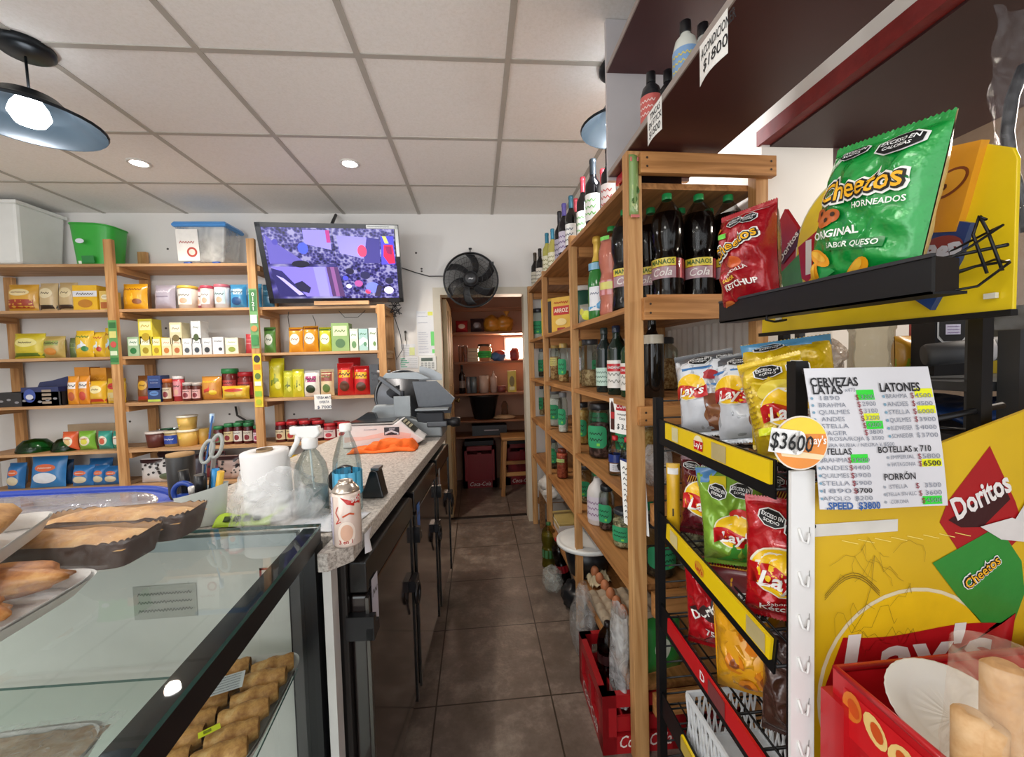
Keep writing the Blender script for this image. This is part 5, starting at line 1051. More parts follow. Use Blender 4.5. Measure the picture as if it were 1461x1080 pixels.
for (x, z, w, h, c) in ((-.82, .80, .14, .08, '#a9a99f'), (-.535, .84, .05, .065, '#d3cfc8')):
    mb.rect(mp, x, x+w, z, z+h, P(c), 1)
    if w < .1:
        for a in ((x, x+w, z, z+.005), (x, x+w, z+h-.005, z+h), (x, x+.005, z, z+h), (x+w-.005, x+w, z, z+h)): mb.rect(mp, *a, P('#8c2a2c'), 2, 1, 1)
    for k in range(3): mb.scribble(mp, x+.01, x+w-.01, z+h*(.25+.25*k), .008, I('#7c7c76' if w > .1 else '#4a3a38'), 2, seed=k)
    ob(mb, 'sticker', dc, w=True); mb = MB()
pass
mb = MB(); mb.box(-.62, -.50, yf-.2, yf-.06, .131, .33, PLA('#c4bfb2')); tag(ob(mb, 'storage_box', bevel=.01), 'pale box low inside the display case', 'box')

# ---- pastries on a white tray inside the case
pc = V((-.515, .825, zs+.001)); ty_ = thing('food_tray', 'white foam tray of sugared pastry rolls inside the display case', 'tray', pc, (0, 0, .06))
mb = MB(); FO = M('#e2e1dd', .55, var=.02)
def tray_mesh(mb, w, d, h, m):
    def fn(u, v, k=1):
        a = 2*PI*u; s = lambda c: math.copysign(abs(c)**.35, c); t = v
        return V((w/2*s(math.cos(a))*(.86+.14*t), d/2*s(math.sin(a))*(.9+.1*t), .001+h*t))
    mb.grid(fn, 40, 4, m, wrap=True); mb.grid(lambda u, v: fn(u, 1-v)*.965+V((0, 0, .003)), 40, 4, m, wrap=True); mb.grid(lambda u, v: fn(u, 0)*V((v, 0, 0)).x+V((0, 0, .001)), 40, 2, m, wrap=True)
tray_mesh(mb, .205, .30, .03, FO); ob(mb, 'foam_tray', ty_)
mb = MB(); mp = lambda a, b, e=0: V((a, b, .064+e)); q_ = lambda a, b, e=0: mp(-.005+a*.93-b*.3, .02+a*.3+b*.93, e)
mb.rect(q_, -.04, .03, -.022, .03, P('#d8dde0'), 1)
for k in range(6): mb.scribble(q_, -.034, .024, .023-.008*k, .004, I('#56606a'), 2, seed=k)
ob(mb, 'price_label', ty_)
mb = MB(); q2_ = lambda a, b, e=0: mp(.02+a*.8-b*.5, -.08+a*.5+b*.8, e-.006); mb.rect(q2_, -.02, .014, -.008, .008, P('#e6f01c'), 1); mb.rect(q2_, -.012, .0, -.004, .004, I('#8a9410'), 2); ob(mb, 'sticker', ty_)
PS = SPECK('#9a6430', '#cf9c58', '#e6c58c', 38, .55, 'pastry', (.3, .72)); DKF = M('#3a2016', .4)
kk = 0
for j in range(6):
    for i in range(2):
        mb = MB(); s_ = R.random()*9
        def fn(u, v):
            a = 2*PI*u; t = v-.5; rad = (.0205-.02*abs(t)**3.2*2)*(1+.10*math.sin(v*14+a)+.10*noise.noise(V((t*6, math.cos(a)*2+s_, math.sin(a)*2))))
            return V((.082*t, rad*math.cos(a)*1.05, .021+rad*math.sin(a)))
        mb.grid(fn, 14, 12, PS, wrap=True)
        x, y = (-.046, .046)[i], -.108+.043*j
        w_ = pc+V((x-.06*y, y+.06*x, .006+.004*((i+j) % 2)))
        o = tag(ob(mb, 'pastry_roll', loc=w_, rot=(0, 0, .32+R.uniform(-.08, .08))), ordinals(5-j, 'far end')+' pastry roll in the '+('left', 'right')[i]+' column of the foam tray', 'pastry', 'pastry rolls on the foam tray')
        c = MB(); c.blob((.03 if i == 0 else -.03, 0, .018), (.012, .013, .012), DKF, .1, 10, 6); ob(c, 'jam_filling', o)
# wrapped tray deeper in the case at left
t2 = thing('food_tray', 'film wrapped tray with pale biscuits under the glass top at left', 'tray', (-.82, .62, zs+.001), (0, 0, .05))
mb = MB(); tray_mesh(mb, .26, .4, .035, FO); ob(mb, 'foam_tray', t2)
mb = MB(); mb.grid(lambda u, v: V((.24*(u-.5), .37*(v-.5), .034+.02*math.sin(PI*u)*math.sin(PI*v)+.006*noise.noise(V((u*9, v*14, 2))))), 20, 28, SPECK('#a2795a', '#c9a98a', '#d9c4ae', 24, .6, 'biscuit', (.3, .7))); ob(mb, 'biscuits', t2)
mb = MB(); mb.grid(lambda u, v: V((.27*(u-.5), .41*(v-.5), .042+.02*math.sin(PI*u)*math.sin(PI*v)+.004*noise.noise(V((u*14, v*14, 5))))), 20, 28, FILM('#ffffff', .2, 40)); ob(mb, 'cling_film', t2)

# ---- bread on top of the case
KR = M('#a4835c', .8, var=.08, scale=40); KD = M('#4b352b', .7, var=.15, scale=20); BRD = SPECK('#9c6a38', '#c89658', '#dcb67c', 13, .6, 'bread', (.32, .68)); BRN = SPECK('#7a4520', '#b07238', '#cc9a5e', 16, .5, 'crust', (.34, .66))
def loaf_box(label, x0, x1, y0, y1, z, h, rot):
    w, d = x1-x0, y1-y0; t = thing('bread_box', label, 'bread', ((x0+x1)/2, (y0+y1)/2, z), (0, 0, rot))
    mb = MB(); n = 40
    def wall(u, v):
        a = 2*PI*u; s = lambda c, p=.3: math.copysign(abs(c)**p, c); k = .9+.1*v
        zz = h*v*(1+.05*math.sin(u*2*PI*26)*(v > .9)+.10*math.cos(a)*(v > .5))
        return V((w/2*s(math.cos(a))*k, d/2*s(math.sin(a))*k, .001+zz))
    mb.grid(wall, n*2, 6, KD, wrap=True); mb.grid(lambda u, v: wall(u, 1-v)*.985, n*2, 6, KR, wrap=True); ob(mb, 'paper_case', t)
    mb = MB(); mb.grid(lambda u, v: V((w*.94*(u-.5), d*.9*(v-.5), h*.66+h*.5*(math.sin(PI*u)*math.sin(PI*v))**.45*(1+.3*noise.noise(V((u*6, v*4, x0*9)))+.12*noise.noise(V((u*18, v*9, 2))))+h*.10*(u-.5))), 30, 16, BRD); ob(mb, 'loaf', t)
    mb = MB(); mb.grid(lambda u, v: wall(u, v)*1.02+V((0, 0, .002)), n*2, 6, FILM('#ffffff', .07, 34, .06), wrap=True)
    mb.grid(lambda u, v: V((w*1.0*(u-.5), d*.98*(v-.5), h*1.0+h*.35*(math.sin(PI*u)*math.sin(PI*v))**.5+.004*noise.noise(V((u*11, v*9, 4))))), 30, 16, FILM('#ffffff', .07, 34, .06)); ob(mb, 'cling_film', t)
loaf_box('plastic wrapped loaf in dark paper case, nearer of the two', -1.03, -.685, .84, .955, 1.001, .052, -.02)
loaf_box('plastic wrapped loaf in dark paper case at the back by the pen pot', -1.02, -.665, .962, 1.07, 1.001, .056, -.02)
def bread_tray(label, cx, cy, z, w, d, rot, tilt, loaves, seed, labelcol=None):
    t = thing('food_tray', label, 'bread tray', (cx, cy, z), (tilt, 0, rot))
    mb = MB(); tray_mesh(mb, w, d, .028, FO); ob(mb, 'foam_tray', t)
    for k, (ox, oy, lw, ld, lh, rz) in enumerate(loaves):
        mb = MB(); mb.T = Matrix.Translation((ox, oy, .014+lh*.5)) @ Matrix.Rotation(rz, 4, 'Z'); mb.blob((0, 0, 0), (lw/2, ld/2, lh/2), BRN if seed else BRD, .22, 28, 14, 2.2, seed+k); o = ob(mb, 'bread_roll', t)
    mb = MB(); mb.grid(lambda u, v: V((w*.98*(u-.5), d*.98*(v-.5), .030+.034*(math.sin(PI*u)*math.sin(PI*v))**.5+.003*noise.noise(V((u*12, v*12, seed))))), 24, 24, FILM('#ffffff', .07, 34, .06)); ob(mb, 'cling_film', t)
    if labelcol:
        mb = MB(); mp = lambda a, b, e=0: V((.0+a, -.02+b, .088+e)); mb.rect(mp, -.07, .06, -.03, .03, P(labelcol), 1)
        for k in range(5): mb.scribble(mp, -.06, .05, .02-.01*k, .005, I('#5a6038'), 2, seed=k)
        mb.text(mp, '1.6 8%', .03, .0, .016, I('#3a4020'), 3); ob(mb, 'price_label', t)
bread_tray('white foam tray with two brown loaves and a pale yellow label on the glass', -.86, .675, 1.001, .38, .23, .06, 0, [(.02, .05, .3, .085, .055, .05), (.02, -.045, .31, .09, .06, -.02)], 3, '#d9d9a8')
mb = MB()
tA, tB = V((-0.896, 0.967, 1.07)), V((-0.771, 0.711, 1.07)); td_ = (tA-tB).normalized(); tm = (tA+tB)/2-V((td_.y, -td_.x, 0))*.10-td_*.05
bread_tray('white foam tray with a pale loaf propped over the wrapped loaves at the left edge', tm.x, tm.y, 1.068, .19, .34, math.atan2(td_.y, td_.x)-PI/2, 0, [(.0, .0, .14, .29, .07, 0)], 0)
# ---- big clear box with blue lid behind the bread
bb = thing('storage_box', 'clear plastic box with dark blue rim behind the bread', 'box', (-1.47, 1.36, .871), (0, 0, -.02))
mb = MB(); CBX = GL('#c9cdd6', 1., rough=.08); mb.taper(0, .05, (.72, .36), (.76, .4), FILM('#b9bcc6', .45, 6, .2)); ob(mb, 'body', bb)
mb = MB()
def rim(u, k, z): a = 2*PI*u; s = lambda c: math.copysign(abs(c)**.3, c); return V((.40*k*s(math.cos(a)), .22*k*s(math.sin(a)), z+.03*(1-(math.cos(a))**2)*(math.sin(a) > 0)))
BL = PLA('#243f9c', .3); mb.tube([rim(k/64, 1, .06) for k in range(64)], .013, BL, 8, True); mb.grid(lambda u, v: rim(u, 1-.10*v, .062-.004*v), 64, 2, BL, wrap=True); ob(mb, 'rim', bb)
mb = MB(); mb.grid(lambda u, v: rim(u, .9*(1-v), .058-.004*v), 64, 4, FILM('#8d8a92', .6, 8, .15), wrap=True); ob(mb, 'lid', bb)
mb = MB(); mb.box(.09, .15, -.2, -.14, .06, .085, PLA('#dedfdf')); mb.box(.06, .16, -.215, -.175, .08, .09, PLA('#e6e6e6')); ob(mb, 'clasp', bb, bevel=.004)

# ================================================================== pine shelving on the right
RZ = [1.965, 1.555, 1.24, .91, .60, .24]
PX, PY = wood(0, '#c98f55', '#94612f'), wood(1, '#c08850', '#8d5c2e')
rs = thing('wooden_shelving', 'pine shelving unit along the right side of the aisle', 'shelf', (.75, 2.3, 0))
N0 = set(COL.objects)-{rs}
PYS = [1.30, (0.5, 2.0202, 1.709)[1], (0.5, 2.7516, 1.5463)[1], 3.385]
for i, y in enumerate(PYS):
    zt = [2.048, 2.0, 1.985, 2.0][i]; w = [.05, .036, .034, .04][i]; dp_ = [.04, .03, .03, .04][i]
    mb = MB(); mb.box(.498, .498+w, y, y+dp_, 0, zt, PW); ob(mb, 'post', rs, w=True, bevel=.002)
    mb = MB(); mb.box(.945, .99, y, y+.04, 0, zt, PW); ob(mb, 'post', rs, w=True, bevel=.002)
    for z in RZ:
        if i == 0: continue
        mb = MB(); mb.box(.545, .945, y+.005, y+.035, z-.07, z-.021, PX); ob(mb, 'bracket_rail', rs, w=True)
for z in RZ:
    for a, b in zip(PYS, PYS[1:]):
        if z == .24 and a > 2.5: continue
        mb = MB(); mb.box(.503, .985, a+.041, b+.02 if b < 3.3 else 3.43, z-.02, z, PY); ob(mb, 'shelf_board', rs, w=True)
for z, h, x0, x1 in ((2.035, .066, .535, 1.0), (1.578, .072, .54, 1.0), (1.225, .062, .52, .99), (.90, .07, .56, .99), (.60, .08, .56, .99), (.25, .07, .56, .99)):
    mb = MB(); mb.box(x0, x1, 1.275, 1.2995, z-h, z, PX)
    for xx in (x0+.02, x1-.02):
        for zz in (z-h*.3, z-h*.7): mb.ell(plane_map((xx, 1.2745, zz), (1, 0, 0), (0, 0, 1)), 0, 0, .004, .004, I('#3a2a1c'), 1, 8)
    ob(mb, 'end_rail', rs, w=True, bevel=.002)
    mb = MB(); mb.box(x0+.02, .985, 1.2996, 1.3025, z-.02 if z > 1.3 else z-.04, z+.012 if z > 1.3 else z, PX); ob(mb, 'support_batten', rs, w=True)
mb = MB(); p0, p1 = (0.5062, 1.297, 2.0216), (0.5385, 1.297, 1.8324); w = p1[0]-p0[0]
mb.grid(lambda u, v: V((p0[0]+w*u-.004, 1.296-.01*math.sin(PI*u)-.004*v, p1[2]+(p0[2]-p1[2])*v+.01*(1-u))), 6, 8, P('#7f9a5c')); mp = plane_map((p0[0]+w/2-.004, 1.287, p1[2]), (1, 0, 0), (0, 0, 1)); h = p0[2]-p1[2]
mb.rect(mp, -w*.45, w*.45, h*.93, h, P('#c9726a'), 2); mb.rect(mp, -w*.45, w*.45, 0, h*.05, P('#c9726a'), 2)
for k in range(9): mb.ell(mp, R.uniform(-w*.3, w*.3), h*R.uniform(.15, .85), .006, .01, P(R.choice(['#b9c98a', '#4d6e36', '#d6dcb0'])), 2, 8)
tag(ob(mb, 'label_strip', solid=.0008), 'green leaf printed packet taped to the top of the near shelf post', 'label')

# ---- wine on the top shelf
WG = 'wine bottles on the top right shelf'
def wine(q, name, body, foil, lab, label, X_=.60, ink='#3a3a3a', prof=WINE, fz=.77, extra=None, fr_=.45):
    y, r, zt = q; r = min(.042, max(.034, r)); h = max(.26, min(.36, zt-1.965))
    b = bottle(name, (X_, y, 1.966) and label, (X_, y, 1.966), r, h, prof, body, foil=foil, foilz=fz, labs=[(.14, .50, lab, fr_, None, '#222222', ink)], group=WG, rot=-.9)
    return b
for q, body, foil, lab, label, X_, ink in [
 ((3.6698, 0.0251, 2.3145), '#15120f', '#2a2418', '#d8d2c0', 'dark bottle with cream label at the far end of the wine row', .57, '#4a4a40'),
 ((3.4722, 0.0237, 2.2936), '#17130f', '#3a3020', '#cfc8b4', 'dark bottle second from the doorway end of the wine row', .58, '#4a4a40'),
 ((3.2991, 0.0282, 2.2817), '#121110', '#1f1a14', '#e2ddd0', 'dark bottle just left of the two white wines', .59, '#4a4a40'),
 ((2.9627, 0.0203, 2.3002), '#b9b45a', '#2f7f9a', '#e9e6c8', 'white wine with teal cap, farther of the two', .58, '#8a8a3a'),
 ((2.8643, 0.0245, 2.299), '#c2bb62', '#3a8aa8', '#efeccf', 'white wine with teal cap, nearer of the two', .60, '#8a8a3a'),
 ((2.6038, 0.0223, 2.3344), '#120f12', '#1a171c', '#b9b2c4', 'dark bottle with black cap right of the white wines', .59, '#4a3a5a'),
 ((2.4048, 0.0226, 2.2983), '#141016', '#5a4f9a', '#d6cfe0', 'wine with purple cap and lilac label', .57, '#6a4a8a'),
 ((2.2461, 0.025, 2.2799), '#12100f', '#2c5f72', '#e4e2dc', 'wine with dark teal cap and white label', .57, '#33475a'),
 ((2.3973, 0.0164, 2.4137), '#1a0e10', '#b5404c', '#e0dbd2', 'wine with pink red cap partly behind the teal capped one', .64, '#5a3a3a'),
 ((2.1196, 0.0254, 2.3695), '#141010', '#b23a48', '#e6e4dc', 'wine with red capsule left of the tall black bottle', .60, '#55a04a'),
 ((1.8603, 0.0367, 2.2901), '#0f0e10', '#222a30', '#e9e9e4', 'large black bottle with white label and green writing', .57, '#55b03a'),
 ((1.9819, 0.0171, 2.3043), '#1a1012', '#b8323c', '#e6e2da', 'wine with red cap right of the large black bottle', .66, '#4a4a4a'),
 ((1.7379, 0.0179, 2.2788), '#131216', '#18171b', '#d8d2d0', 'tall black bottle with red marked label nearest the post', .60, '#b0302c')]:
    wine(q, 'wine_bottle', body, foil, lab, label, X_, ink)
y, r, zt = (1.6671, 0.0374, 2.1562); mb = MB(); mb.box(-.09, .09, -.06, .06, 0, .055, M('#1a1012', .4)); mb.box(-.1, .1, -.065, .065, .055, .085, P('#b0182a')); tag(ob(mb, 'gift_box', loc=(.64, 1.44, 1.966), bevel=.003), 'dark box with glossy red lid on the top shelf by the near post', 'box')

# ---- second shelf: soft drinks, sparkling wine and groceries
SG_ = 'big cola bottles in the near bay of the right shelving'
def cola(label, x, y, zt, r=.054, group=SG_, capc='#1f8a4a'):
    h = min(.382, zt-1.556); b = bottle('cola_bottle', label, (x, y, 1.556), r, h, COLA, '#120a08', cap=capc, capz=.945, capr=.30, clear='#cfcfcd', liquid=('#140907', .82), labs=[(.24, .41, '#b5283a', .98)], group=group, rot=R.uniform(-.3, .3))
    mb = MB(); mp = cyl_map(0, 0, r*.945, 0, -PI/2-.7); mb.rect(mp, -.05, .045, h*.345, h*.415, P('#d8c23a'), 2, 8, 1); mb.text(mp, 'MANAOS', 0, h*.38, .022, I('#2f5a24'), 3, off=.02, wid=.08); mb.rect(mp, -.05, .045, h*.24, h*.34, P('#a8868c'), 2, 8, 1); mb.text(mp, 'Cola', -.002, h*.29, .035, I('#e6dfda'), 3, off=.01, shear=.3); ob(mb, 'label_print', b); return b
for k, (q, ztq) in enumerate((((0.6641, 1.362, 1.7783), (0.6652, 1.36, 1.9564)), ((0.7787, 1.362, 1.7789), (0.7791, 1.36, 1.961)), ((0.8876, 1.362, 1.7795), (0.8872, 1.36, 1.9608)))):
    cola(('cola bottle with green cap next to the near shelf post', 'middle cola bottle of the front row seen through the end frame', 'cola bottle behind the red snack bag')[k], q[0], q[1], ztq[2])
for k, (q, ztq) in enumerate((((0.6669, 1.49, 1.7765), (0.6612, 1.49, 1.959)), ((0.7857, 1.49, 1.7768), (0.7877, 1.49, 1.9663)), ((0.8982, 1.49, 1.7772), (0.8995, 1.49, 1.9629)))):
    cola(('back row cola bottle partly hidden by the near post', 'back row cola bottle between the first two front ones', 'back row cola bottle between the second and third front ones')[k], q[0], q[1], ztq[2])
y, r, zt = (1.5101, 0.021, 1.9551); cola('cola bottle on the aisle side just behind the near post', .575, y-.0, zt, .052)
y, r, zt = (1.6774, 0.0407, 1.9838); zt = min(zt, 1.93); b = bottle('soda_bottle', 'large pink soda bottle with green cap between cola and sparkling wine', (.585, y, 1.556), .056, zt-1.556, COLA, '#d8a89a', cap='#2f8f4a', capz=.945, capr=.32, clear='#f2dcd4', liquid=('#d9a293', .86), labs=[(.24, .40, '#dd9ca0', .95)])
mb = MB(); mp = cyl_map(0, 0, .0535, 0, -PI/2-.9); mb.rect(mp, -.03, .03, (zt-1.556)*.3, (zt-1.556)*.38, P('#d8cf6a'), 2); mb.rect(lambda a, b, e=0: mp(a, b, e+.002), -.02, .02, (zt-1.556)*.83, (zt-1.556)*.87, P('#6fd04a'), 2); ob(mb, 'label_print', b)
y, r, zt = (1.8364, 0.0349, 1.9367); hs = zt-1.556
b = bottle('sparkling_wine', 'green sparkling wine bottle with gold foil and white blue label', (.575, y, 1.556), .044, hs, SPARK, '#2f7a34', foil='#d9b24a', foilz=.70, labs=[(.12, .40, '#e6e9ec', .42)], rough=.06)
mb = MB(); mp = cyl_map(0, 0, .0445, 0, -PI/2-.7); mb.fan(mp, [(-.035, hs*.12), (.035, hs*.12), (.035, hs*.25), (-.035, hs*.17)], P('#4f9fd0'), 2); mb.scribble(mp, -.02, .02, hs*.32, .012, I('#3a4a6a'), 2)
mb.rect(cyl_map(0, 0, .0395, 0, -PI/2-.7), -.11, .11, hs*.60, hs*.68, P('#6fa8c4'), 1, 16, 1); ob(mb, 'label_print', b)
y, r, zt = (2.2293, 0.0464, 1.7806); tub('milk_powder_tub', 'green and white tub left of the sparkling wine', 'tub', (.62, y, 1.556), .07, zt-1.556, '#2c5c4a', '#d8d4cc', .068, None, [('r', .2, .8, .05, .3, '#8f8a86')])
y, r, zt = (1.9329, 0.0185, 1.6542); pack('snack_packet', 'small yellow and grey packet at the foot of the sparkling wine', 'packet', (.555, y, 1.557), .09, .09, .05, '#8c8a80', [('e', .6, .4, .3, .25, '#d6dc3a'), ('e', .3, .6, .16, .16, '#c9c03a')], rot=-.9)
y, r, zt = (2.539, 0.0351, 1.7759); carton('food_carton', 'yellow carton with red lettering beside the second post', 'carton', (.60, y+.02, 1.556), .15, zt-1.556, .08, '#dcae3a', [('r', .1, .9, .5, .75, '#c0281f'), ('t', 'ARROZ', .5, .62, .16, '#f3ead0', .7), ('s', .15, .85, .85, .08, '#b5281f'), ('r', .3, .7, .04, .14, '#a02a20'), ('e', .5, .3, .28, .1, '#e8cf8a')], rot=-.85)
y, r, zt = (2.8591, 0.032, 1.8165); carton('food_carton', 'dark brown and yellow carton left of the yellow one', 'carton', (.60, y+.02, 1.556), .16, zt-1.556, .08, '#d8b23a', [('r', .1, .8, .08, .92, '#3a3026')], rot=-.85)
y, r, zt = (3.111, 0.0241, 1.9292); tub('food_tub', 'pale capped tub behind the dark brown carton', 'tub', (.72, y+.03, 1.556), .05, .2, '#cfcac2', '#a9b0b4', .05)
GRN = '#2f9a66'
y, r, zt = (3.4813, 0.0359, 1.8228); glass_jar('storage_jar', 'clear jar with green label at the far end of the second right shelf', (.60, y, 1.556), .07, zt-1.556, ('#d8d0c4', '#e6e0d6', '#efe9e0'), .35, '#2c3034', GRN, neck=.8, ang=-PI/2-.6)

# ---- third shelf: storage jars and vermouth
def jars(z, rows):
    for q, X_, fill, fz, lid, gr, label, rmax, *kw in rows:
        y, r, zt = q; r = min(rmax, r); glass_jar('storage_jar', label, (X_, y, z+.001), r, zt-z, fill, fz, lid, gr, ang=-PI/2-.75, group='big glass storage jars on the right shelving', **(kw[0] if kw else {}))
OAT = ('#8a6a44', '#b59468', '#d0b48a'); NUT = ('#8a5a30', '#c09058', '#d8b480'); WHT = ('#c9c4bc', '#dedad4', '#eceae6'); BEAN = ('#2a1614', '#4a2a26', '#7a5a54'); SEED = ('#5f5238', '#9a8a64', '#c8bb98'); PAS = ('#a87a34', '#cf9f52', '#e0bd78'); DRK = ('#2a2018', '#4a3a2a', '#6a5640')
jars(1.24, [
 ((3.8025, 0.036, 1.4993), .60, DRK, .6, '#6a7074', GRN, 'green labelled jar at the doorway end of the third right shelf', .062, {}),
 ((3.4769, 0.033, 1.4882), .62, DRK, .6, '#6a7074', GRN, 'green labelled jar next to the doorway end jar, third right shelf', .062, {}),
 ((3.2166, 0.025, 1.4844), .70, SEED, .5, '#3a3a3a', GRN, 'jar with sliver of green label behind the third post', .06, {}),
 ((2.9145, 0.0378, 1.499), .61, NUT, .65, '#c9a85a', None, 'gold lidded jar of nuts with yellow sticker', .068, {'lab2': ('#d9d07a', .4, .62, '#5a6a2a')}),
 ((2.5824, 0.0336, 1.4889), .59, NUT, .3, '#b89a54', GRN, 'gold lidded jar with tall green label and pale snacks', .068, {}),
 ((2.3134, 0.0262, 1.4882), .62, OAT, .3, '#b59a5a', None, 'narrow jar with white printed sticker left of the oats', .058, {'lab2': ('#d8d6dc', .34, .62, '#b0403a')}),
 ((2.0839, 0.0473, 1.4874), .61, OAT, .36, '#3c3c3e', None, 'large clear jar a third full of oats', .088, {'neck': .8})])
VG = 'vermouth bottles at the near end of the third right shelf'
for q, X_, body, cap, lab, fr, label in [
 ((1.7361, 0.0243, 1.5173), .565, '#1c2624', '#2a3532', [(.10, .38, '#bcd6c6', .4, None, '#222', '#5a7a6a')], 0, 'dark bottle with pale green label right of the oats jar'),
 ((1.5924, 0.0293, 1.5137), .565, '#13241a', '#22283c', [(.10, .50, '#e6e2da', .4, None, '#222', '#8a8a80'), (.34, .45, '#c8202a', .42, 'CINZANO', '#f3ecea', None, 2)], 0, 'dark green bottle with white label and red band, front one'),
 ((1.4773, 0.0208, 1.4906), .575, '#1c3a22', '#c9c2ba', [(.10, .50, '#e6e2da', .4, None, '#222', '#8a8a80'), (.34, .45, '#c8202a', .42, 'CINZANO', '#f3ecea', None, 2)], 0, 'green bottle with red band half behind the near post'),
 ((1.8565, 0.026, 1.5549), .67, '#151d1a', '#8a1f2a', [(.10, .45, '#d8d6d0', .4)], 0, 'red capped bottle behind the red banded one')]:
    y, r, zt = q; bottle('vermouth_bottle', label, (X_, y, 1.241), min(.043, max(.036, r)), zt-1.24, VERM, body, cap=cap, capz=.90, capr=.44, labs=lab, group=VG, rot=-.75)
q = (0.6325, 1.42, 1.4849); bottle('wine_bottle', 'dark bottle with pale collar seen between near post and snack rack', (q[0], 1.42, 1.241), .04, .31, WINE, '#141210', foil='#17130f', foilz=.8, labs=[(.62, .72, '#cfc6b0', .9)])
# ---- fourth shelf
jars(.91, [
 ((3.774, 0.0294, 1.1659), .59, WHT, .55, '#3a3a3c', GRN, 'green labelled jar at the doorway end of the fourth right shelf', .06),
 ((3.4867, 0.0272, 1.1689), .61, OAT, .6, '#3a3a3c', GRN, 'green labelled jar second from the doorway, fourth right shelf', .06),
 ((2.9026, 0.053, 1.1709), .60, WHT, .75, '#6c6e70', GRN, 'large jar of white crumbs with green label', .085, {'fs': 22}),
 ((2.6233, 0.032, 1.1711), .59, WHT, .4, '#7a7c7e', GRN, 'jar with green label beside the jar of white crumbs', .07),
 ((2.2464, 0.0394, 1.143), .61, PAS, .82, '#2a2a2c', GRN, 'jar of golden pasta with green label', .082, {'fs': 20}),
 ((1.9192, 0.054, 1.1721), .60, BEAN, .62, '#1f1f21', GRN, 'wide jar of brown beans with round green label', .09, {'neck': .8, 'fs': 30}),
 ((1.8788, 0.0349, 1.1296), .70, SEED, .6, '#2f2f31', GRN, 'jar with green label behind the small soda bottles', .08)])
for q, X_, label in (((1.6091, 0.0214, 1.0699), .56, 'small clear soda bottle with red cap and blue label'), ((1.5064, 0.0187, 1.0825), .57, 'small soda bottle with red cap half behind the near post')):
    y, r, zt = q; bottle('soda_bottle', label, (X_, y, .911), .028, max(.16, zt-.91), PETS, '#d8d8d8', cap='#c8202a', capz=.89, capr=.42, clear='#e6e6e6', labs=[(.34, .54, '#2a3a7a', .98), (.12, .32, '#d8d8dc', .4, None, '#222', '#222222')], group='small soda bottles with red caps')
mb = MB(); y, r, zt = (1.5428, 0.026, 1.045); mb.blob((0, 0, .05), (.045, .06, .06), M('#1a1a1c', .3), .35, 20, 12, 3, 4, .0); tag(ob(mb, 'plastic_bag', loc=(.60, y, .911)), 'black plastic bag beside the near post on the fourth shelf', 'plastic bag')
q = (0.582, 1.36, 1.021); mb = MB(); mb.blob((0, 0, .07), (.06, .05, .08), FILM('#e8e8e8', .4, 20), .3, 20, 12, 3, 7, .0); tag(ob(mb, 'plastic_bag', loc=(.66, 1.45, .911)), 'clear crumpled bag just inside the end frame, fourth shelf', 'plastic bag')
# ---- fifth shelf
jars(.60, [
 ((3.5663, 0.0341, 0.8289), .60, DRK, .5, '#3a3a3a', GRN, 'green labelled jar at the doorway end of the fifth right shelf', .06),
 ((3.0938, 0.0243, 0.7796), .62, DRK, .4, '#4a4c4e', GRN, 'dark jar with green label left of the red jar', .055),
 ((2.9063, 0.0305, 0.8145), .585, DRK, .3, '#4a4c4e', GRN, 'jar with green label and lime dot touching the red jar', .055),
 ((2.6547, 0.0372, 0.7958), .585, ('#8a3018', '#a8452a', '#b85a3c'), .86, '#7a3a2a', None, 'jar of orange red paste with lime band', .056, {'lab2': ('#b9c97a', .56, .68, '#5a6a2a')}),
 ((2.1888, 0.0483, 0.8078), .60, SEED, .3, '#3a3c3e', GRN, 'jar with green label and a layer of seeds', .082),
 ((1.8113, 0.0354, 0.8047), .59, BEAN, .45, '#26282a', GRN, 'dark jar with large green label', .075),
 ((1.637, 0.0439, 0.7564), .60, SEED, .72, '#33363a', GRN, 'big jar of pale seeds with round green label nearest the post', .088, {'neck': .8})])
y, r, zt = (1.8908, 0.0335, 0.8199); bottle('cleaning_bottle', 'translucent white bottle with lilac label on the fifth shelf', (.575, y, .601), .05, zt-.60, [(0, 0), (.9, 0), (1, .03), (1, .68), (.85, .8), (.4, .92), (.36, 1)], '#cfc9c4', labs=[(.12, .62, '#d0c6cf', .42, None, '#222', '#8a6a8a')], rot=-.75, rough=.3)
q = (0.776, 1.42, 0.525); glass_jar('storage_jar', 'jar of pale grain behind the rack wires at the end frame', (.80, 1.43, .601), .085, .25, SEED, .65, '#8a8d90', None)
q = (0.621, 1.42, 0.628); glass_jar('storage_jar', 'green labelled jar just inside the end frame, fifth shelf', (.64, 1.41, .601), .06, .2, DRK, .4, '#3a3a3c', GRN, ang=-PI/2)
for y, z, fill, gr, lb in ((2.45, 1.24, SEED, GRN, 'jar in the back row of the third right shelf, nearer the doorway'), (1.75, 1.24, NUT, None, 'jar in the back row of the third right shelf behind the oats'), (2.55, .91, OAT, GRN, 'jar in the back row of the fourth right shelf behind the white crumbs'), (1.85, .91, PAS, None, 'pasta jar in the back row of the fourth right shelf'), (1.95, .60, WHT, GRN, 'pale jar in the back row of the fifth right shelf behind the white bottle'), (2.5, .60, DRK, GRN, 'dark jar in the back row of the fifth right shelf')):
    glass_jar('storage_jar', lb, (.82, y, z+.001), .08, .23, fill, .6, '#3a3c3e', gr, ang=-PI/2-.75, group='big glass storage jars on the right shelving')
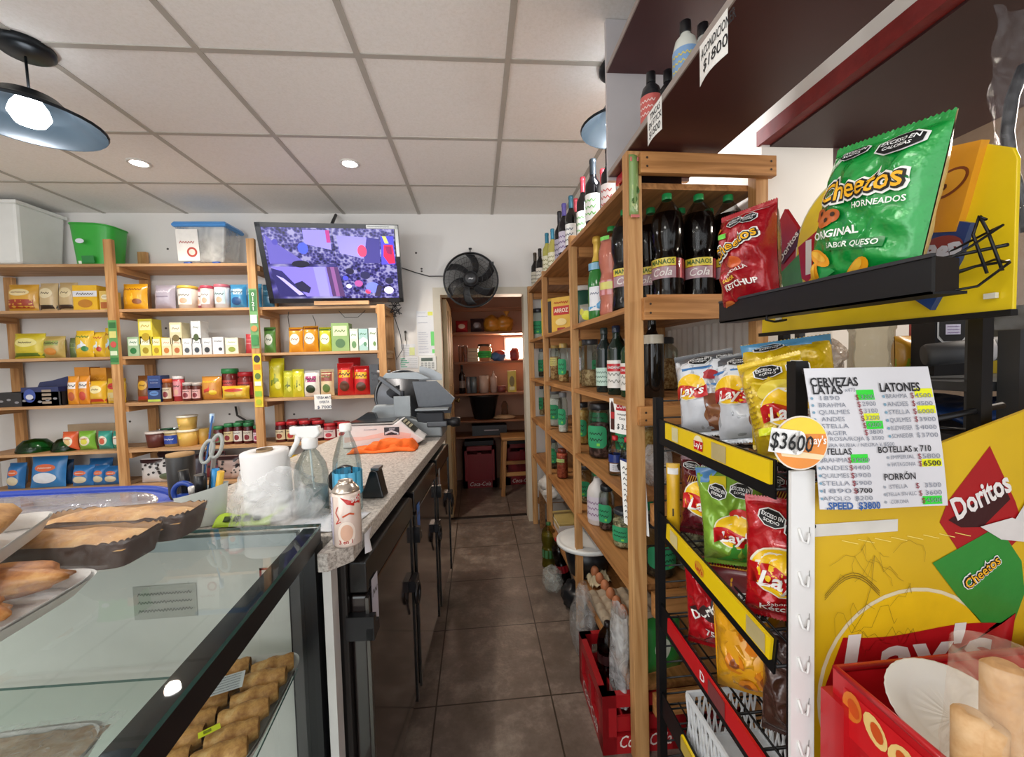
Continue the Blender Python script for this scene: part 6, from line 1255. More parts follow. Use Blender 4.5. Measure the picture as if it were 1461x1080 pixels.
# hanging price cards
def cm(mb, mp):
    mb.rect(mp, .034, .118, -.042, -.012, P('#b5202a'), 1); mb.text(mp, 'COMBO', .074, -.027, .022, I('#f0dcdc'), 2, off=.02)
    mb.fan(mp, [(.006, -.02), (.012, -.008), (.020, -.02), (.026, -.045), (.028, -.115), (.006, -.115)], P('#3a1a18'), 1); mb.rect(mp, .007, .027, -.075, -.05, P('#b0262c'), 2)
    mb.scribble(mp, .04, .1, -.056, .008, I('#4a4a4a'), 1); mb.text(mp, 'Coca + 6', .075, -.07, .014, I('#222222'), 1, off=.01); mb.text(mp, '$ 3.500', .08, -.1, .026, I('#222222'), 1, off=.015)
pA, pB = (0.49, 1.4841, 1.2377), (0.49, 1.26, 1.2303)
card('price_card', 'white card with red combo heading hanging from the third right shelf', 'price card', plane_map((.494, pA[1], pA[2]), (.12, pB[1]-pA[1], 0), (0, 0, 1)), .135, .125, cm, bend=.012)
def ls(mb, mp):
    for k in range(10): mb.scribble(mp, .008, .048, -.022-.019*k, .011, I('#2a2a2e'), 1, seed=k); (mb.text(mp, '$', .058, -.022-.019*k, .016, I('#222222'), 1), mb.scribble(mp, .066, .086, -.022-.019*k, .009, I('#3a3a3e'), 1, seed=k+20)) if k else None
pA, pB = (0.488, 1.3764, 1.0315), (0.488, 1.2629, 1.0223)
card('price_card', 'tilted list of hand written prices hanging below the fourth right shelf', 'price card', plane_map((.49, pA[1], pA[2]), (.10, pB[1]-pA[1], -.042), (-.03, .045, 1)), .094, .22, ls, bend=.008)

# ---- sixth shelf: eggs
for k, (y0, n, lb) in enumerate(((1.395, 6, 'grey cardboard egg tray nearest the post'),)):
    t = thing('egg_tray', lb, 'egg tray', (.655, 1.66, .241)); mb = MB(); EG = M('#a7967f', .9, var=.12, scale=30, bump=.4)
    mb.grid(lambda u, v: V((-.145+.29*u, -.23+.46*v, .012+.018*(abs(math.sin(u*6*PI))*abs(math.sin(v*9*PI)))+.016*(u > .0))), 54, 72, EG); ob(mb, 'tray', t, solid=.003)
EGG = M('#b9744c', .55, var=.08, scale=12); kk = 0
EA, EB = V((0.5885, 2.0824, 0.295)), V((0.6068, 1.6731, 0.295))
for j in range(7):
    pe = EB+(EA-EB)*(j/6)
    mb = MB(); mb.grid(lambda u, v: V((.0215*math.sin(PI*v)*math.cos(2*PI*u), .0215*math.sin(PI*v)*math.sin(2*PI*u), -.028*math.cos(PI*v)*(1+.12*(v-.5)))), 14, 10, EGG, wrap=True)
    tag(ob(mb, 'egg', loc=(pe.x, pe.y, .295)), ordinals(j, 'near post')+' brown egg in the row on the cardboard tray', 'egg', 'brown eggs on the tray')
mb = MB(); mb.grid(lambda u, v: V((-.05+.1*u, -.09+.18*v, .006+.05*abs(noise.noise(V((u*4, v*7, 3))))+.03*u)), 16, 20, M('#d8c9a4', .9, var=.1, bump=.4)); tag(ob(mb, 'torn_paper', loc=(.60, 2.02, .244), solid=.002), 'crumpled cream paper at the far end of the egg shelf', 'paper')
mb = MB(); mb.blob((0, 0, .05), (.09, .08, .055), FILM('#3f8f76', .75, 18), .3, 24, 12, 3, 2, 0); tag(ob(mb, 'plastic_bag', loc=(.74, 2.25, .241)), 'teal green plastic bag under the white round lid', 'plastic bag')
# round white lid on a black bucket between the shelves
q = (0.5594, 2.0537, 0.42); t = thing('bucket', 'black bucket with white round lid below the fifth shelf', 'bucket', (q[0]+.03, q[1]+.08, .242))
mb = MB(); mb.lathe([(.10, 0), (.13, .15)], PLA('#17171a'), 28); ob(mb, 'body', t)
mb = MB(); mb.lathe([(.155, .15), (.165, .154), (.165, .17), (.155, .174), (.148, .17), (.14, .173), (0, .174)], PLA('#e0e2de'), 40); ob(mb, 'lid', t)
# things in the far bay near the floor
cr_ = thing('low_table', 'low pine table under the far end of the right shelving', 'table', (.72, 3.08, 0)); WT = wood(1, '#9a7048', '#6a4626')
mb = MB(); mb.box(-.19, .19, -.12, .26, .33, .36, M('#b3aca4', .6)); ob(mb, 'table_top', cr_, bevel=.003)
for xx in (-.16, .16):
    for yy in (-.09, .23): mb = MB(); mb.box(xx-.02, xx+.02, yy-.02, yy+.02, 0, .33, WT); ob(mb, 'leg', cr_)
FW = M('#d9d6d0', .35, var=.05, bump=.3, scale=20)
for loc, rr_, lb, nm in (((.60, 3.2, .361), (.075, .09, .06), 'white plastic sack on the low table near the doorway', 'plastic_bag'), ((.60, 2.99, .361), (.08, .07, .045), 'white crumpled packet on the near end of the low table', 'plastic_bag')):
    mb = MB(); mb.blob((0, 0, rr_[2]*.7), rr_, FW, .35, 26, 14, 4, 3, 0); tag(ob(mb, nm, loc=loc), lb, 'plastic bag')
t = thing('cardboard_box', 'pale carton with yellow band under the third post', 'box', ((0.5771, 2.7076, 0.28)[0]+.05, (0.5771, 2.7076, 0.28)[1], .0)); mb = MB(); mb.box(-.09, .12, -.12, .12, .241, .30, P('#d5d3cf')); mb.rect(plane_map((-.0905, -.0, .30), (0, -1, 0), (0, 0, 1)), -.12, .12, -.022, 0, P('#cbb56a'), 1); mb.box(-.088, .118, -.118, .118, .300, .318, P('#c2aa66')); ob(mb, 'carton', t, bevel=.004)
# the whole unit stands a little skew to the aisle
PV = V((.5, 1.3, 0)); RM = Matrix.Translation(PV) @ Matrix.Rotation(.028, 4, 'Z') @ Matrix.Translation(-PV)
for o in [o for o in COL.objects if o not in N0 and o.parent is None and o.type in ('MESH', 'EMPTY')]: o.matrix_basis = RM @ o.matrix_basis
# floor level: bottles and a bag
bottle('soda_bottle', 'cloudy yellow green bottle standing on the floor below the far bay', ((0.446, 2.668, 0.0)[0], (0.446, 2.668, 0.0)[1], .001), .05, .30, COLA, '#8a8450', cap='#3a6a3a', capz=.945, capr=.32, clear='#cfcaa0', liquid=('#8f8748', .75), labs=[(.24, .42, '#4f8a5a', .95)])
bottle('cola_bottle', 'dark cola bottle with red label leaning on the floor by the bucket', ((0.504, 2.45, 0.0)[0], (0.504, 2.45, 0.0)[1], .012), .045, .28, COLA, '#160c0a', cap='#b5202a', capz=.945, capr=.32, clear='#cfcfcd', liquid=('#140907', .8), labs=[(.26, .42, '#9a1f26', .95)], lean=(.0, -.16, 0))
mb = MB(); mb.blob((0, 0, .07), (.06, .07, .075), FILM('#c9cdc6', .3, 18), .3, 24, 14, 3, 9, 0); tag(ob(mb, 'plastic_bag', loc=((0.412, 2.384, 0.0)[0], (0.412, 2.384, 0.0)[1], .001)), 'small clear bag on the floor left of the leaning cola bottle', 'plastic bag')
mb = MB(); mb.blob((0, 0, .06), (.08, .1, .07), M('#1c1d20', .35), .3, 24, 14, 3, 6, 0); tag(ob(mb, 'plastic_bag', loc=(.52, 2.22, .001)), 'black bag on the floor under the bucket shelf', 'plastic bag')

# ================================================================== red bottle crates
def crate(label, loc, rot, w, d, h, red='#a3141c', grp='red bottle crates', script=True):
    t = thing('bottle_crate', label, 'crate', loc, (0, 0, rot), grp); RD = PLA(red, .4); hb = min(.08, h*.3)
    def side(mb, L_, ax):
        # one wall in x,z drawn at y=0, thickness outward
        th = .022
        for a in ((-L_/2, L_/2, 0, hb), (-L_/2, L_/2, h-.045, h), (-L_/2, -L_/2+.05, 0, h), (L_/2-.05, L_/2, 0, h), (-.02, .02, hb, h-.07)): mb.box(a[0], a[1], -th, 0, a[2], a[3], RD)
        mb.box(-L_/2, L_/2, -th*.45, 0, .07, h-.09, RD)
    for (L_, off, rz) in ((w, d/2, 0), (d, w/2, PI/2), (w, d/2, PI), (d, w/2, -PI/2)):
        mb = MB(); mb.T = Matrix.Rotation(rz, 4, 'Z') @ Matrix.Translation((0, -off+.022, 0)); side(mb, L_, 0)
        if script: mb.text(plane_map((0, -.0225, .042), (1, 0, 0), (0, 0, 1)), 'Coca-Cola', 0, 0, .062, I('#e2d3cd'), 1, off=.006, shear=.3, wid=L_*.62)
        ob(mb, 'side_panel', t)
    mb = MB(); mb.box(-w/2+.01, w/2-.01, -d/2+.01, d/2-.01, .004, .02, RD); ob(mb, 'bottom', t)
    mb = MB(); 
    for k in (-1, 1): mb.box(-w/2+.02, w/2-.02, d*k/6-.003, d*k/6+.003, .02, h*.6, RD)
    for k in (-1, 0, 1): mb.box(w*k/4-.003, w*k/4+.003, -d/2+.02, d/2-.02, .02, h*.6, RD)
    ob(mb, 'divider', t); return t
A_, B_ = V((0.403, 1.663, 0.215)), V((0.398, 1.327, 0.215)); dr = (A_-B_); an = math.atan2(dr.y, dr.x)-PI/2; dd = dr.length
side_ = V((math.cos(an), math.sin(an), 0)); mid = (A_+B_)/2+side_*.15+V((0, .02, 0))
crate('red cola crate standing on the floor at the foot of the near shelf post', (mid.x, mid.y, .001), an, .30, dd+.01, .213)
bottle('cola_bottle', 'empty looking cola bottle standing in the near red crate', (mid.x-.06, mid.y+.05, .022), .042, .31, COLA, '#241a18', clear='#8a8684', cap='#1c1416', capz=.94, capr=.32, labs=[(.5, .62, '#3a1c1e', .9)])
mb = MB(); mb.grid(lambda u, v: V((.034*math.cos(2*PI*u)*(1-.3*v)*(1+.3*noise.noise(V((math.cos(2*PI*u)*2, math.sin(2*PI*u)*2, v*4)))), .07*math.sin(2*PI*u)*(1-.2*v)*(1+.3*noise.noise(V((math.cos(2*PI*u)*2, math.sin(2*PI*u)*2, v*4+9)))), .05+.32*v)), 30, 16, FILM('#c9c9c8', .5, 16), wrap=True); tag(ob(mb, 'plastic_bag', loc=((0.489, 1.42, 0.27)[0], 1.42, .10)), 'grey plastic bag stuffed in the right of the near red crate', 'plastic bag')
mb = MB(); q = (0.37, 1.704, 0.02); mb.grid(lambda u, v: V((.06*math.cos(2*PI*u)*math.sin(PI*(.12+.8*v))*(1+.3*noise.noise(V((math.cos(2*PI*u)*2, math.sin(2*PI*u)*2, v*5)))), .09*math.sin(2*PI*u)*math.sin(PI*(.12+.8*v))*(1+.25*noise.noise(V((math.cos(2*PI*u)*2, math.sin(2*PI*u)*2, v*4+5)))), .002+.36*v)), 36, 20, FILM('#b9b6b2', .34, 14), wrap=True); tag(ob(mb, 'plastic_bag', loc=(.455, 1.80, .001)), 'tall clear plastic bag on the floor behind the near red crate', 'plastic bag')
mb = MB(); mb.lathe([(0, 0), (.018, .0), (.018, .03), (0, .032)], PLA('#d0202a'), 14); tag(ob(mb, 'bottle_cap', loc=(.56, 2.02, .15)) if False else bottle('cola_bottle', 'red capped bottle standing under the egg shelf', (.56, 1.98, .001), .04, .2, PETS, '#141010', cap='#d0202a', capz=.88, capr=.45), 'red capped bottle standing under the egg shelf', 'bottle')
crate('dark red crate lying below the end frame beneath the rack', (.86, 1.52, .001), 0, .20, .24, .2, '#7a1418', 'red bottle crates', False)
pack('chip_bag', 'green packet standing at floor level inside the end frame', 'packet', (.64, 1.40, .245), .16, .2, .06, '#2f8a3c', [('e', .4, .5, .2, .2, '#d8e0d0')], rot=.2)

# ================================================================== maroon wall shelf near the ceiling
MR = M('#4b2525', .45, var=.10, scale=5); LT = M('#9d9189', .5, var=.03); GW = M('#bdb8b8', .6, var=.02)
us = thing('wall_shelf', 'maroon two board wall shelf hung under the ceiling on the right', 'shelf', (.8, .6, 2.2))
UX, UY, UD = .507, 1.50, .815
for z0, z1 in ((2.052, 2.070), (2.425, 2.443)):
    mb = MB(); mb.box(UX, UD, -.6, UY, z0, z1, MR); mb.box(UX-.004, UX, -.6, UY, z0, z1, LT); ob(mb, 'shelf_board', us, w=True)
mb = MB(); mb.box(UX-.002, UD, UY, UY+.018, 2.04, 2.6155, GW); ob(mb, 'end_panel', us, w=True)
mb = MB(); mb.box(UD-.018, UD, .3, UY, 2.443, 2.6155, MR); ob(mb, 'hanging_rail', us, w=True)
mb = MB(); mb.box(UD, .999, .2, .24, 2.46, 2.50, LT); mb.box(UD, .999, 1.2, 1.24, 2.46, 2.50, LT); ob(mb, 'wall_bracket', us, w=True)
for k, (q, zt, body, cap, lab, ink, lb) in enumerate([
 ((0.56, 1.043, 2.175), (0.56, 1.025, 2.231), '#d4d6cc', '#17171a', '#7fa3cc', '#d8c44a', 'pale shampoo bottle with blue label on the maroon shelf'),
 ((0.62, 1.065, 2.193), (0.62, 1.071, 2.255), '#cfd0c8', '#17171a', '#9ab4d0', '#d8c44a', 'pale bottle behind the shampoo bottle with blue label'),
 ((0.55, 1.229, 2.147), (0.55, 1.217, 2.229), '#232428', '#16171a', '#c9605a', '#e8d0c8', 'black bottle with red label on the maroon shelf'),
 ((0.62, 1.263, 2.212), (0.62, 1.262, 2.273), '#1f2024', '#141518', '#8a4a48', '#e8d0c8', 'black bottle behind the one with red label')]):
    X_ = (.56, .62, .55, .62)[k]; r = .031; h = min(.33, max(.17, zt[2]-2.071))
    b = bottle('shampoo_bottle', lb, (X_, q[1], 2.071), r, h, [(0, 0), (.95, 0), (1, .02), (1, .58), (.8, .72), (.42, .80), (.40, .84)], body, cap=cap, capz=.82, capr=.44, labs=[(.12, .55, lab, .45, None, '#222', ink)], rot=-.9, rough=.25)
def tg(lines):
    def fn(mb, mp):
        for t, x, y, s, w in lines: mb.text(mp, t, x, y, s, I('#1c1c1e'), 1, off=.012, wid=w)
    return fn
pA, pB, pC = (0.5, 0.875, 2.053), (0.5, 0.776, 2.053), (0.5, 0.868, 1.995)
card('price_card', 'larger hand written price card on the maroon shelf edge', 'price card', plane_map((.5015, pA[1], pA[2]), (0, pB[1]-pA[1], 0), (0, 0, 1)), abs(pB[1]-pA[1]), .085, tg([('ACONDICIONER', .065, -.026, .03, .115), ('$1800', .06, -.058, .034, .08)]), bend=.008)
pA, pB = (0.5, 1.146, 2.066), (0.5, 1.058, 2.051)
card('price_card', 'smaller hand written price card at the far end of the maroon shelf', 'price card', plane_map((.5015, pA[1], pA[2]), (0, pB[1]-pA[1], 0), (0, 0, 1)), abs(pB[1]-pA[1]), .085, tg([('TINCAS', .05, -.018, .024, .06), ('EN STICK', .05, -.042, .024, .075), ('$1500', .05, -.068, .028, .065)]), bend=.005)

# ================================================================== snack rack
RB = M('#141416', .4, .3, var=.03); YE = M('#ecc914', .35, var=.03, coat=.2); RED = M('#c3141c', .35, var=.03, coat=.2)
rk = thing('snack_rack', 'black wire snack rack with yellow and red shelf strips at the right', 'rack', (.68, .88, 0))
XF, XB, YN, YFR = .505, .90, .66, 1.13
for (x, y, z) in ((XF+.01, YFR, 1.27), (XB, YFR, 1.5), (XB, YN, 1.5)):
    mb = MB(); mb.box(x-.011, x+.011, y-.011, y+.011, 0, z, RB); ob(mb, 'post', rk, w=True)
mb = MB(); mb.box(.527, .549, .636, .656, 0, 1.372, RB); ob(mb, 'post', rk, w=True)
mb = MB()
for k in range(26): mb.tube([(XF+.01, YFR-.008, .06+.048*k), (XB, YFR-.008, .06+.048*k)], .0025, RB, 6)
ob(mb, 'end_wires', rk, w=True)
RSH = [(1.163, 1.155, 'y'), (.895, .838, 'y'), (.625, .60, 'r'), (.36, .34, 'y')]
SHF = []
for k, (zf, zn, c) in enumerate(RSH):
    col = YE if c == 'y' else RED; mb = MB(); f = lambda y, zf=zf, zn=zn: zn+(zf-zn)*(y-YN)/(YFR-YN)
    for j in range(9):
        x = XF+.015+(XB-XF-.02)*j/8; mb.tube([(x, YN, f(YN)-.002), (x, YFR, f(YFR)-.002)], .0025, RB, 6)
    for j in range(7):
        y = YN+(YFR-YN)*j/6; mb.tube([(XF+.005, y, f(y)-.005), (XB, y, f(y)-.005)], .003, RB, 6)
    mb.beam((XF+.006, YN, f(YN)+.012), (XF+.006, YFR, f(YFR)+.012), .004, .07, RB); s = ob(mb, 'wire_shelf', rk, w=True)
    mb = MB(); y0 = 1.06 if k < 3 else .99; mb.beam((XF, YN+.004, f(YN)+.024), (XF, y0, f(y0)+.024), .006, .042, col)
    mp = plane_map((XF-.0035, y0, f(y0)+.024), (0, YN-y0, f(YN)-f(y0)), (0, 0, 1)); L_ = y0-YN
    if k == 0:
        mb.rect(mp, L_*.1, L_*.18, -.018, .018, P('#d9d0a0'), 1); mb.rect(mp, L_*.55, L_*.68, -.019, .017, P('#b9a878'), 1); mb.ell(mp, L_*.42, .004, .02, .016, P('#f0e6c0'), 1); mb.fan(mp, [(L_*.42-.02, .006), (L_*.42+.02, .008), (L_*.42+.018, -.014), (L_*.42-.018, -.014)], P('#c3141b'), 2); mb.text(mp, "Lay's", L_*.42, -.002, .018, I('#f4efe8'), 3, off=.02, wid=.034)
    elif k == 1:
        mb.rect(mp, L_*.06, L_*.16, -.018, .018, P('#d8c68a'), 1); mb.rect(mp, L_*.84, L_*.97, -.018, .018, P('#b9a878'), 1); mb.ell(mp, L_*.42, .0, .02, .016, P('#d89a2a'), 1); mb.text(mp, "Lay's", L_*.42, -.002, .016, I('#c3141b'), 2, off=.02, wid=.03)
    elif k == 2:
        mb.rect(mp, L_*.5, L_*.66, -.019, .019, P('#7a3a3c'), 1); mb.text(mp, 'D', L_*.44, 0, .03, I('#f0e6e6'), 1, off=.02)
    else: mb.rect(mp, L_*.0, L_*.3, -.018, .018, P('#c9ac4a'), 1)
    ob(mb, 'price_strip', rk, w=True)
# yellow printed side panel with slanted top
mb = MB(); SPY = M('#d6ae14', .42, var=.08, scale=7, coat=.15)
pts = [(.55, .0), (1.12, .0), (1.12, 1.335), (.946, 1.276), (.782, 1.225), (.55, 1.165)]
mb.prism(pts, .626, .632, SPY)
mp = plane_map((0, .626, 0), (1, 0, 0), (0, 0, 1)); G2 = lambda x, y: (x, y)
def sp(pxs): return [(p[0], p[2]) for p in pxs]
mb.fan(mp, sp([(0.782, 0.626, 1.089), (0.797, 0.626, 1.125), (0.875, 0.626, 1.217), (0.927, 0.626, 1.117), (0.948, 0.626, 1.06), (0.891, 0.626, 1.014), (0.818, 0.626, 1.038)]), P('#a8161c'), 1, 3)
a_, b_ = (0.859, 0.626, 1.13), (0.822, 0.626, 1.095)
mb.fan(mp, sp([(0.798, 0.626, 1.092), (0.901, 0.626, 1.15), (0.916, 0.626, 1.122), (0.863, 0.626, 1.076), (0.822, 0.626, 1.078)]), P('#3a1216'), 2, 2)
mb.text(mp, 'Doritos', a_[0], a_[2], .055, I('#e6e0da'), 3, off=.03, rot=.42, wid=.115)
mb.fan(mp, sp([(0.769, 0.626, 1.019), (0.894, 0.626, 1.076), (0.941, 0.626, 1.011), (0.949, 0.626, 0.953), (0.922, 0.626, 0.883), (0.867, 0.626, 0.903), (0.818, 0.626, 0.957)]), P('#2f8a34'), 2, 3)
c_ = (0.862, 0.626, 0.997); chee_logo(mb, mp, c_[0], c_[2], .038, 4, .62)
mb.fan(mp, sp([(0.856, 0.626, 1.078), (0.917, 0.626, 1.09), (0.947, 0.626, 1.079), (0.948, 0.626, 1.045), (0.897, 0.626, 1.053)]), P('#dcd6d0'), 5, 2)
mb.fan(mp, sp([(0.925, 0.626, 1.087), (0.957, 0.626, 1.134), (0.959, 0.626, 1.053)]), P('#d9d4ce'), 4, 2)
mb.rect(mp, *[(lambda p, q: (p[0], q[0], q[2], p[2]))((0.548, 0.626, 1.1), (0.703, 0.626, 1.079))][0], P('#d8d4ca'), 2)
mb.ell(mp, ((0.55, 0.626, 1.097))[0], ((0.55, 0.626, 1.097))[2], .004, .004, I('#18140c'), 3, 10)
c_, e_ = (0.734, 0.626, 0.795), (0.558, 0.626, 0.813); rx = abs(c_[0]-e_[0])
mb.ell(mp, c_[0], c_[2], rx, rx*1.04, P('#e6dbb4'), 1, 40); mb.ell(mp, c_[0], c_[2], rx*.965, rx*1.005, P('#efc31a'), 2, 40)
rib = [(c_[0]+rx*.95*math.cos(t), c_[2]+rx*.99*math.sin(t)) for t in [PI*.86+PI*.9*k/16 for k in range(17)]]
top = [(c_[0]-rx*.74+rx*1.72*k/12, c_[2]+rx*(.61-.03*math.sin(k/12*2*PI)+.0*k)) for k in range(13)]
bot = [(c_[0]+rx*.98-rx*1.95*k/12, c_[2]-rx*.35) for k in range(13)]
mb.fan(mp, [(c_[0]-rx*.95, c_[2]+rx*.08)]+top+[(c_[0]+rx*1.12, c_[2]+rx*.70)]+bot, P('#b4161c'), 3, 4)
mb.text(mp, "Lay's", c_[0]+rx*.02, c_[2]+rx*.36, rx*.66, I('#efe9e2'), 4, off=.03, shear=.12, wid=rx*1.62)
SC_ = I('#a08414')
for k in range(16):
    ax, az = R.uniform(.60, .72), R.uniform(.86, 1.05); mb.stroke(mp, [(ax+.04*math.cos(t+k), az+R.uniform(.01, .05)*math.sin(t)) for t in [.4*j for j in range(7)]], .0006, SC_, 3)
for k in range(3): mb.stroke(mp, [(.57+.1*j/8, .97+.035*math.sin(PI*j/8)+.004*k) for j in range(9)], .0009, I('#5c4a14'), 3)
mb.stroke(mp, [(.66, 1.04), (.655, .99), (.64, .94), (.62, .91)], .001, SC_, 3)
for k in range(8): mb.stroke(mp, [(.6+.03*k, 1.07), (.63+.03*k, 1.062)], .0012, I('#f0dc70'), 3)
ob(mb, 'side_panel', rk, w=True)
# white hook strip on the near front corner
mb = MB(); WS2 = M('#e6e5e2', .45, var=.02); mb.box(.5, .541, .612, .618, .0, 1.195, WS2)
mp = plane_map((.5205, .612, 0), (1, 0, 0), (0, 0, 1))
for k in range(9):
    z = 1.09-.072*k; mb.tube([(.512, .611, z+.012), (.516, .607, z-.008), (.523, .605, z-.012), (.528, .608, z+.004)], .0022, WS2, 6); mb.stroke(mp, [(.004, z-.012), (.010, z-.004), (.011, z+.012)], .0012, I('#8a8a86'), 1)
tag(ob(mb, 'hook_strip'), 'white plastic hook strip on the near corner of the snack rack', 'hook strip')
# round price sign
def rsign(mb):
    mp = plane_map((0, 0, 0), (1, 0, 0), (0, 0, 1)); r = .043
    for y, fl in ((0, 0), (.0015, 1)):
        pts = [mb.av((r*math.cos(2*PI*k/40), y, r*math.sin(2*PI*k/40))) for k in range(40)]; mb.af(pts[::-1] if fl else pts, P('#eae2d2'))
    mb.ell(mp, 0, 0, r*.95, r*.95, P('#e88a1e'), 1, 36); mb.fan(mp, [(r*.95*math.cos(t), r*.95*math.sin(t)) for t in [.35+2.4*k/16 for k in range(17)]], P('#f2d024'), 2, 2); mb.fan(mp, [(-.03, -.02), (.03, -.027), (.037, -.02), (-.034, -.008)], P('#f3d8a8'), 2, 1)
    mb.text(mp, "Lay's", .024, .004, .018, I('#f7f1e6'), 6, off=.02, wid=.026)
    q = lambda a, b, e=0: mp(-.006+a*.99+b*.15, .001-a*.15+b*.99, e+.002)
    mb.rect(q, -.045, .0, -.019, .019, P('#efede9'), 3); mb.ell(q, .0, 0, .012, .019, P('#efede9'), 3); mb.text(q, '$3600', -.012, -.001, .036, I('#101010'), 7, off=.012, wid=.066)
c_ = (0.504, 0.598, 1.244); mb = MB(); rsign(mb); mb.T = Matrix(); tag(ob(mb, 'price_sign', loc=c_, rot=(0, 0, -.1)), 'round orange and yellow price sign reading $3600', 'price sign')
# big hand written beer list
def beer(mb, mp):
    K = I('#26262a'); Gy = I('#6f7480'); Rd = I('#8c2430'); Bl = I('#2a5a9c')
    a, b, c, d = (V((0.514, 0.604, 1.361)), V((0.733, 0.604, 1.358)), V((0.766, 0.598, 1.128)), V((0.539, 0.6, 1.135)))
    return a, b, c, d
a, b, c, d = V((0.514, 0.604, 1.361)), V((0.733, 0.604, 1.358)), V((0.766, 0.598, 1.128)), V((0.539, 0.6, 1.135))
def bmp(u, v, e=0):
    p = (a*(1-u)+b*u)*(1-v)+(d*(1-u)+c*u)*v; return p+V((0, -e-.004*math.sin(PI*v)-.003*math.sin(u*5), 0))
SX, SY = .21, .225
def bq(x, y, e=0): return bmp(x/SX, -y/SY, e)
mb = MB(); PAP = M('#dcdadc', .4, var=.02, coat=.3)
mb.grid(lambda u, v: bmp(u, 1-v, 0), 16, 16, PAP); mb.grid(lambda u, v: bmp(u, 1-v, -.0008), 16, 16, PAP, flip=True)
K, Gy, Rd, Bl = I('#26262a'), I('#868b96'), I('#8c2430'), I('#2a5a9c')
def T_(t, x, y, s, m=K, w=None, off=None): mb.text(bq, t, x*SX, -y*SY, s*(.9 if m is Gy else 1), m, 3, off=off if off is not None else (0. if m is Gy else .012), wid=w*SX if w else None, mx=.05)
T_('CERVEZAS', .20, .10, .019, K, .36, .025); T_('LATAS', .14, .155, .018, K, .22, .025); T_('x473', .31, .155, .009, Gy, .08)
T_('LATONES', .72, .145, .019, K, .34, .025); T_('BOTELLAS', .12, .585, .014, K, .27, .015); T_('BOTELLAS x 710', .68, .58, .014, K, .44, .015); T_('PORRÓN', .62, .775, .015, K, .26, .015)
def hl(x, y, w, h, col): mb.rect(bq, x*SX, (x+w)*SX, -(y+h)*SY, -y*SY, M(col, .5, var=0), 1, 2, 2)
hl(.36, .155, .14, .07, '#35d83a'); hl(.39, .32, .125, .05, '#e9ee2a'); hl(.40, .375, .135, .055, '#35d83a'); hl(.25, .605, .13, .06, '#35d83a')
hl(.845, .155, .145, .062, '#eef01e'); hl(.845, .275, .145, .055, '#eef01e'); hl(.82, .655, .16, .055, '#eef01e'); hl(.80, .925, .155, .06, '#35d83a')
rows1 = [('1890', '3200'), ('BRAHMA', '2900'), ('QUILMES', '3100'), ('ANDES', '3200'), ('STELLA', '4200'), ('LAGER', '3800')]
for k, (n, p_) in enumerate(rows1):
    y = .21+.049*k; T_(n, .13+.008*len(n)-.02, y, .011, Gy, .028*len(n)+.03); T_('$', .355+.006*k, y-.002, .0125, Rd, None, 0.); T_(p_, .435+.006*k, y-.005, .011, Gy, .11); mb.ell(bq, .02*SX, -y*SY, .0022, .0022, I('#7aa0b4'), 2, 8, rings=1)
T_('IPA ROSA/ROJA $ 3500', .27, .495, .010, Gy, .5); T_('NEGRA RUBIA / NEGRA 6 $500', .31, .54, .009, Gy, .58)
for k, (n, p_) in enumerate((('BRAHMA', '3900'), ('ANDES', '4400'), ('QUILMES', '3900'), ('STELLA', '5900'), ('1890', '3700'), ('APOLO', '4200'))):
    y = .645+.055*k; T_(n, .12, y, .011, Gy, .2); T_('$', .235+.006*k, y, .0125, Rd if k < 5 else Gy, None, 0.); T_(p_, .32, y, .011, K if k == 4 else Gy, .13); mb.ell(bq, .015*SX, -y*SY, .0022, .0022, I('#7aa0b4'), 2, 8, rings=1)
T_('.SPEED  $3800', .24, .975, .016, Bl, .4, .025)
for k, (n, p_) in enumerate((('BRAHMA', '4500'), ('ANDES', '4500'), ('STELLA', '6000'), ('QUILMES', '3900'), ('BUDWEISER', '4000'), ('SCHNEIDER', '3700'))):
    y = .205+.056*k; T_(n, .68, y, .011, Gy, .18); T_('$', .815, y-.002, .0125, Rd if k < 4 else Gy, None, 0.); T_(p_, .905, y, .011, Gy, .13); mb.ell(bq, .575*SX, -y*SY, .0024, .0024, I('#7aa0b4'), 2, 8, rings=1)
for k, (n, p_) in enumerate((('IMPERIAL', '5800'), ('PATAGONIA', '6500'))):
    y = .635+.052*k; T_(n, .66, y, .010, Gy, .2); T_('$', .80, y, .0125, Rd, None, 0.); T_(p_, .895, y, .012, K if k else Gy, .14); mb.ell(bq, .54*SX, -y*SY, .0022, .0022, I('#9aa0a8'), 2, 8, rings=1)
for k, (n, p_) in enumerate((('STELLA', '3500'), ('STELLA SIN ALC', '3600'), ('CORONA', '4500'))):
    y = .845+.055*k; T_(n, .60+.02*(k == 1), y, .010, Gy, .15+.1*(k == 1)); T_('$', .76+.02*k, y, .0125, Rd, None, 0.); T_(p_, .885, y, .012, Gy, .13); mb.ell(bq, .49*SX, -y*SY, .0022, .0022, I('#9aa0a8'), 2, 8, rings=1)
tag(ob(mb, 'price_list'), 'large white hand written beer price list taped to the snack rack', 'price list')
mb = MB(); mb.grid(lambda u, v: bmp(u, .01+.03*v, -.0045-.004*math.sin(u*40)*0-.001*math.sin(u*31)), 20, 2, GL('#f4f6f8', 1., rough=.1)); tag(ob(mb, 'sticky_tape'), 'clear tape along the top of the beer price list', 'tape')

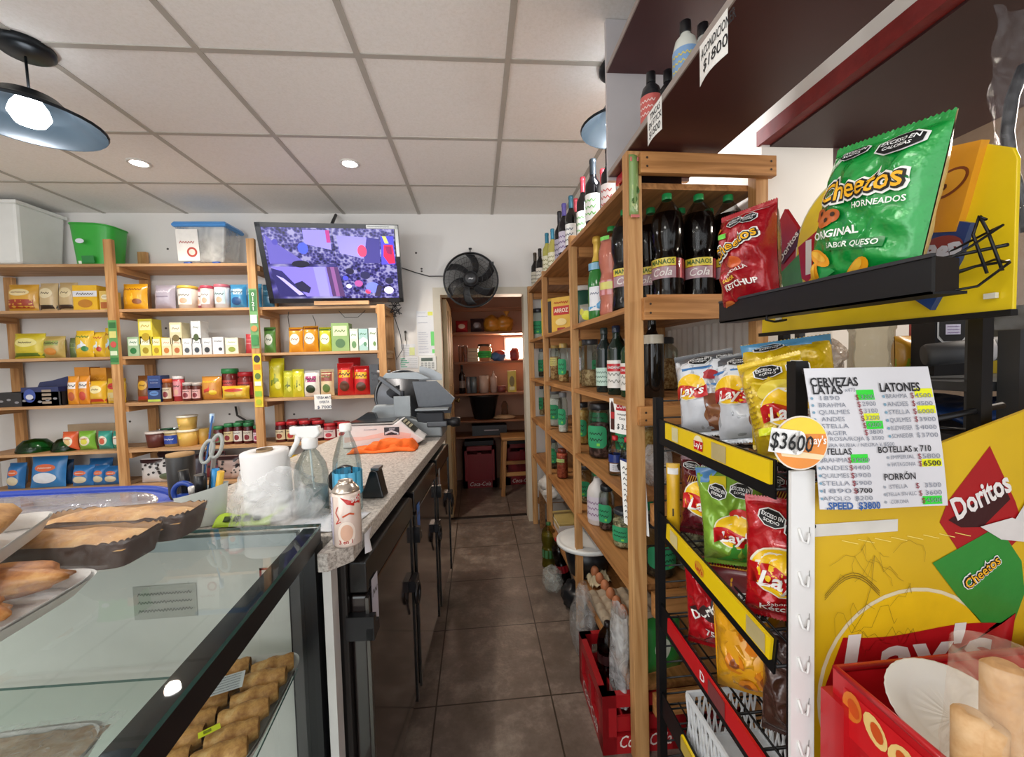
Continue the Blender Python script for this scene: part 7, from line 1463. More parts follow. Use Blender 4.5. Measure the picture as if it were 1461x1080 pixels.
# ---- header board with printed bags
hd = thing('header_board', 'yellow snack header board standing on top of the rack', 'sign', (.765, .77, 1.44)); HX = .765
def hp(pxs): return [(-(p[1]-.77), p[2]-1.44) for p in pxs]
mb = MB(); mp = plane_map((-.001, 0, 0), (0, -1, 0), (0, 0, 1))
mb.T = Matrix(((0, 1, 0, 0), (-1, 0, 0, 0), (0, 0, 1, 0), (0, 0, 0, 1)))
def slab(pxs, m, t0, t1):
    mb.prism(hp(pxs), t0, t1, m)
YH = M('#e6c714', .4, var=.04, coat=.2)
slab([(0.765, 1.041, 1.437), (0.765, 0.524, 1.439), (0.765, 0.523, 1.651), (0.765, 0.528, 1.667), (0.765, 0.561, 1.69), (0.765, 0.631, 1.675), (0.765, 0.652, 1.589), (0.765, 0.726, 1.533), (0.765, 0.914, 1.524), (0.765, 1.038, 1.507)], YH, 0, .006)
mb.T = Matrix(); ob(mb, 'board', hd, bevel=.001)
mb = MB(); mb.T = Matrix(((0, 1, 0, 0), (-1, 0, 0, 0), (0, 0, 1, 0), (0, 0, 0, 1)))
slab([(0.765, 0.94, 1.537), (0.765, 0.977, 1.605), (0.765, 0.994, 1.679), (0.765, 0.949, 1.736), (0.765, 0.91, 1.678), (0.765, 0.889, 1.584), (0.765, 0.893, 1.537)], P('#a3161f'), -.008, .002); mb.T = Matrix()
mb.fan(mp, hp([(0.765, 0.96, 1.584), (0.765, 0.901, 1.616), (0.765, 0.889, 1.54), (0.765, 0.949, 1.533)]), P('#3f8a3c'), 14, 2); c_ = hp([(0.765, 0.933, 1.641)])[0]; mb.fan(mp, hp([(0.765, 0.972, 1.617), (0.765, 0.902, 1.674), (0.765, 0.897, 1.642), (0.765, 0.953, 1.603)]), P('#4a1216'), 13, 2); mb.text(mp, 'Doritos', c_[0], c_[1], .022, I('#e6dfda'), 15, off=.03, rot=.75, wid=.075)
ob(mb, 'printed_bag', hd)
mb = MB(); e0, e1, e2 = hp([(0.765, 0.912, 1.639), (0.765, 0.779, 1.734), (0.765, 0.785, 1.532)]); c_ = hp([(0.765, 0.783, 1.616)])[0]; rx = c_[0]-e0[0]
mb.T = Matrix(((0, 1, 0, 0), (-1, 0, 0, 0), (0, 0, 1, 0), (0, 0, 0, 1))); mb.prism([(c_[0]+rx*math.cos(2*PI*k/40), c_[1]+rx*1.0*math.sin(2*PI*k/40)) for k in range(40)], -.010, -.003, P('#d8cfa8')); mb.T = Matrix(); mq = lambda a, b, e=0: mp(a, b, e+.009)
mb.ell(mq, c_[0], c_[1], rx*.97, rx*.97, P('#e6c41a'), 1, 36); mb.fan(mq, [(c_[0]-rx*.93, c_[1]+rx*.12), (c_[0]-rx*.3, c_[1]+rx*.38), (c_[0]+rx*.9, c_[1]+rx*.4), (c_[0]+rx*.9, c_[1]-rx*.4), (c_[0]-rx*.3, c_[1]-rx*.88), (c_[0]-rx*.85, c_[1]-rx*.45)], P('#b0141c'), 2, 3); mb.text(mq, "Lay's", c_[0]-rx*.02, c_[1]-rx*.15, rx*.8, I('#e6e2dc'), 3, off=.03, wid=rx*1.5)
ob(mb, 'printed_logo', hd)
mb = MB(); mb.T = Matrix(((0, 1, 0, 0), (-1, 0, 0, 0), (0, 0, 1, 0), (0, 0, 0, 1)))
slab([(0.765, 0.63, 1.58), (0.765, 0.624, 1.711), (0.765, 0.556, 1.693), (0.765, 0.579, 1.599), (0.765, 0.588, 1.569)], P('#d9951e'), -.012, .002); mb.T = Matrix(); c_ = hp([(0.765, 0.599, 1.647)])[0]; mq = lambda a, b, e=0: mp(a, b, e+.011)
mb.ell(mq, c_[0], c_[1], .030, .019, P('#7a3a14'), 1, 26, .35); mb.ell(mq, c_[0], c_[1], .026, .015, P('#dfa02a'), 2, 26, .35); mb.text(mq, 'S', c_[0]-.006, c_[1], .026, I('#5a2a12'), 3, off=.03, rot=.3)
ob(mb, 'printed_bag', hd)
mb = MB(); mb.T = Matrix(((0, 1, 0, 0), (-1, 0, 0, 0), (0, 0, 1, 0), (0, 0, 0, 1)))
slab([(0.765, 0.653, 1.476), (0.765, 0.641, 1.614), (0.765, 0.569, 1.576), (0.765, 0.585, 1.525), (0.765, 0.623, 1.451)], P('#1f3f78'), -.010, .002); mb.T = Matrix(); c_ = hp([(0.765, 0.611, 1.552)])[0]; mq = lambda a, b, e=0: mp(a, b, e+.0095)
mb.ell(mq, c_[0], c_[1]-.006, .034, .022, P('#8a3a34'), 1); mb.text(mq, 'Pep', c_[0]+.006, c_[1]-.008, .036, I('#c9ccd4'), 3, off=.06, rot=.12); mb.text(mq, 'in', c_[0]-.022, c_[1]+.012, .026, I('#b9bcc6'), 3, off=.06)
ob(mb, 'printed_bag', hd)
mb = MB(); pl, pr = (0.763, 1.043, 1.441), (0.763, 0.521, 1.439); mb.beam((.763, pl[1], pl[2]-.004), (.763, pr[1], pr[2]-.004), .012, .009, RB)
for q in ((0.758, 0.973, 1.473), (0.758, 0.546, 1.462)): mb.cbox((.760, q[1], q[2]), (.006, .014, .008), PLA('#d8d4c4'))
ob(mb, 'bottom_rail', hd, w=True)
# ---- black hanging tray in front of the header
tyr = thing('wire_tray', 'black tray hooked on the rack holding the upper snack bags', 'tray', (.66, .74, 1.46))
ya, yb_ = .965, .492; mb = MB()
mb.beam((.602, ya, 1.489), (.602, yb_, 1.483), .004, .05, RB); mb.beam((.625, ya, 1.466), (.625, yb_, 1.460), .05, .004, RB); mb.beam((.60, ya, 1.490), (.65, ya+.02, 1.490), .004, .046, RB); mb.beam((.60, yb_, 1.484), (.65, yb_+.012, 1.484), .004, .046, RB)
mb.beam((.600, ya, 1.515), (.600, yb_, 1.509), .007, .005, M('#2a2a2d', .4)); ob(mb, 'tray_body', tyr, w=True)
mb = MB(); s0 = V((0.61, 0.504, 1.504))
for z, dz in ((1.527, .005), (1.475, -.004)):
    pass
mb.tube([(0.63, 0.523, 1.496), (0.68, 0.512, 1.525), (0.72, 0.506, 1.552), (0.745, 0.538, 1.554), (0.755, 0.601, 1.538)], .0018, RB, 6); mb.tube([(0.63, 0.505, 1.462), (0.67, 0.496, 1.468), (0.71, 0.491, 1.498), (0.74, 0.528, 1.511), (0.755, 0.591, 1.502)], .0018, RB, 6)
mb.tube([(0.64, 0.526, 1.484), (0.7, 0.522, 1.5), (0.74, 0.512, 1.505)], .002, RB, 6)
for dx in (0, 14): mb.tube([V((0.71, 0.515, 1.489))+V((0, -dx*.0012, 0)), V((0.71, 0.532, 1.547))+V((0, -dx*.0012, 0)), V((0.71, 0.531, 1.571))+V((0, -.006, 0)), V((0.71, 0.521, 1.563))+V((0, -.004, 0))], .002, RB, 6)
mb.tube([(.60, .80, 1.464), (.597, .80, 1.456), (.62, .805, 1.452), (.65, .81, 1.456)], .0025, RB, 6); mb.tube([(.72, ya, 1.53), (.72, .5, 1.524)], .0025, RB, 6); mb.tube([(.72, ya-.1, 1.53), (.755, ya-.1, 1.53)], .0025, RB, 6)
ob(mb, 'wire_brackets', tyr, w=True)

def place(pts, dist_lean=.0):
    bl, br = V(pts[0]), V(pts[1]); d = br-bl; return (bl+br)/2, d.length, math.atan2(d.y, d.x)
def snack(label, bl, br, h, d, base, decs, lean=.1, roll=0., seed=1, name='snack_bag', zoff=0., waist=.06, back='#c9c4bc', grp=None, wmul=1., cre=.5):
    bl, br = V(bl), V(br); mid = (bl+br)/2; dv = br-bl; w = dv.xy.length*wmul; rz = math.atan2(dv.y, dv.x)
    fr = bag_shape(w, h, d*1.4, seed, waist, .05, .22, cre); mb = MB(); bag_mesh(mb, fr, FOIL(base), FOIL(back), 52, 64); decs(mb, fr, w, h)
    o = ob(mb, name); o.matrix_world = Matrix.Translation((mid.x, mid.y, min(bl.z, br.z)+.010+zoff)) @ Matrix.Rotation(rz, 4, 'Z') @ Matrix.Rotation(-lean, 4, 'X') @ Matrix.Rotation(roll, 4, 'Y')
    return tag(o, label, 'snack bag', grp)
# green bag on the tray
def d_green(mb, mp, w, h):
    G_ = P('#0c7a32')
    mb.fan(mp, [(-.02, .03), (-w*.49, .0), (-w*.49, .03), (-w*.38, .065), (-.06, .05)], P('#16974a'), 1, 2)
    seal(mb, mp, w*.24, h*.875, w*.20, h*.065, .0, 3, ('EXCESO EN', 'CALORÍAS')); seal(mb, mp, -w*.18, h*.905, w*.15, h*.045, .0, 3, ('EXCESO EN', 'SODIO'))
    chee_logo(mb, mp, w*.02, h*.655, w*.36, 4, .04, 'Cheetos')
    mb.text(mp, 'HORNEADOS', w*.22, h*.535, .012, I('#eef2ea'), 5, off=.02, wid=w*.38)
    for (x, y) in ((-.36, .52), (-.28, .47), (-.2, .5)): mb.ell(mp, w*x, h*y, w*.1, h*.045, P('#c9682a'), 2, 14); mb.ell(mp, w*(x+.02), h*(y+.01), w*.025, h*.016, I('#3a2412'), 3, 8)
    mb.text(mp, 'ORIGINAL', -w*.12, h*.375, .017, I('#f2f5ee'), 5, off=.025, wid=w*.46, rot=.06); mb.rect(mp, -w*.2, w*.32, h*.265, h*.325, G_, 3); mb.text(mp, 'SABOR QUESO', w*.06, h*.295, .012, I('#e9f2e4'), 5, off=.02, wid=w*.46)
    for (x, y, r) in ((.1, .12, .75), (-.3, .22, -.4), (-.4, .08, 1.2), (-.47, .03, .5)): mb.ell(mp, w*x, h*y, w*.16, h*.05, P('#f0a31c'), 3, 18, r); mb.ell(mp, w*(x-.01), h*(y+.012), w*.12, h*.025, P('#f7bd3c'), 4, 16, r)
snack('large green cheese snack bag standing on the black tray', (.628, .722, 1.478), (.640, .548, 1.478), .238, .055, '#12963c', d_green, .04, .18, 3, waist=.0, cre=.22, back='#d8b98a')
def d_ketch(mb, mp, w, h):
    for k, x in enumerate((-.12, .12)): seal(mb, mp, w*x+.01, h*.83, w*.14, h*.055, .1, 3)
    mb.rect(mp, -w*.3, -w*.14, h*.68, h*.73, P('#6fd04a'), 3); mb.ell(mp, -w*.36, h*.78, w*.1, h*.03, P('#d8742a'), 2)
    chee_logo(mb, mp, -w*.02, h*.60, w*.40, 4, .42); mb.ell(mp, -w*.02, h*.43, w*.13, h*.05, P('#cf5a24'), 2)
    mb.text(mp, 'PANDILLA', .0, h*.34, .012, I('#efe4dc'), 5, off=.02, wid=w*.36, rot=.5); mb.text(mp, 'SABOR', -w*.1, h*.27, .010, I('#f0c23a'), 5, off=.03, wid=w*.28, rot=.12); mb.text(mp, 'KETCHUP', w*.05, h*.215, .016, I('#f4ece6'), 5, off=.03, wid=w*.56, rot=.12); mb.ell(mp, -w*.3, h*.05, w*.14, h*.04, P('#e0742a'), 3, 14, .4)
snack('puffed red ketchup snack bag at the left end of the black tray', (.604, .952, 1.478), (.662, .842, 1.478), .235, .09, '#a3141f', d_ketch, .05, -.05, 8, cre=.32, back='#a48a72', wmul=1.02)
# first rack shelf
def d_blue(mb, mp, w, h):
    mb.rect(mp, -w*.5, w*.5, h*.86, h*1.0, P('#55585c'), 1); mb.rect(mp, -w*.5, w*.5, h*.5, h*.88, P('#dcdfe2'), 1)
    for k in range(3): mb.fan(mp, [(-w*.5, h*(.80-.11*k)), (w*.5, h*(.78-.11*k)), (w*.5, h*(.735-.11*k)), (-w*.5, h*(.755-.11*k))], P('#3a76b0'), 2, 3)
    seal(mb, mp, -w*.02, h*.87, w*.22, h*.06, 0, 4); seal(mb, mp, w*.38, h*.89, w*.13, h*.045, 0, 4); mb.ell(mp, w*.14, h*.66, w*.15, h*.055, P('#b02a30'), 4)
    mb.rect(mp, w*.0, w*.49, .01, h*.44, P('#7a4a30'), 2); mb.ell(mp, w*.2, h*.2, w*.24, h*.12, P('#8a5a3a'), 3); mb.rect(mp, -w*.5, 0, .01, h*.46, P('#c9ccd2'), 2); lays_logo(mb, mp, -w*.22, h*.52, w*.30, 5)
snack('silver blue striped potato chip bag at the far end of the first rack shelf', (.553, 1.065, 1.168), (.665, .965, 1.168), .225, .07, '#c4c8cc', d_blue, .28, -.16, 11)
snack('silver blue striped potato chip bag second on the first rack shelf', (.605, .975, 1.166), (.725, .875, 1.166), .225, .06, '#b9bec4', d_blue, .30, -.16, 15)
def d_yel(mb, mp, w, h):
    seal(mb, mp, -.0, h*.82, w*.24, h*.075, 0, 4); seal(mb, mp, w*.44, h*.83, w*.18, h*.07, 0, 4, ('EXCESO EN', 'CALORÍAS')); lays_logo(mb, mp, w*.18, h*.42, w*.40, 5)
    for k in range(9): mb.scribble(mp, -w*.46, -w*.3, h*(.7-.05*k), .006, I('#8a6a14'), 2, seed=k)
    mb.rect(mp, -w*.34, -w*.1, h*.22, h*.29, P('#e6ee2a'), 3); mb.ell(mp, w*.1, h*.62, w*.34, h*.09, P('#e9d24a'), 2); mb.ell(mp, w*.2, h*.15, w*.3, h*.1, P('#b9862a'), 2); mb.rect(mp, -w*.05, w*.12, h*.2, h*.29, I('#6a5a2a'), 2)
def d_yel2(mb, mp, w, h):
    mb.fan(mp, [(-w*.5, h), (w*.5, h), (w*.5, h*.9), (0, h*.93), (-w*.5, h*.88)], P('#4f8ab0'), 1); seal(mb, mp, -w*.18, h*.93, w*.2, h*.045, .1, 3); mb.ell(mp, w*.05, h*.66, w*.16, h*.07, P('#c23a34'), 3); lays_logo(mb, mp, .0, h*.35, w*.34, 4)
snack('yellow chip bag at the back with blue folded top', (.635, .895, 1.166), (.775, .785, 1.166), .25, .06, '#d8b414', d_yel2, .26, -.12, 21)
snack('large yellow potato chip bag behind the round price sign', ((0.58, 0.8, 1.174)[0], .80, 1.164), ((0.659, 0.71, 1.171)[0], .71, 1.164), .215, .07, '#d9b818', d_yel, .26, -.26, 25)
# second rack shelf
def d_mar(mb, mp, w, h):
    for x in (-.3, 0, .3): seal(mb, mp, w*x, h*.90, w*.15, h*.05, 0, 3)
    lays_logo(mb, mp, -w*.05, h*.48, w*.38, 4); mb.rect(mp, -w*.08, w*.12, h*.12, h*.26, P('#d8cdd0'), 3)
    for k in range(5): mb.stroke(mp, [(-w*.35+.006*k, h*.70), (-w*.3+.006*k, h*.79)], .002, I('#c99a3a'), 3)
snack('maroon potato chip bag at the far end of the second rack shelf', (.545, 1.07, .90), (.665, .97, .895), .205, .06, '#5a141c', d_mar, .1, 0, 31)
pack('snack_packet', 'narrow yellow packet end with black figures at the left of the maroon bag', 'packet', (.535, 1.085, .898), .035, .19, .03, '#d3a51a', [('t', '1', .5, .3, .16, '#2a2410'), ('r', .1, .9, .86, .96, '#d8d6d2')], rot=-.5)
def d_grn(mb, mp, w, h):
    mb.fan(mp, [(-w*.5, h), (-w*.1, h), (-w*.3, h*.86), (-w*.5, h*.8)], P('#4a7fb0'), 1); mb.rect(mp, -w*.28, -w*.02, h*.8, h*.92, P('#d8c41e'), 2); seal(mb, mp, -w*.16, h*.78, w*.16, h*.075, -.3, 4); seal(mb, mp, w*.2, h*.79, w*.18, h*.08, -.2, 4)
    mb.ell(mp, .02, h*.56, w*.15, h*.05, P('#c8302c'), 3); lays_logo(mb, mp, w*.05, h*.36, w*.34, 3); mb.fan(mp, [(-w*.3, .01), (w*.4, .01), (w*.45, h*.3), (0, h*.42)], P('#3d8a2e'), 2)
snack('green potato chip bag with blue corner in the middle of the second rack shelf', (.55, .955, .878), (.665, .87, .872), .23, .07, '#86b03c', d_grn, .12, -.10, 35)
def d_red(mb, mp, w, h):
    seal(mb, mp, -w*.14, h*.86, w*.2, h*.07, -.25, 3); seal(mb, mp, w*.2, h*.78, w*.2, h*.07, -.2, 3); lays_logo(mb, mp, .0, h*.42, w*.47, 4); mb.text(mp, 'Kétchup', .0, h*.13, .018, I('#f2e8e2'), 4, off=.015, wid=w*.62); mb.text(mp, 'Sabor', -w*.08, h*.18, .010, I('#f2e8e2'), 4, wid=w*.26); mb.rect(mp, w*.22, w*.42, h*.03, h*.085, P('#ece81e'), 5)
snack('bright red ketchup potato chip bag by the white hook strip', (.532, .775, .858), (.635, .70, .852), .235, .06, '#b8121c', d_red, .10, 0, 41)
snack('dark maroon chip bag tucked behind the green one', (.70, .95, .89), (.80, .86, .885), .20, .06, '#6a1820', d_mar, .1, 0, 45)
# third rack shelf
def d_dor(mb, mp, w, h):
    seal(mb, mp, -w*.1, h*.84, w*.22, h*.055, .1, 3); seal(mb, mp, w*.25, h*.60, w*.2, h*.07, .6, 3); dori_logo(mb, mp, 0, h*.5, w*.4, 3, .5); mb.text(mp, '75', .0, h*.26, .024, I('#e6dcd8'), 4, off=.02)
snack('red corn chip bag at the far end of the third rack shelf', (.535, 1.01, .634), (.635, .93, .63), .225, .06, '#b0141c', d_dor, .06, -.06, 51)
def d_ring(mb, mp, w, h):
    mb.fan(mp, [(-w*.5, 0), (w*.5, 0), (w*.5, h*.45), (0, h*.78), (-w*.5, h*.74)], P('#e6a21c'), 1, 4); mb.rect(mp, -w*.5, w*.5, h*.80, h, P('#6a1620'), 1); seal(mb, mp, w*.1, h*.78, w*.24, h*.09, -.4, 4)
    for (x, y, r) in ((.05, .52, .17), (-.2, .3, .14), (.2, .22, .15), (-.05, .1, .13), (.28, .42, .1)): mb.ell(mp, w*x, h*y, w*r, h*r*.62, P('#d8801a'), 3, 20); mb.ell(mp, w*x, h*y, w*r*.5, h*r*.3, P('#8a4612'), 4, 16)
snack('orange yellow ring snack bag in the middle of the third rack shelf', (.54, .885, .622), (.655, .79, .616), .265, .08, '#e0a01e', d_ring, .12, -.08, 55)
snack('dark red snack bag behind the ring snack bag', (.66, .92, .624), (.77, .83, .618), .235, .06, '#6a141c', d_dor, .1, 0, 57)
snack('crinkled brown snack bag nearest the hook strip on the third rack shelf', (.56, .765, .616), (.65, .70, .612), .20, .05, '#4a2f26', lambda *a: None, .1, 0, 59)
# white lattice basket on the lowest shelf
t = thing('plastic_basket', 'white lattice plastic basket on the lowest rack shelf', 'basket', (.63, .86, .362)); mb = MB(); WPL = PLA('#dfe2e4')
for (L_, off, rz) in ((.2, .15, 0), (.3, .1, PI/2), (.2, .15, PI), (.3, .1, -PI/2)):
    mb.T = Matrix.Rotation(rz, 4, 'Z') @ Matrix.Translation((0, -off, 0))
    for k in range(int(L_/.018)):
        x = -L_/2+.018*k; j = R.uniform(-.008, .008); mb.beam((x+j, 0, .008), (min(L_/2, x+.024), -.002, .122), .004, .004, WPL, up=(0, 1, 0)); mb.beam((min(L_/2, x+.022), 0, .008), (x+j*.5, -.002, .122), .004, .004, WPL, up=(0, 1, 0))
    mb.box(-L_/2, L_/2, -.004, .002, .118, .132, WPL); mb.box(-L_/2, L_/2, -.002, .002, 0, .01, WPL)
mb.T = Matrix(); mb.box(-.1, .1, -.15, .15, .0, .004, WPL); ob(mb, 'lattice', t)

# ================================================================== red snack bin with paper plate, right foreground
c0, c1 = (0.549, 0.58, 0.883), (0.883, 0.58, 0.854)
bx0 = c0[0]; bz_ = c0[2]; pn = (0.552, 0.478, 0.843)
sb = thing('display_bin', 'red cardboard snack bin printed with chips at the right edge', 'bin', (.75, .42, 0)); RDB = M('#b5121a', .35, var=.05, coat=.25)
mb = MB(); x0, x1, y0, y1, zt = bx0, 1.02, .30, .585, bz_+.002
for a in ((x0, x0+.006, y0, y1), (x1-.006, x1, y0, y1), (x0+.006, x1-.006, y0, y0+.006), (x0+.006, x1-.006, y1-.006, y1)): mb.box(*a, .002, zt, RDB)
mb.box(x0, x1, y0, y1, .002, .012, RDB); mb.box(x0+.01, x1-.01, y0+.01, y1-.01, zt-.17, zt-.165, RDB); mb.tube([(x0+.003, y0, zt), (x0+.003, y1-.003, zt), (x1, y1-.003, zt)], .006, RDB, 8); ob(mb, 'body', sb, w=True)
mb = MB(); mp = plane_map((x0-.0005, 0, 0), (0, -1, 0), (0, 0, 1)); mb.rect(mp, -.565, -.31, zt-.085, zt-.015, P('#c81a20'), 1)
for k in range(7):
    y, z = -.55+.036*k, zt-.045+R.uniform(-.012, .012); mb.ell(mp, y, z, .016, .022, P(R.choice(['#e0a02a', '#d8762a', '#e8c47a'])), 2, 14, R.uniform(-.8, .8)); mb.ell(mp, y+.003, z, .009, .013, P('#c9501e'), 3, 12, .4)
ob(mb, 'printed_band', sb, w=True)
mb = MB(); mb.box(x0-.01, x0+.02, y1-.03, y1+.012, .002, zt-.04, RDB); ob(mb, 'corner_post', sb, w=True)
pc_ = (0.615, 0.495, 0.87); n_ = 48
mb = MB(); PPL = M('#dedbd3', .85, var=.02); mb.T = Matrix.Translation((pc_[0]+.033, pc_[1], pc_[2])) @ Matrix.Rotation(.36, 4, 'X') @ Matrix.Rotation(-.12, 4, 'Y') @ Matrix.Scale(.9, 4)
mb.lathe([(0, 0), (.052, 0), (.058, .004), (.083, .012), (.085, .012)], PPL, 96, cap=False, wave=lambda a, z: (.006*math.cos(a*36) if z > .008 else 0)); mb.T = Matrix(); tag(ob(mb, 'paper_plate', solid=.0012), 'white fluted paper plate tilted in the red snack bin', 'plate')
q = (0.569, 0.4, 0.978); t = thing('bread_bag', 'clear bag of pale bread sticks at the bottom right corner', 'bread', (q[0], .42, .72))
for k, (px_, py_, h, ln) in enumerate(((1400, 1075, .10, .03), (1440, 1030, .18, -.04), (1470, 1060, .17, .0))):
    pass
BS = SPECK('#a5764a', '#c29562', '#d6b184', 12, .7, 'bread_stick', (.3, .7))
for k, (a, b, r) in enumerate((((0.558, 0.41, 0.894), (0.557, 0.41, 0.966), .017), ((0.601, 0.41, 0.889), (0.613, 0.42, 1.012), .02), ((0.652, 0.42, 0.873), (0.66, 0.43, 0.987), .018), ((0.565, 0.4, 0.895), (0.567, 0.4, 0.961), .016))):
    mb = MB(); a, b = V(a), V(b); mb.tube([a, a*.7+b*.3, a*.3+b*.7, a*.06+b*.94, b], lambda t, r=r: r*(1 if t < .85 else .55), BS, 14); ob(mb, 'bread_stick', t, w=True)
mb = MB(); q0, q1 = V((0.598, 0.41, 0.872)), V((0.608, 0.42, 1.029))
mb.grid(lambda u, v: V((q0.x+(.058-.02*v)*math.cos(2*PI*u)*(1+.2*noise.noise(V((math.cos(2*PI*u)*3, math.sin(2*PI*u)*3, v*6)))), .415+.04*math.sin(2*PI*u), q0.z+(q1.z-q0.z)*v)), 40, 24, FILM('#f0dcc0', .16, 24, .08), wrap=True); ob(mb, 'clear_bag', t, w=True)

# ================================================================== annex beyond the opening
AW = .010
an_ = thing('metal_rack', 'dark metal rack with goods beyond the opening at the right', 'rack', (1.25, .95, 0)); DKM = M('#45484c', .45, .3)
for (x, y) in ((1.05, 1.25), (1.5, 1.25), (1.05, .78), (1.42, .78)):
    mb = MB(); mb.box(x-AW, x+AW, y-AW, y+AW, 0, 1.5, DKM); ob(mb, 'post', an_, w=True)
for z in (1.315, 1.20, 1.02):
    mb = MB(); mb.box(1.02, 1.53, .76, 1.28, z-.02, z, DKM if z != 1.02 else M('#8a6a48', .6)); ob(mb, 'shelf_board', an_, w=True)
bottle('water_jug', 'clear ribbed plastic jug on the metal rack', ((1.25, 1.2, 1.388))[0:2]+(1.316,), .06, .24, PETS, '#d8d8d0', clear='#dcdad0', seg=22, cap='#d8d8d8', capz=.88, capr=.4)
mb = MB(); mb.blob((0, 0, .05), (.045, .05, .055), FILM('#b09a84', .6, 30), .35, 20, 12, 4, 3, 0); tag(ob(mb, 'plastic_bag', loc=(1.10, 1.2, 1.316)), 'brown crumpled bag left of the clear jug', 'plastic bag')
x_ = ((1.296, 1.1, 1.404)); pack('snack_packet', 'yellow green packet under the header board, right of the jug', 'packet', (x_[0], 1.12, 1.317), .11, .11, .06, '#d8a02a', [('r', 0, 1, .1, .4, '#9ab82a'), ('e', .5, .6, .3, .2, '#e05a2a')])
carton('food_carton', 'flat red and white cartons stacked behind the packet', 'carton', ((1.427, 1.22, 1.407)[0], 1.18, 1.316), .07, .16, .06, '#b5443c', [('r', 0, 1, .3, .55, '#e0dcd4'), ('r', 0, 1, .62, .75, '#3a5a3c')])
x_ = (1.265, 1.0, 1.423); mb = MB(); mb.box(-.05, .05, -.03, .03, 0, .16, M('#17171a', .4)); mp = plane_map((0, -.0305, 0), (1, 0, 0), (0, 0, 1)); mb.fan(mp, [(-.045, .10), (-.028, .085), (.028, .085), (.045, .10), (.045, .16), (-.045, .16)], I('#c9c9c6'), 1); mb.fan(mp, [(-.04, .105), (-.026, .09), (.026, .09), (.04, .105), (.04, .155), (-.04, .155)], I('#141416'), 2); mb.rect(mp, -.022, .022, .108, .135, P('#d4cfe0'), 3); [mb.scribble(mp, -.018, .018, .113+.008*k, .004, I('#6a4a8a'), 4, seed=k) for k in range(3)]; mb.box(.052, .062, -.02, .02, 0, .16, PLA('#cfccc6')); tag(ob(mb, 'dark_bottle_box', loc=(x_[0], 1.02, 1.316)), 'black pack with small lilac label under the header board', 'pack')
mb = MB(); pa, pb_ = V((1.111, 0.93, 1.371)), V((1.221, 0.86, 1.384)); mb.tube([pa, pa+(pb_-pa)*.06, pb_], lambda t: .028 if t > .04 else .024, M('#4a4b4e', .6, var=.1), 20); o = tag(ob(mb, 'fabric_roll'), 'dark grey roll with white printed band lying on the metal rack', 'roll')
mb = MB(); mb.tube([pa+(pb_-pa)*.62, pa+(pb_-pa)*.9], .0287, P('#cfcac8'), 24); mb.tube([pa+(pb_-pa)*.57, pa+(pb_-pa)*.62], .0286, P('#6a2a34'), 24); ob(mb, 'printed_band', o)
mb = MB(); mb.grid(lambda u, v: V((1.06+.44*u, .80+.4*v, 1.225+.03*abs(noise.noise(V((u*5, v*4, 2))))+.02*math.sin(PI*u))), 24, 14, M('#1c3f7a', .45, var=.15, bump=.3)); tag(ob(mb, 'folded_tarp', solid=.01), 'folded dark blue fabric on the middle metal shelf', 'fabric')
mb = MB(); mb.box(1.05, 1.5, .80, 1.2, 1.021, 1.07, M('#8f6f50', .7, var=.1)); tag(ob(mb, 'cardboard_box'), 'flat brown carton below the blue fabric', 'box')
q = (1.173, 0.9, 1.21); mb = MB(); mb.blob((0, 0, .05), (.05, .045, .05), M('#d9d8d4', .3), .2, 20, 12, 3, 3, 0); tag(ob(mb, 'plastic_bag', loc=(q[0], .86, 1.071)), 'white bag in front of the brown carton', 'plastic bag')
mb = MB(); mb.tube([(0.8, 0.66, 1.259), (0.947, 0.66, 1.281)], .006, RB, 8); mb.tube([(0.828, 0.68, 1.242), (0.933, 0.68, 1.23)], .004, RB, 8); tag(ob(mb, 'support_bar'), 'black bar crossing behind the beer price list', 'bar')
mb = MB(); px_ = (1.087, 0.74, 1.308)[0]; mb.box(px_-.018, px_+.018, .72, .755, .0, 1.42, M('#2f3033', .5)); tag(ob(mb, 'metal_post'), 'dark upright post behind the yellow side panel', 'post')
# wrapped hoop hanging at the right edge
hx = (1.036, 0.72, 1.718)
mb = MB(); mb.tube([(1.092, 0.74, 1.937), (1.067, 0.74, 1.876), (1.058, 0.74, 1.808), (1.071, 0.74, 1.734), (1.095, 0.74, 1.672), (1.109, 0.74, 1.617)], .010, M('#1c1c20', .3), 12); o = tag(ob(mb, 'rubber_hoop'), 'black rubber hoop wrapped in clear plastic hanging at the right edge', 'hoop')
mb = MB(); qa, qb = V((1.002, 0.71, 2.015)), V((1.018, 0.71, 1.42))
mb.grid(lambda u, v: V((qa.x-.035+.24*u+.008*noise.noise(V((v*9, u*7, 1))), .70+.012*math.sin(u*9)+.02*noise.noise(V((u*5, v*9, 2))), qb.z+(qa.z-qb.z)*v)), 24, 40, FILM('#e6e6e8', .08, 30, .06)); ob(mb, 'plastic_wrap', o)
mb = MB(); mb.box(1.26, 1.6, .95, .99, 1.315, 1.62, P('#b9941c')) if False else mb.box(1.30, 1.5, 1.0, 1.06, 1.316, 1.5, P('#b9a01c')); mb.rect(plane_map((1.4, .9995, 1.316), (1, 0, 0), (0, 0, 1)), -.1, .1, .05, .184, P('#3a3a30'), 1); tag(ob(mb, 'food_carton'), 'yellow and dark carton at the right of the metal rack', 'carton')
mb = MB(); mb.box(1.40, 1.52, .86, .9, 1.316, 1.5, P('#1f4f86')); tag(ob(mb, 'blue_packet', bevel=.01), 'blue pack behind the right end of the header board', 'pack')

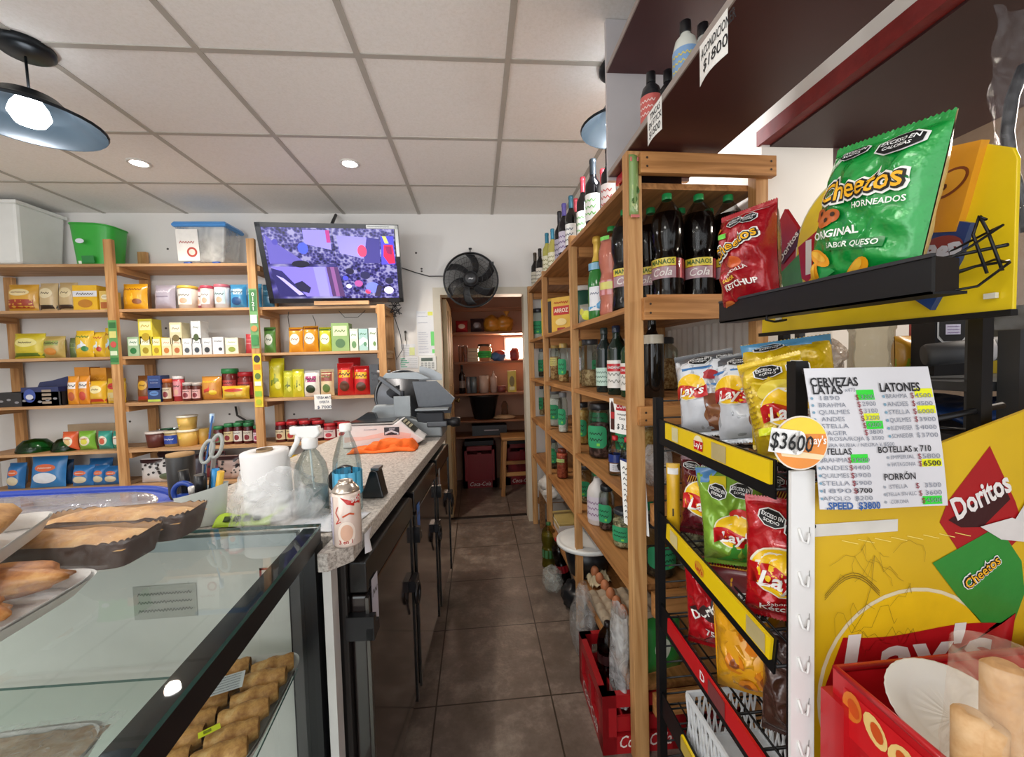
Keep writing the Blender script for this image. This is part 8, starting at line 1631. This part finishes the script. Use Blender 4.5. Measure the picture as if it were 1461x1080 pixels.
# ================================================================== storeroom behind the doorway
st = thing('wooden_shelving', 'reddish shelving in the storeroom beyond the doorway', 'shelf', (.1, 4.65, 0)); W2_ = wood(0, '#a06a44', '#6e4022'); W3 = wood(2, '#b07a4c', '#7a4a28')
STZ = [1.71, 1.39, 1.043, .748, .577]
for x in (-.40, .70):
    for y in (4.46, 4.78): mb = MB(); mb.box(x-.02, x+.02, y-.015, y+.015, 0, 1.98, W3); ob(mb, 'post', st, w=True)
for z in STZ: mb = MB(); mb.box(-.42, .72, 4.45, 4.785, z-.02, z, W2_); ob(mb, 'shelf_board', st, w=True)
mb = MB(); mb.box(-.42, .72, 4.45, 4.47, 1.93, 1.97, W2_); ob(mb, 'top_rail', st, w=True)
Y0 = 4.53
def sb_(px0, px1, yt, z, fn):
    pass
for (q, c, b_, lb, cat) in (((-0.1495, 0.129, 1.8375), '#b5333a', '#e0d2c4', 'red and white packet on the top storeroom shelf', 'packet'), ((0.019, 0.146, 1.8575), '#3a2c30', '#6a5a5c', 'dark packet on the top storeroom shelf', 'packet')):
    pack('food_packet', lb, cat, (q[0], 4.53, STZ[0]+.003), q[1], max(.1, q[2]-STZ[0]), .09, c, [('e', .5, .5, .3, .2, b_)])
for (q, lb, sd) in (((0.1855, 0.185, 1.8655), 'orange brown bag left of the tied bag in the storeroom', 2), ((0.3185, 0.193, 1.888), 'tied orange brown bag at the right of the top storeroom shelf', 5)):
    mb = MB(); mb.blob((0, 0, .085), (q[1]*.52, .09, .095), M('#c2832c', .3, var=.1, bump=.3), .25, 24, 14, 2.5, sd, 0); 
    if sd == 5: mb.lathe([(.012, 0), (.012, .02), (.04, .06)], M('#c9913c', .3), 12, c=(.03, 0, .17), cap=False)
    tag(ob(mb, 'bread_bag', loc=(q[0], 4.56, STZ[0]+.002)), lb, 'bag')
q = (0.091, 0.168, 1.579); glass_jar('storage_jar', 'squat clear jar with bright green label in the storeroom', (q[0], 4.54, STZ[1]+.001), q[1]/2, q[2]-STZ[1], None, 0, '#3a2a22', '#35b04a', ang=-PI/2, neck=.8)
for (q, lb, col) in (((-0.172, 0.054, 1.6095), 'first thin glass on the storeroom shelf', '#d8c8bc'), ((-0.1185, 0.053, 1.6235), 'second thin glass on the storeroom shelf', '#d0c0b4')):
    mb = MB(); mb.lathe([(.02, 0), (.024, .18)], GL(col, 1.), 14, cap=False); tag(ob(mb, 'drinking_glass', loc=(q[0], 4.53, STZ[1]+.001)), lb, 'glass', 'glasses in the storeroom')
mb = MB(); 
for k in range(4): mb.box(-.055, .055, -.06, .06, .038*k, .038*k+.034, M('#b59a7c', .5))
q = (-0.0405, 0.093, 1.554); tag(ob(mb, 'food_box', loc=(q[0], 4.62, STZ[1]+.001)), 'pale layered boxes behind the squat jar', 'box')
q = (0.2435, 0.139, 1.507); mb = MB(); mb.blob((0, 0, .05), (q[1]*.6, .07, .06), M('#4f6f9a', .35, var=.2, bump=.3), .3, 22, 12, 4, 3, 0); mb.blob((.02, -.02, .09), (.06, .05, .03), M('#b5443c', .35), .3, 16, 10, 4, 4); tag(ob(mb, 'plastic_bag', loc=(q[0], 4.55, STZ[1]+.001)), 'blue and red crumpled bag in the storeroom', 'bag')
q = (0.423, 0.094, 1.549); mb = MB(); mb.blob((0, 0, .06), (.055, .06, .08), M('#8a2f34', .5), .3, 20, 12, 4, 8, 0); tag(ob(mb, 'plastic_bag', loc=(q[0], 4.55, STZ[1]+.001)), 'dark red bag in front of the bright storeroom window', 'bag')
q = (-0.165, 0.054, 1.356); bottle('wine_bottle', 'dark wine bottle in the storeroom', (q[0], 4.54, STZ[2]+.001), .035, q[2]-STZ[2], WINE, '#1a1012', labs=[(.2, .45, '#8a7a70', .4)])
for (q, lb, c) in (((-0.097, 0.046, 1.2235), 'slim steel canister in the storeroom', '#8f8f94'), ((-0.0395, 0.069, 1.2215), 'grey blue canister in the storeroom', '#7a8a90')):
    mb = MB(); r = q[1]/2; mb.lathe([(r, 0), (r, q[2]-STZ[2]), (0, q[2]-STZ[2]+.002)], M(c, .35, .4), 16); tag(ob(mb, 'canister', loc=(q[0], 4.54, STZ[2]+.001)), lb, 'canister')
q = (0.073, 0.108, 1.2335); mb = MB(); r = q[1]/2; mb.lathe([(r*.95, 0), (r, q[2]-STZ[2]), (r*.9, q[2]-STZ[2]), (r*.85, .01)], PLA('#cfb8a8'), 20); tag(ob(mb, 'plastic_jug', loc=(q[0], 4.54, STZ[2]+.001)), 'pale pink plastic beaker in the storeroom', 'beaker')
q = (0.1815, 0.077, 1.2535); bottle('squeeze_bottle', 'pale squeeze bottle right of the pink beaker', (q[0], 4.54, STZ[2]+.001), q[1]/2, q[2]-STZ[2]+.03, [(0, 0), (1, .0), (1, .65), (.9, .72), (.4, .78), (.35, .85), (.15, .9), (.15, 1)], '#c8ab9c', rough=.4)
q = (0.2675, 0.101, 1.119); tub('food_tub', 'low dark pink tub on the storeroom shelf', 'tub', (q[0], 4.55, STZ[2]+.001), q[1]/2, .07, '#8a4a44', '#9a5a54')
q = (0.3845, 0.093, 1.2785); carton('food_carton', 'yellow carton at the right of the storeroom shelf', 'carton', (q[0], 4.55, STZ[2]+.001), q[1], q[2]-STZ[2], .07, '#c9b53a', [('e', .5, .5, .3, .25, '#7a6a2a'), ('r', .2, .8, .1, .25, '#e0d8a4')])
q = (0.067, 0.34, 1.017); t = thing('bucket', 'black tapered bucket on the storeroom shelf', 'bucket', (q[0], 4.62, STZ[3]+.001)); mb = MB(); r = q[1]/2; h = q[2]-STZ[3]; mb.lathe([(r*.66, 0), (r*.97, h*.93), (r*1.02, h*.93), (r*1.02, h), (r*.95, h), (r*.64, .01)], PLA('#232629'), 26); ob(mb, 'body', t)
q = (0.297, 0.062, 0.9465); bottle('water_jug', 'empty clear bottle right of the black bucket', (q[0], 4.55, STZ[3]+.001), .04, .22, PETS, '#c8b8a8', clear='#d8ccc0')
mb = MB(); mb.blob((0, 0, .018), (.12, .09, .025), M('#c2a07a', .8), .3, 24, 10, 3, 1, 0); q = (0.292, 0.186, 0.8085); tag(ob(mb, 'cloth', loc=(q[0], 4.53, STZ[3]+.001)), 'folded beige cloth on the storeroom shelf', 'cloth')
mb = MB(); mb.box(-.19, .19, -.09, .09, 0, .11, M('#1d1a1c', .35)); mb.rect(plane_map((0, -.0905, .05), (1, 0, 0), (0, 0, 1)), -.06, .1, .0, .014, P('#9a9296'), 1); tag(ob(mb, 'appliance_box', loc=(.12, 4.56, STZ[4]+.001)), 'flat black box on the lowest storeroom shelf', 'box')
p = (-0.006, 4.45, 0.442); crate('red cola crate with black top under the storeroom shelves, left one', (.0, 4.62, .0015), 0, .37, .30, .46, '#8c141c', 'red bottle crates in the storeroom')
crate('red cola crate in the storeroom behind the wooden stool', (.47, 4.66, .0015), 0, .36, .28, .46, '#841219', 'red bottle crates in the storeroom')
for x in (.0, .47): mb = MB(); mb.box(-.16, .16, -.12, .12, .0, .05, M('#1c181a', .5)); tag(ob(mb, 'plastic_tray', loc=(x, 4.63, .463)), 'black tray of bottle necks in the '+('left' if x < .2 else 'right')+' storeroom crate', 'tray')
sl_ = thing('wooden_stool', 'pine stool with crossbars standing in the storeroom doorway', 'stool', (.40, 4.30, 0)); WSn = wood(2, '#b5834c', '#80562c'); WSx = wood(0, '#c08d54', '#8a5f32')
mb = MB(); mb.box(-.17, .17, -.15, .15, .57, .605, WSx); ob(mb, 'seat', sl_, bevel=.008)
for sx in (-1, 1):
    for sy in (-1, 1): mb = MB(); mb.beam((sx*.17, sy*.15, .0), (sx*.135, sy*.12, .57), .04, .04, WSn, up=(0, 1, 0)); ob(mb, 'leg', sl_, bevel=.003)
for z in (.2, .26): 
    mb = MB(); mb.box(-.15, .15, -.135 if z < .25 else .105, -.105 if z < .25 else .135, z, z+.035, WSx); ob(mb, 'stretcher', sl_)
mb = MB(); mb.box(-.15, -.12, -.12, .12, .23, .265, WSx); ob(mb, 'stretcher', sl_)
mb = MB(); mb.box(.12, .15, -.12, .12, .23, .265, WSx); ob(mb, 'stretcher', sl_)
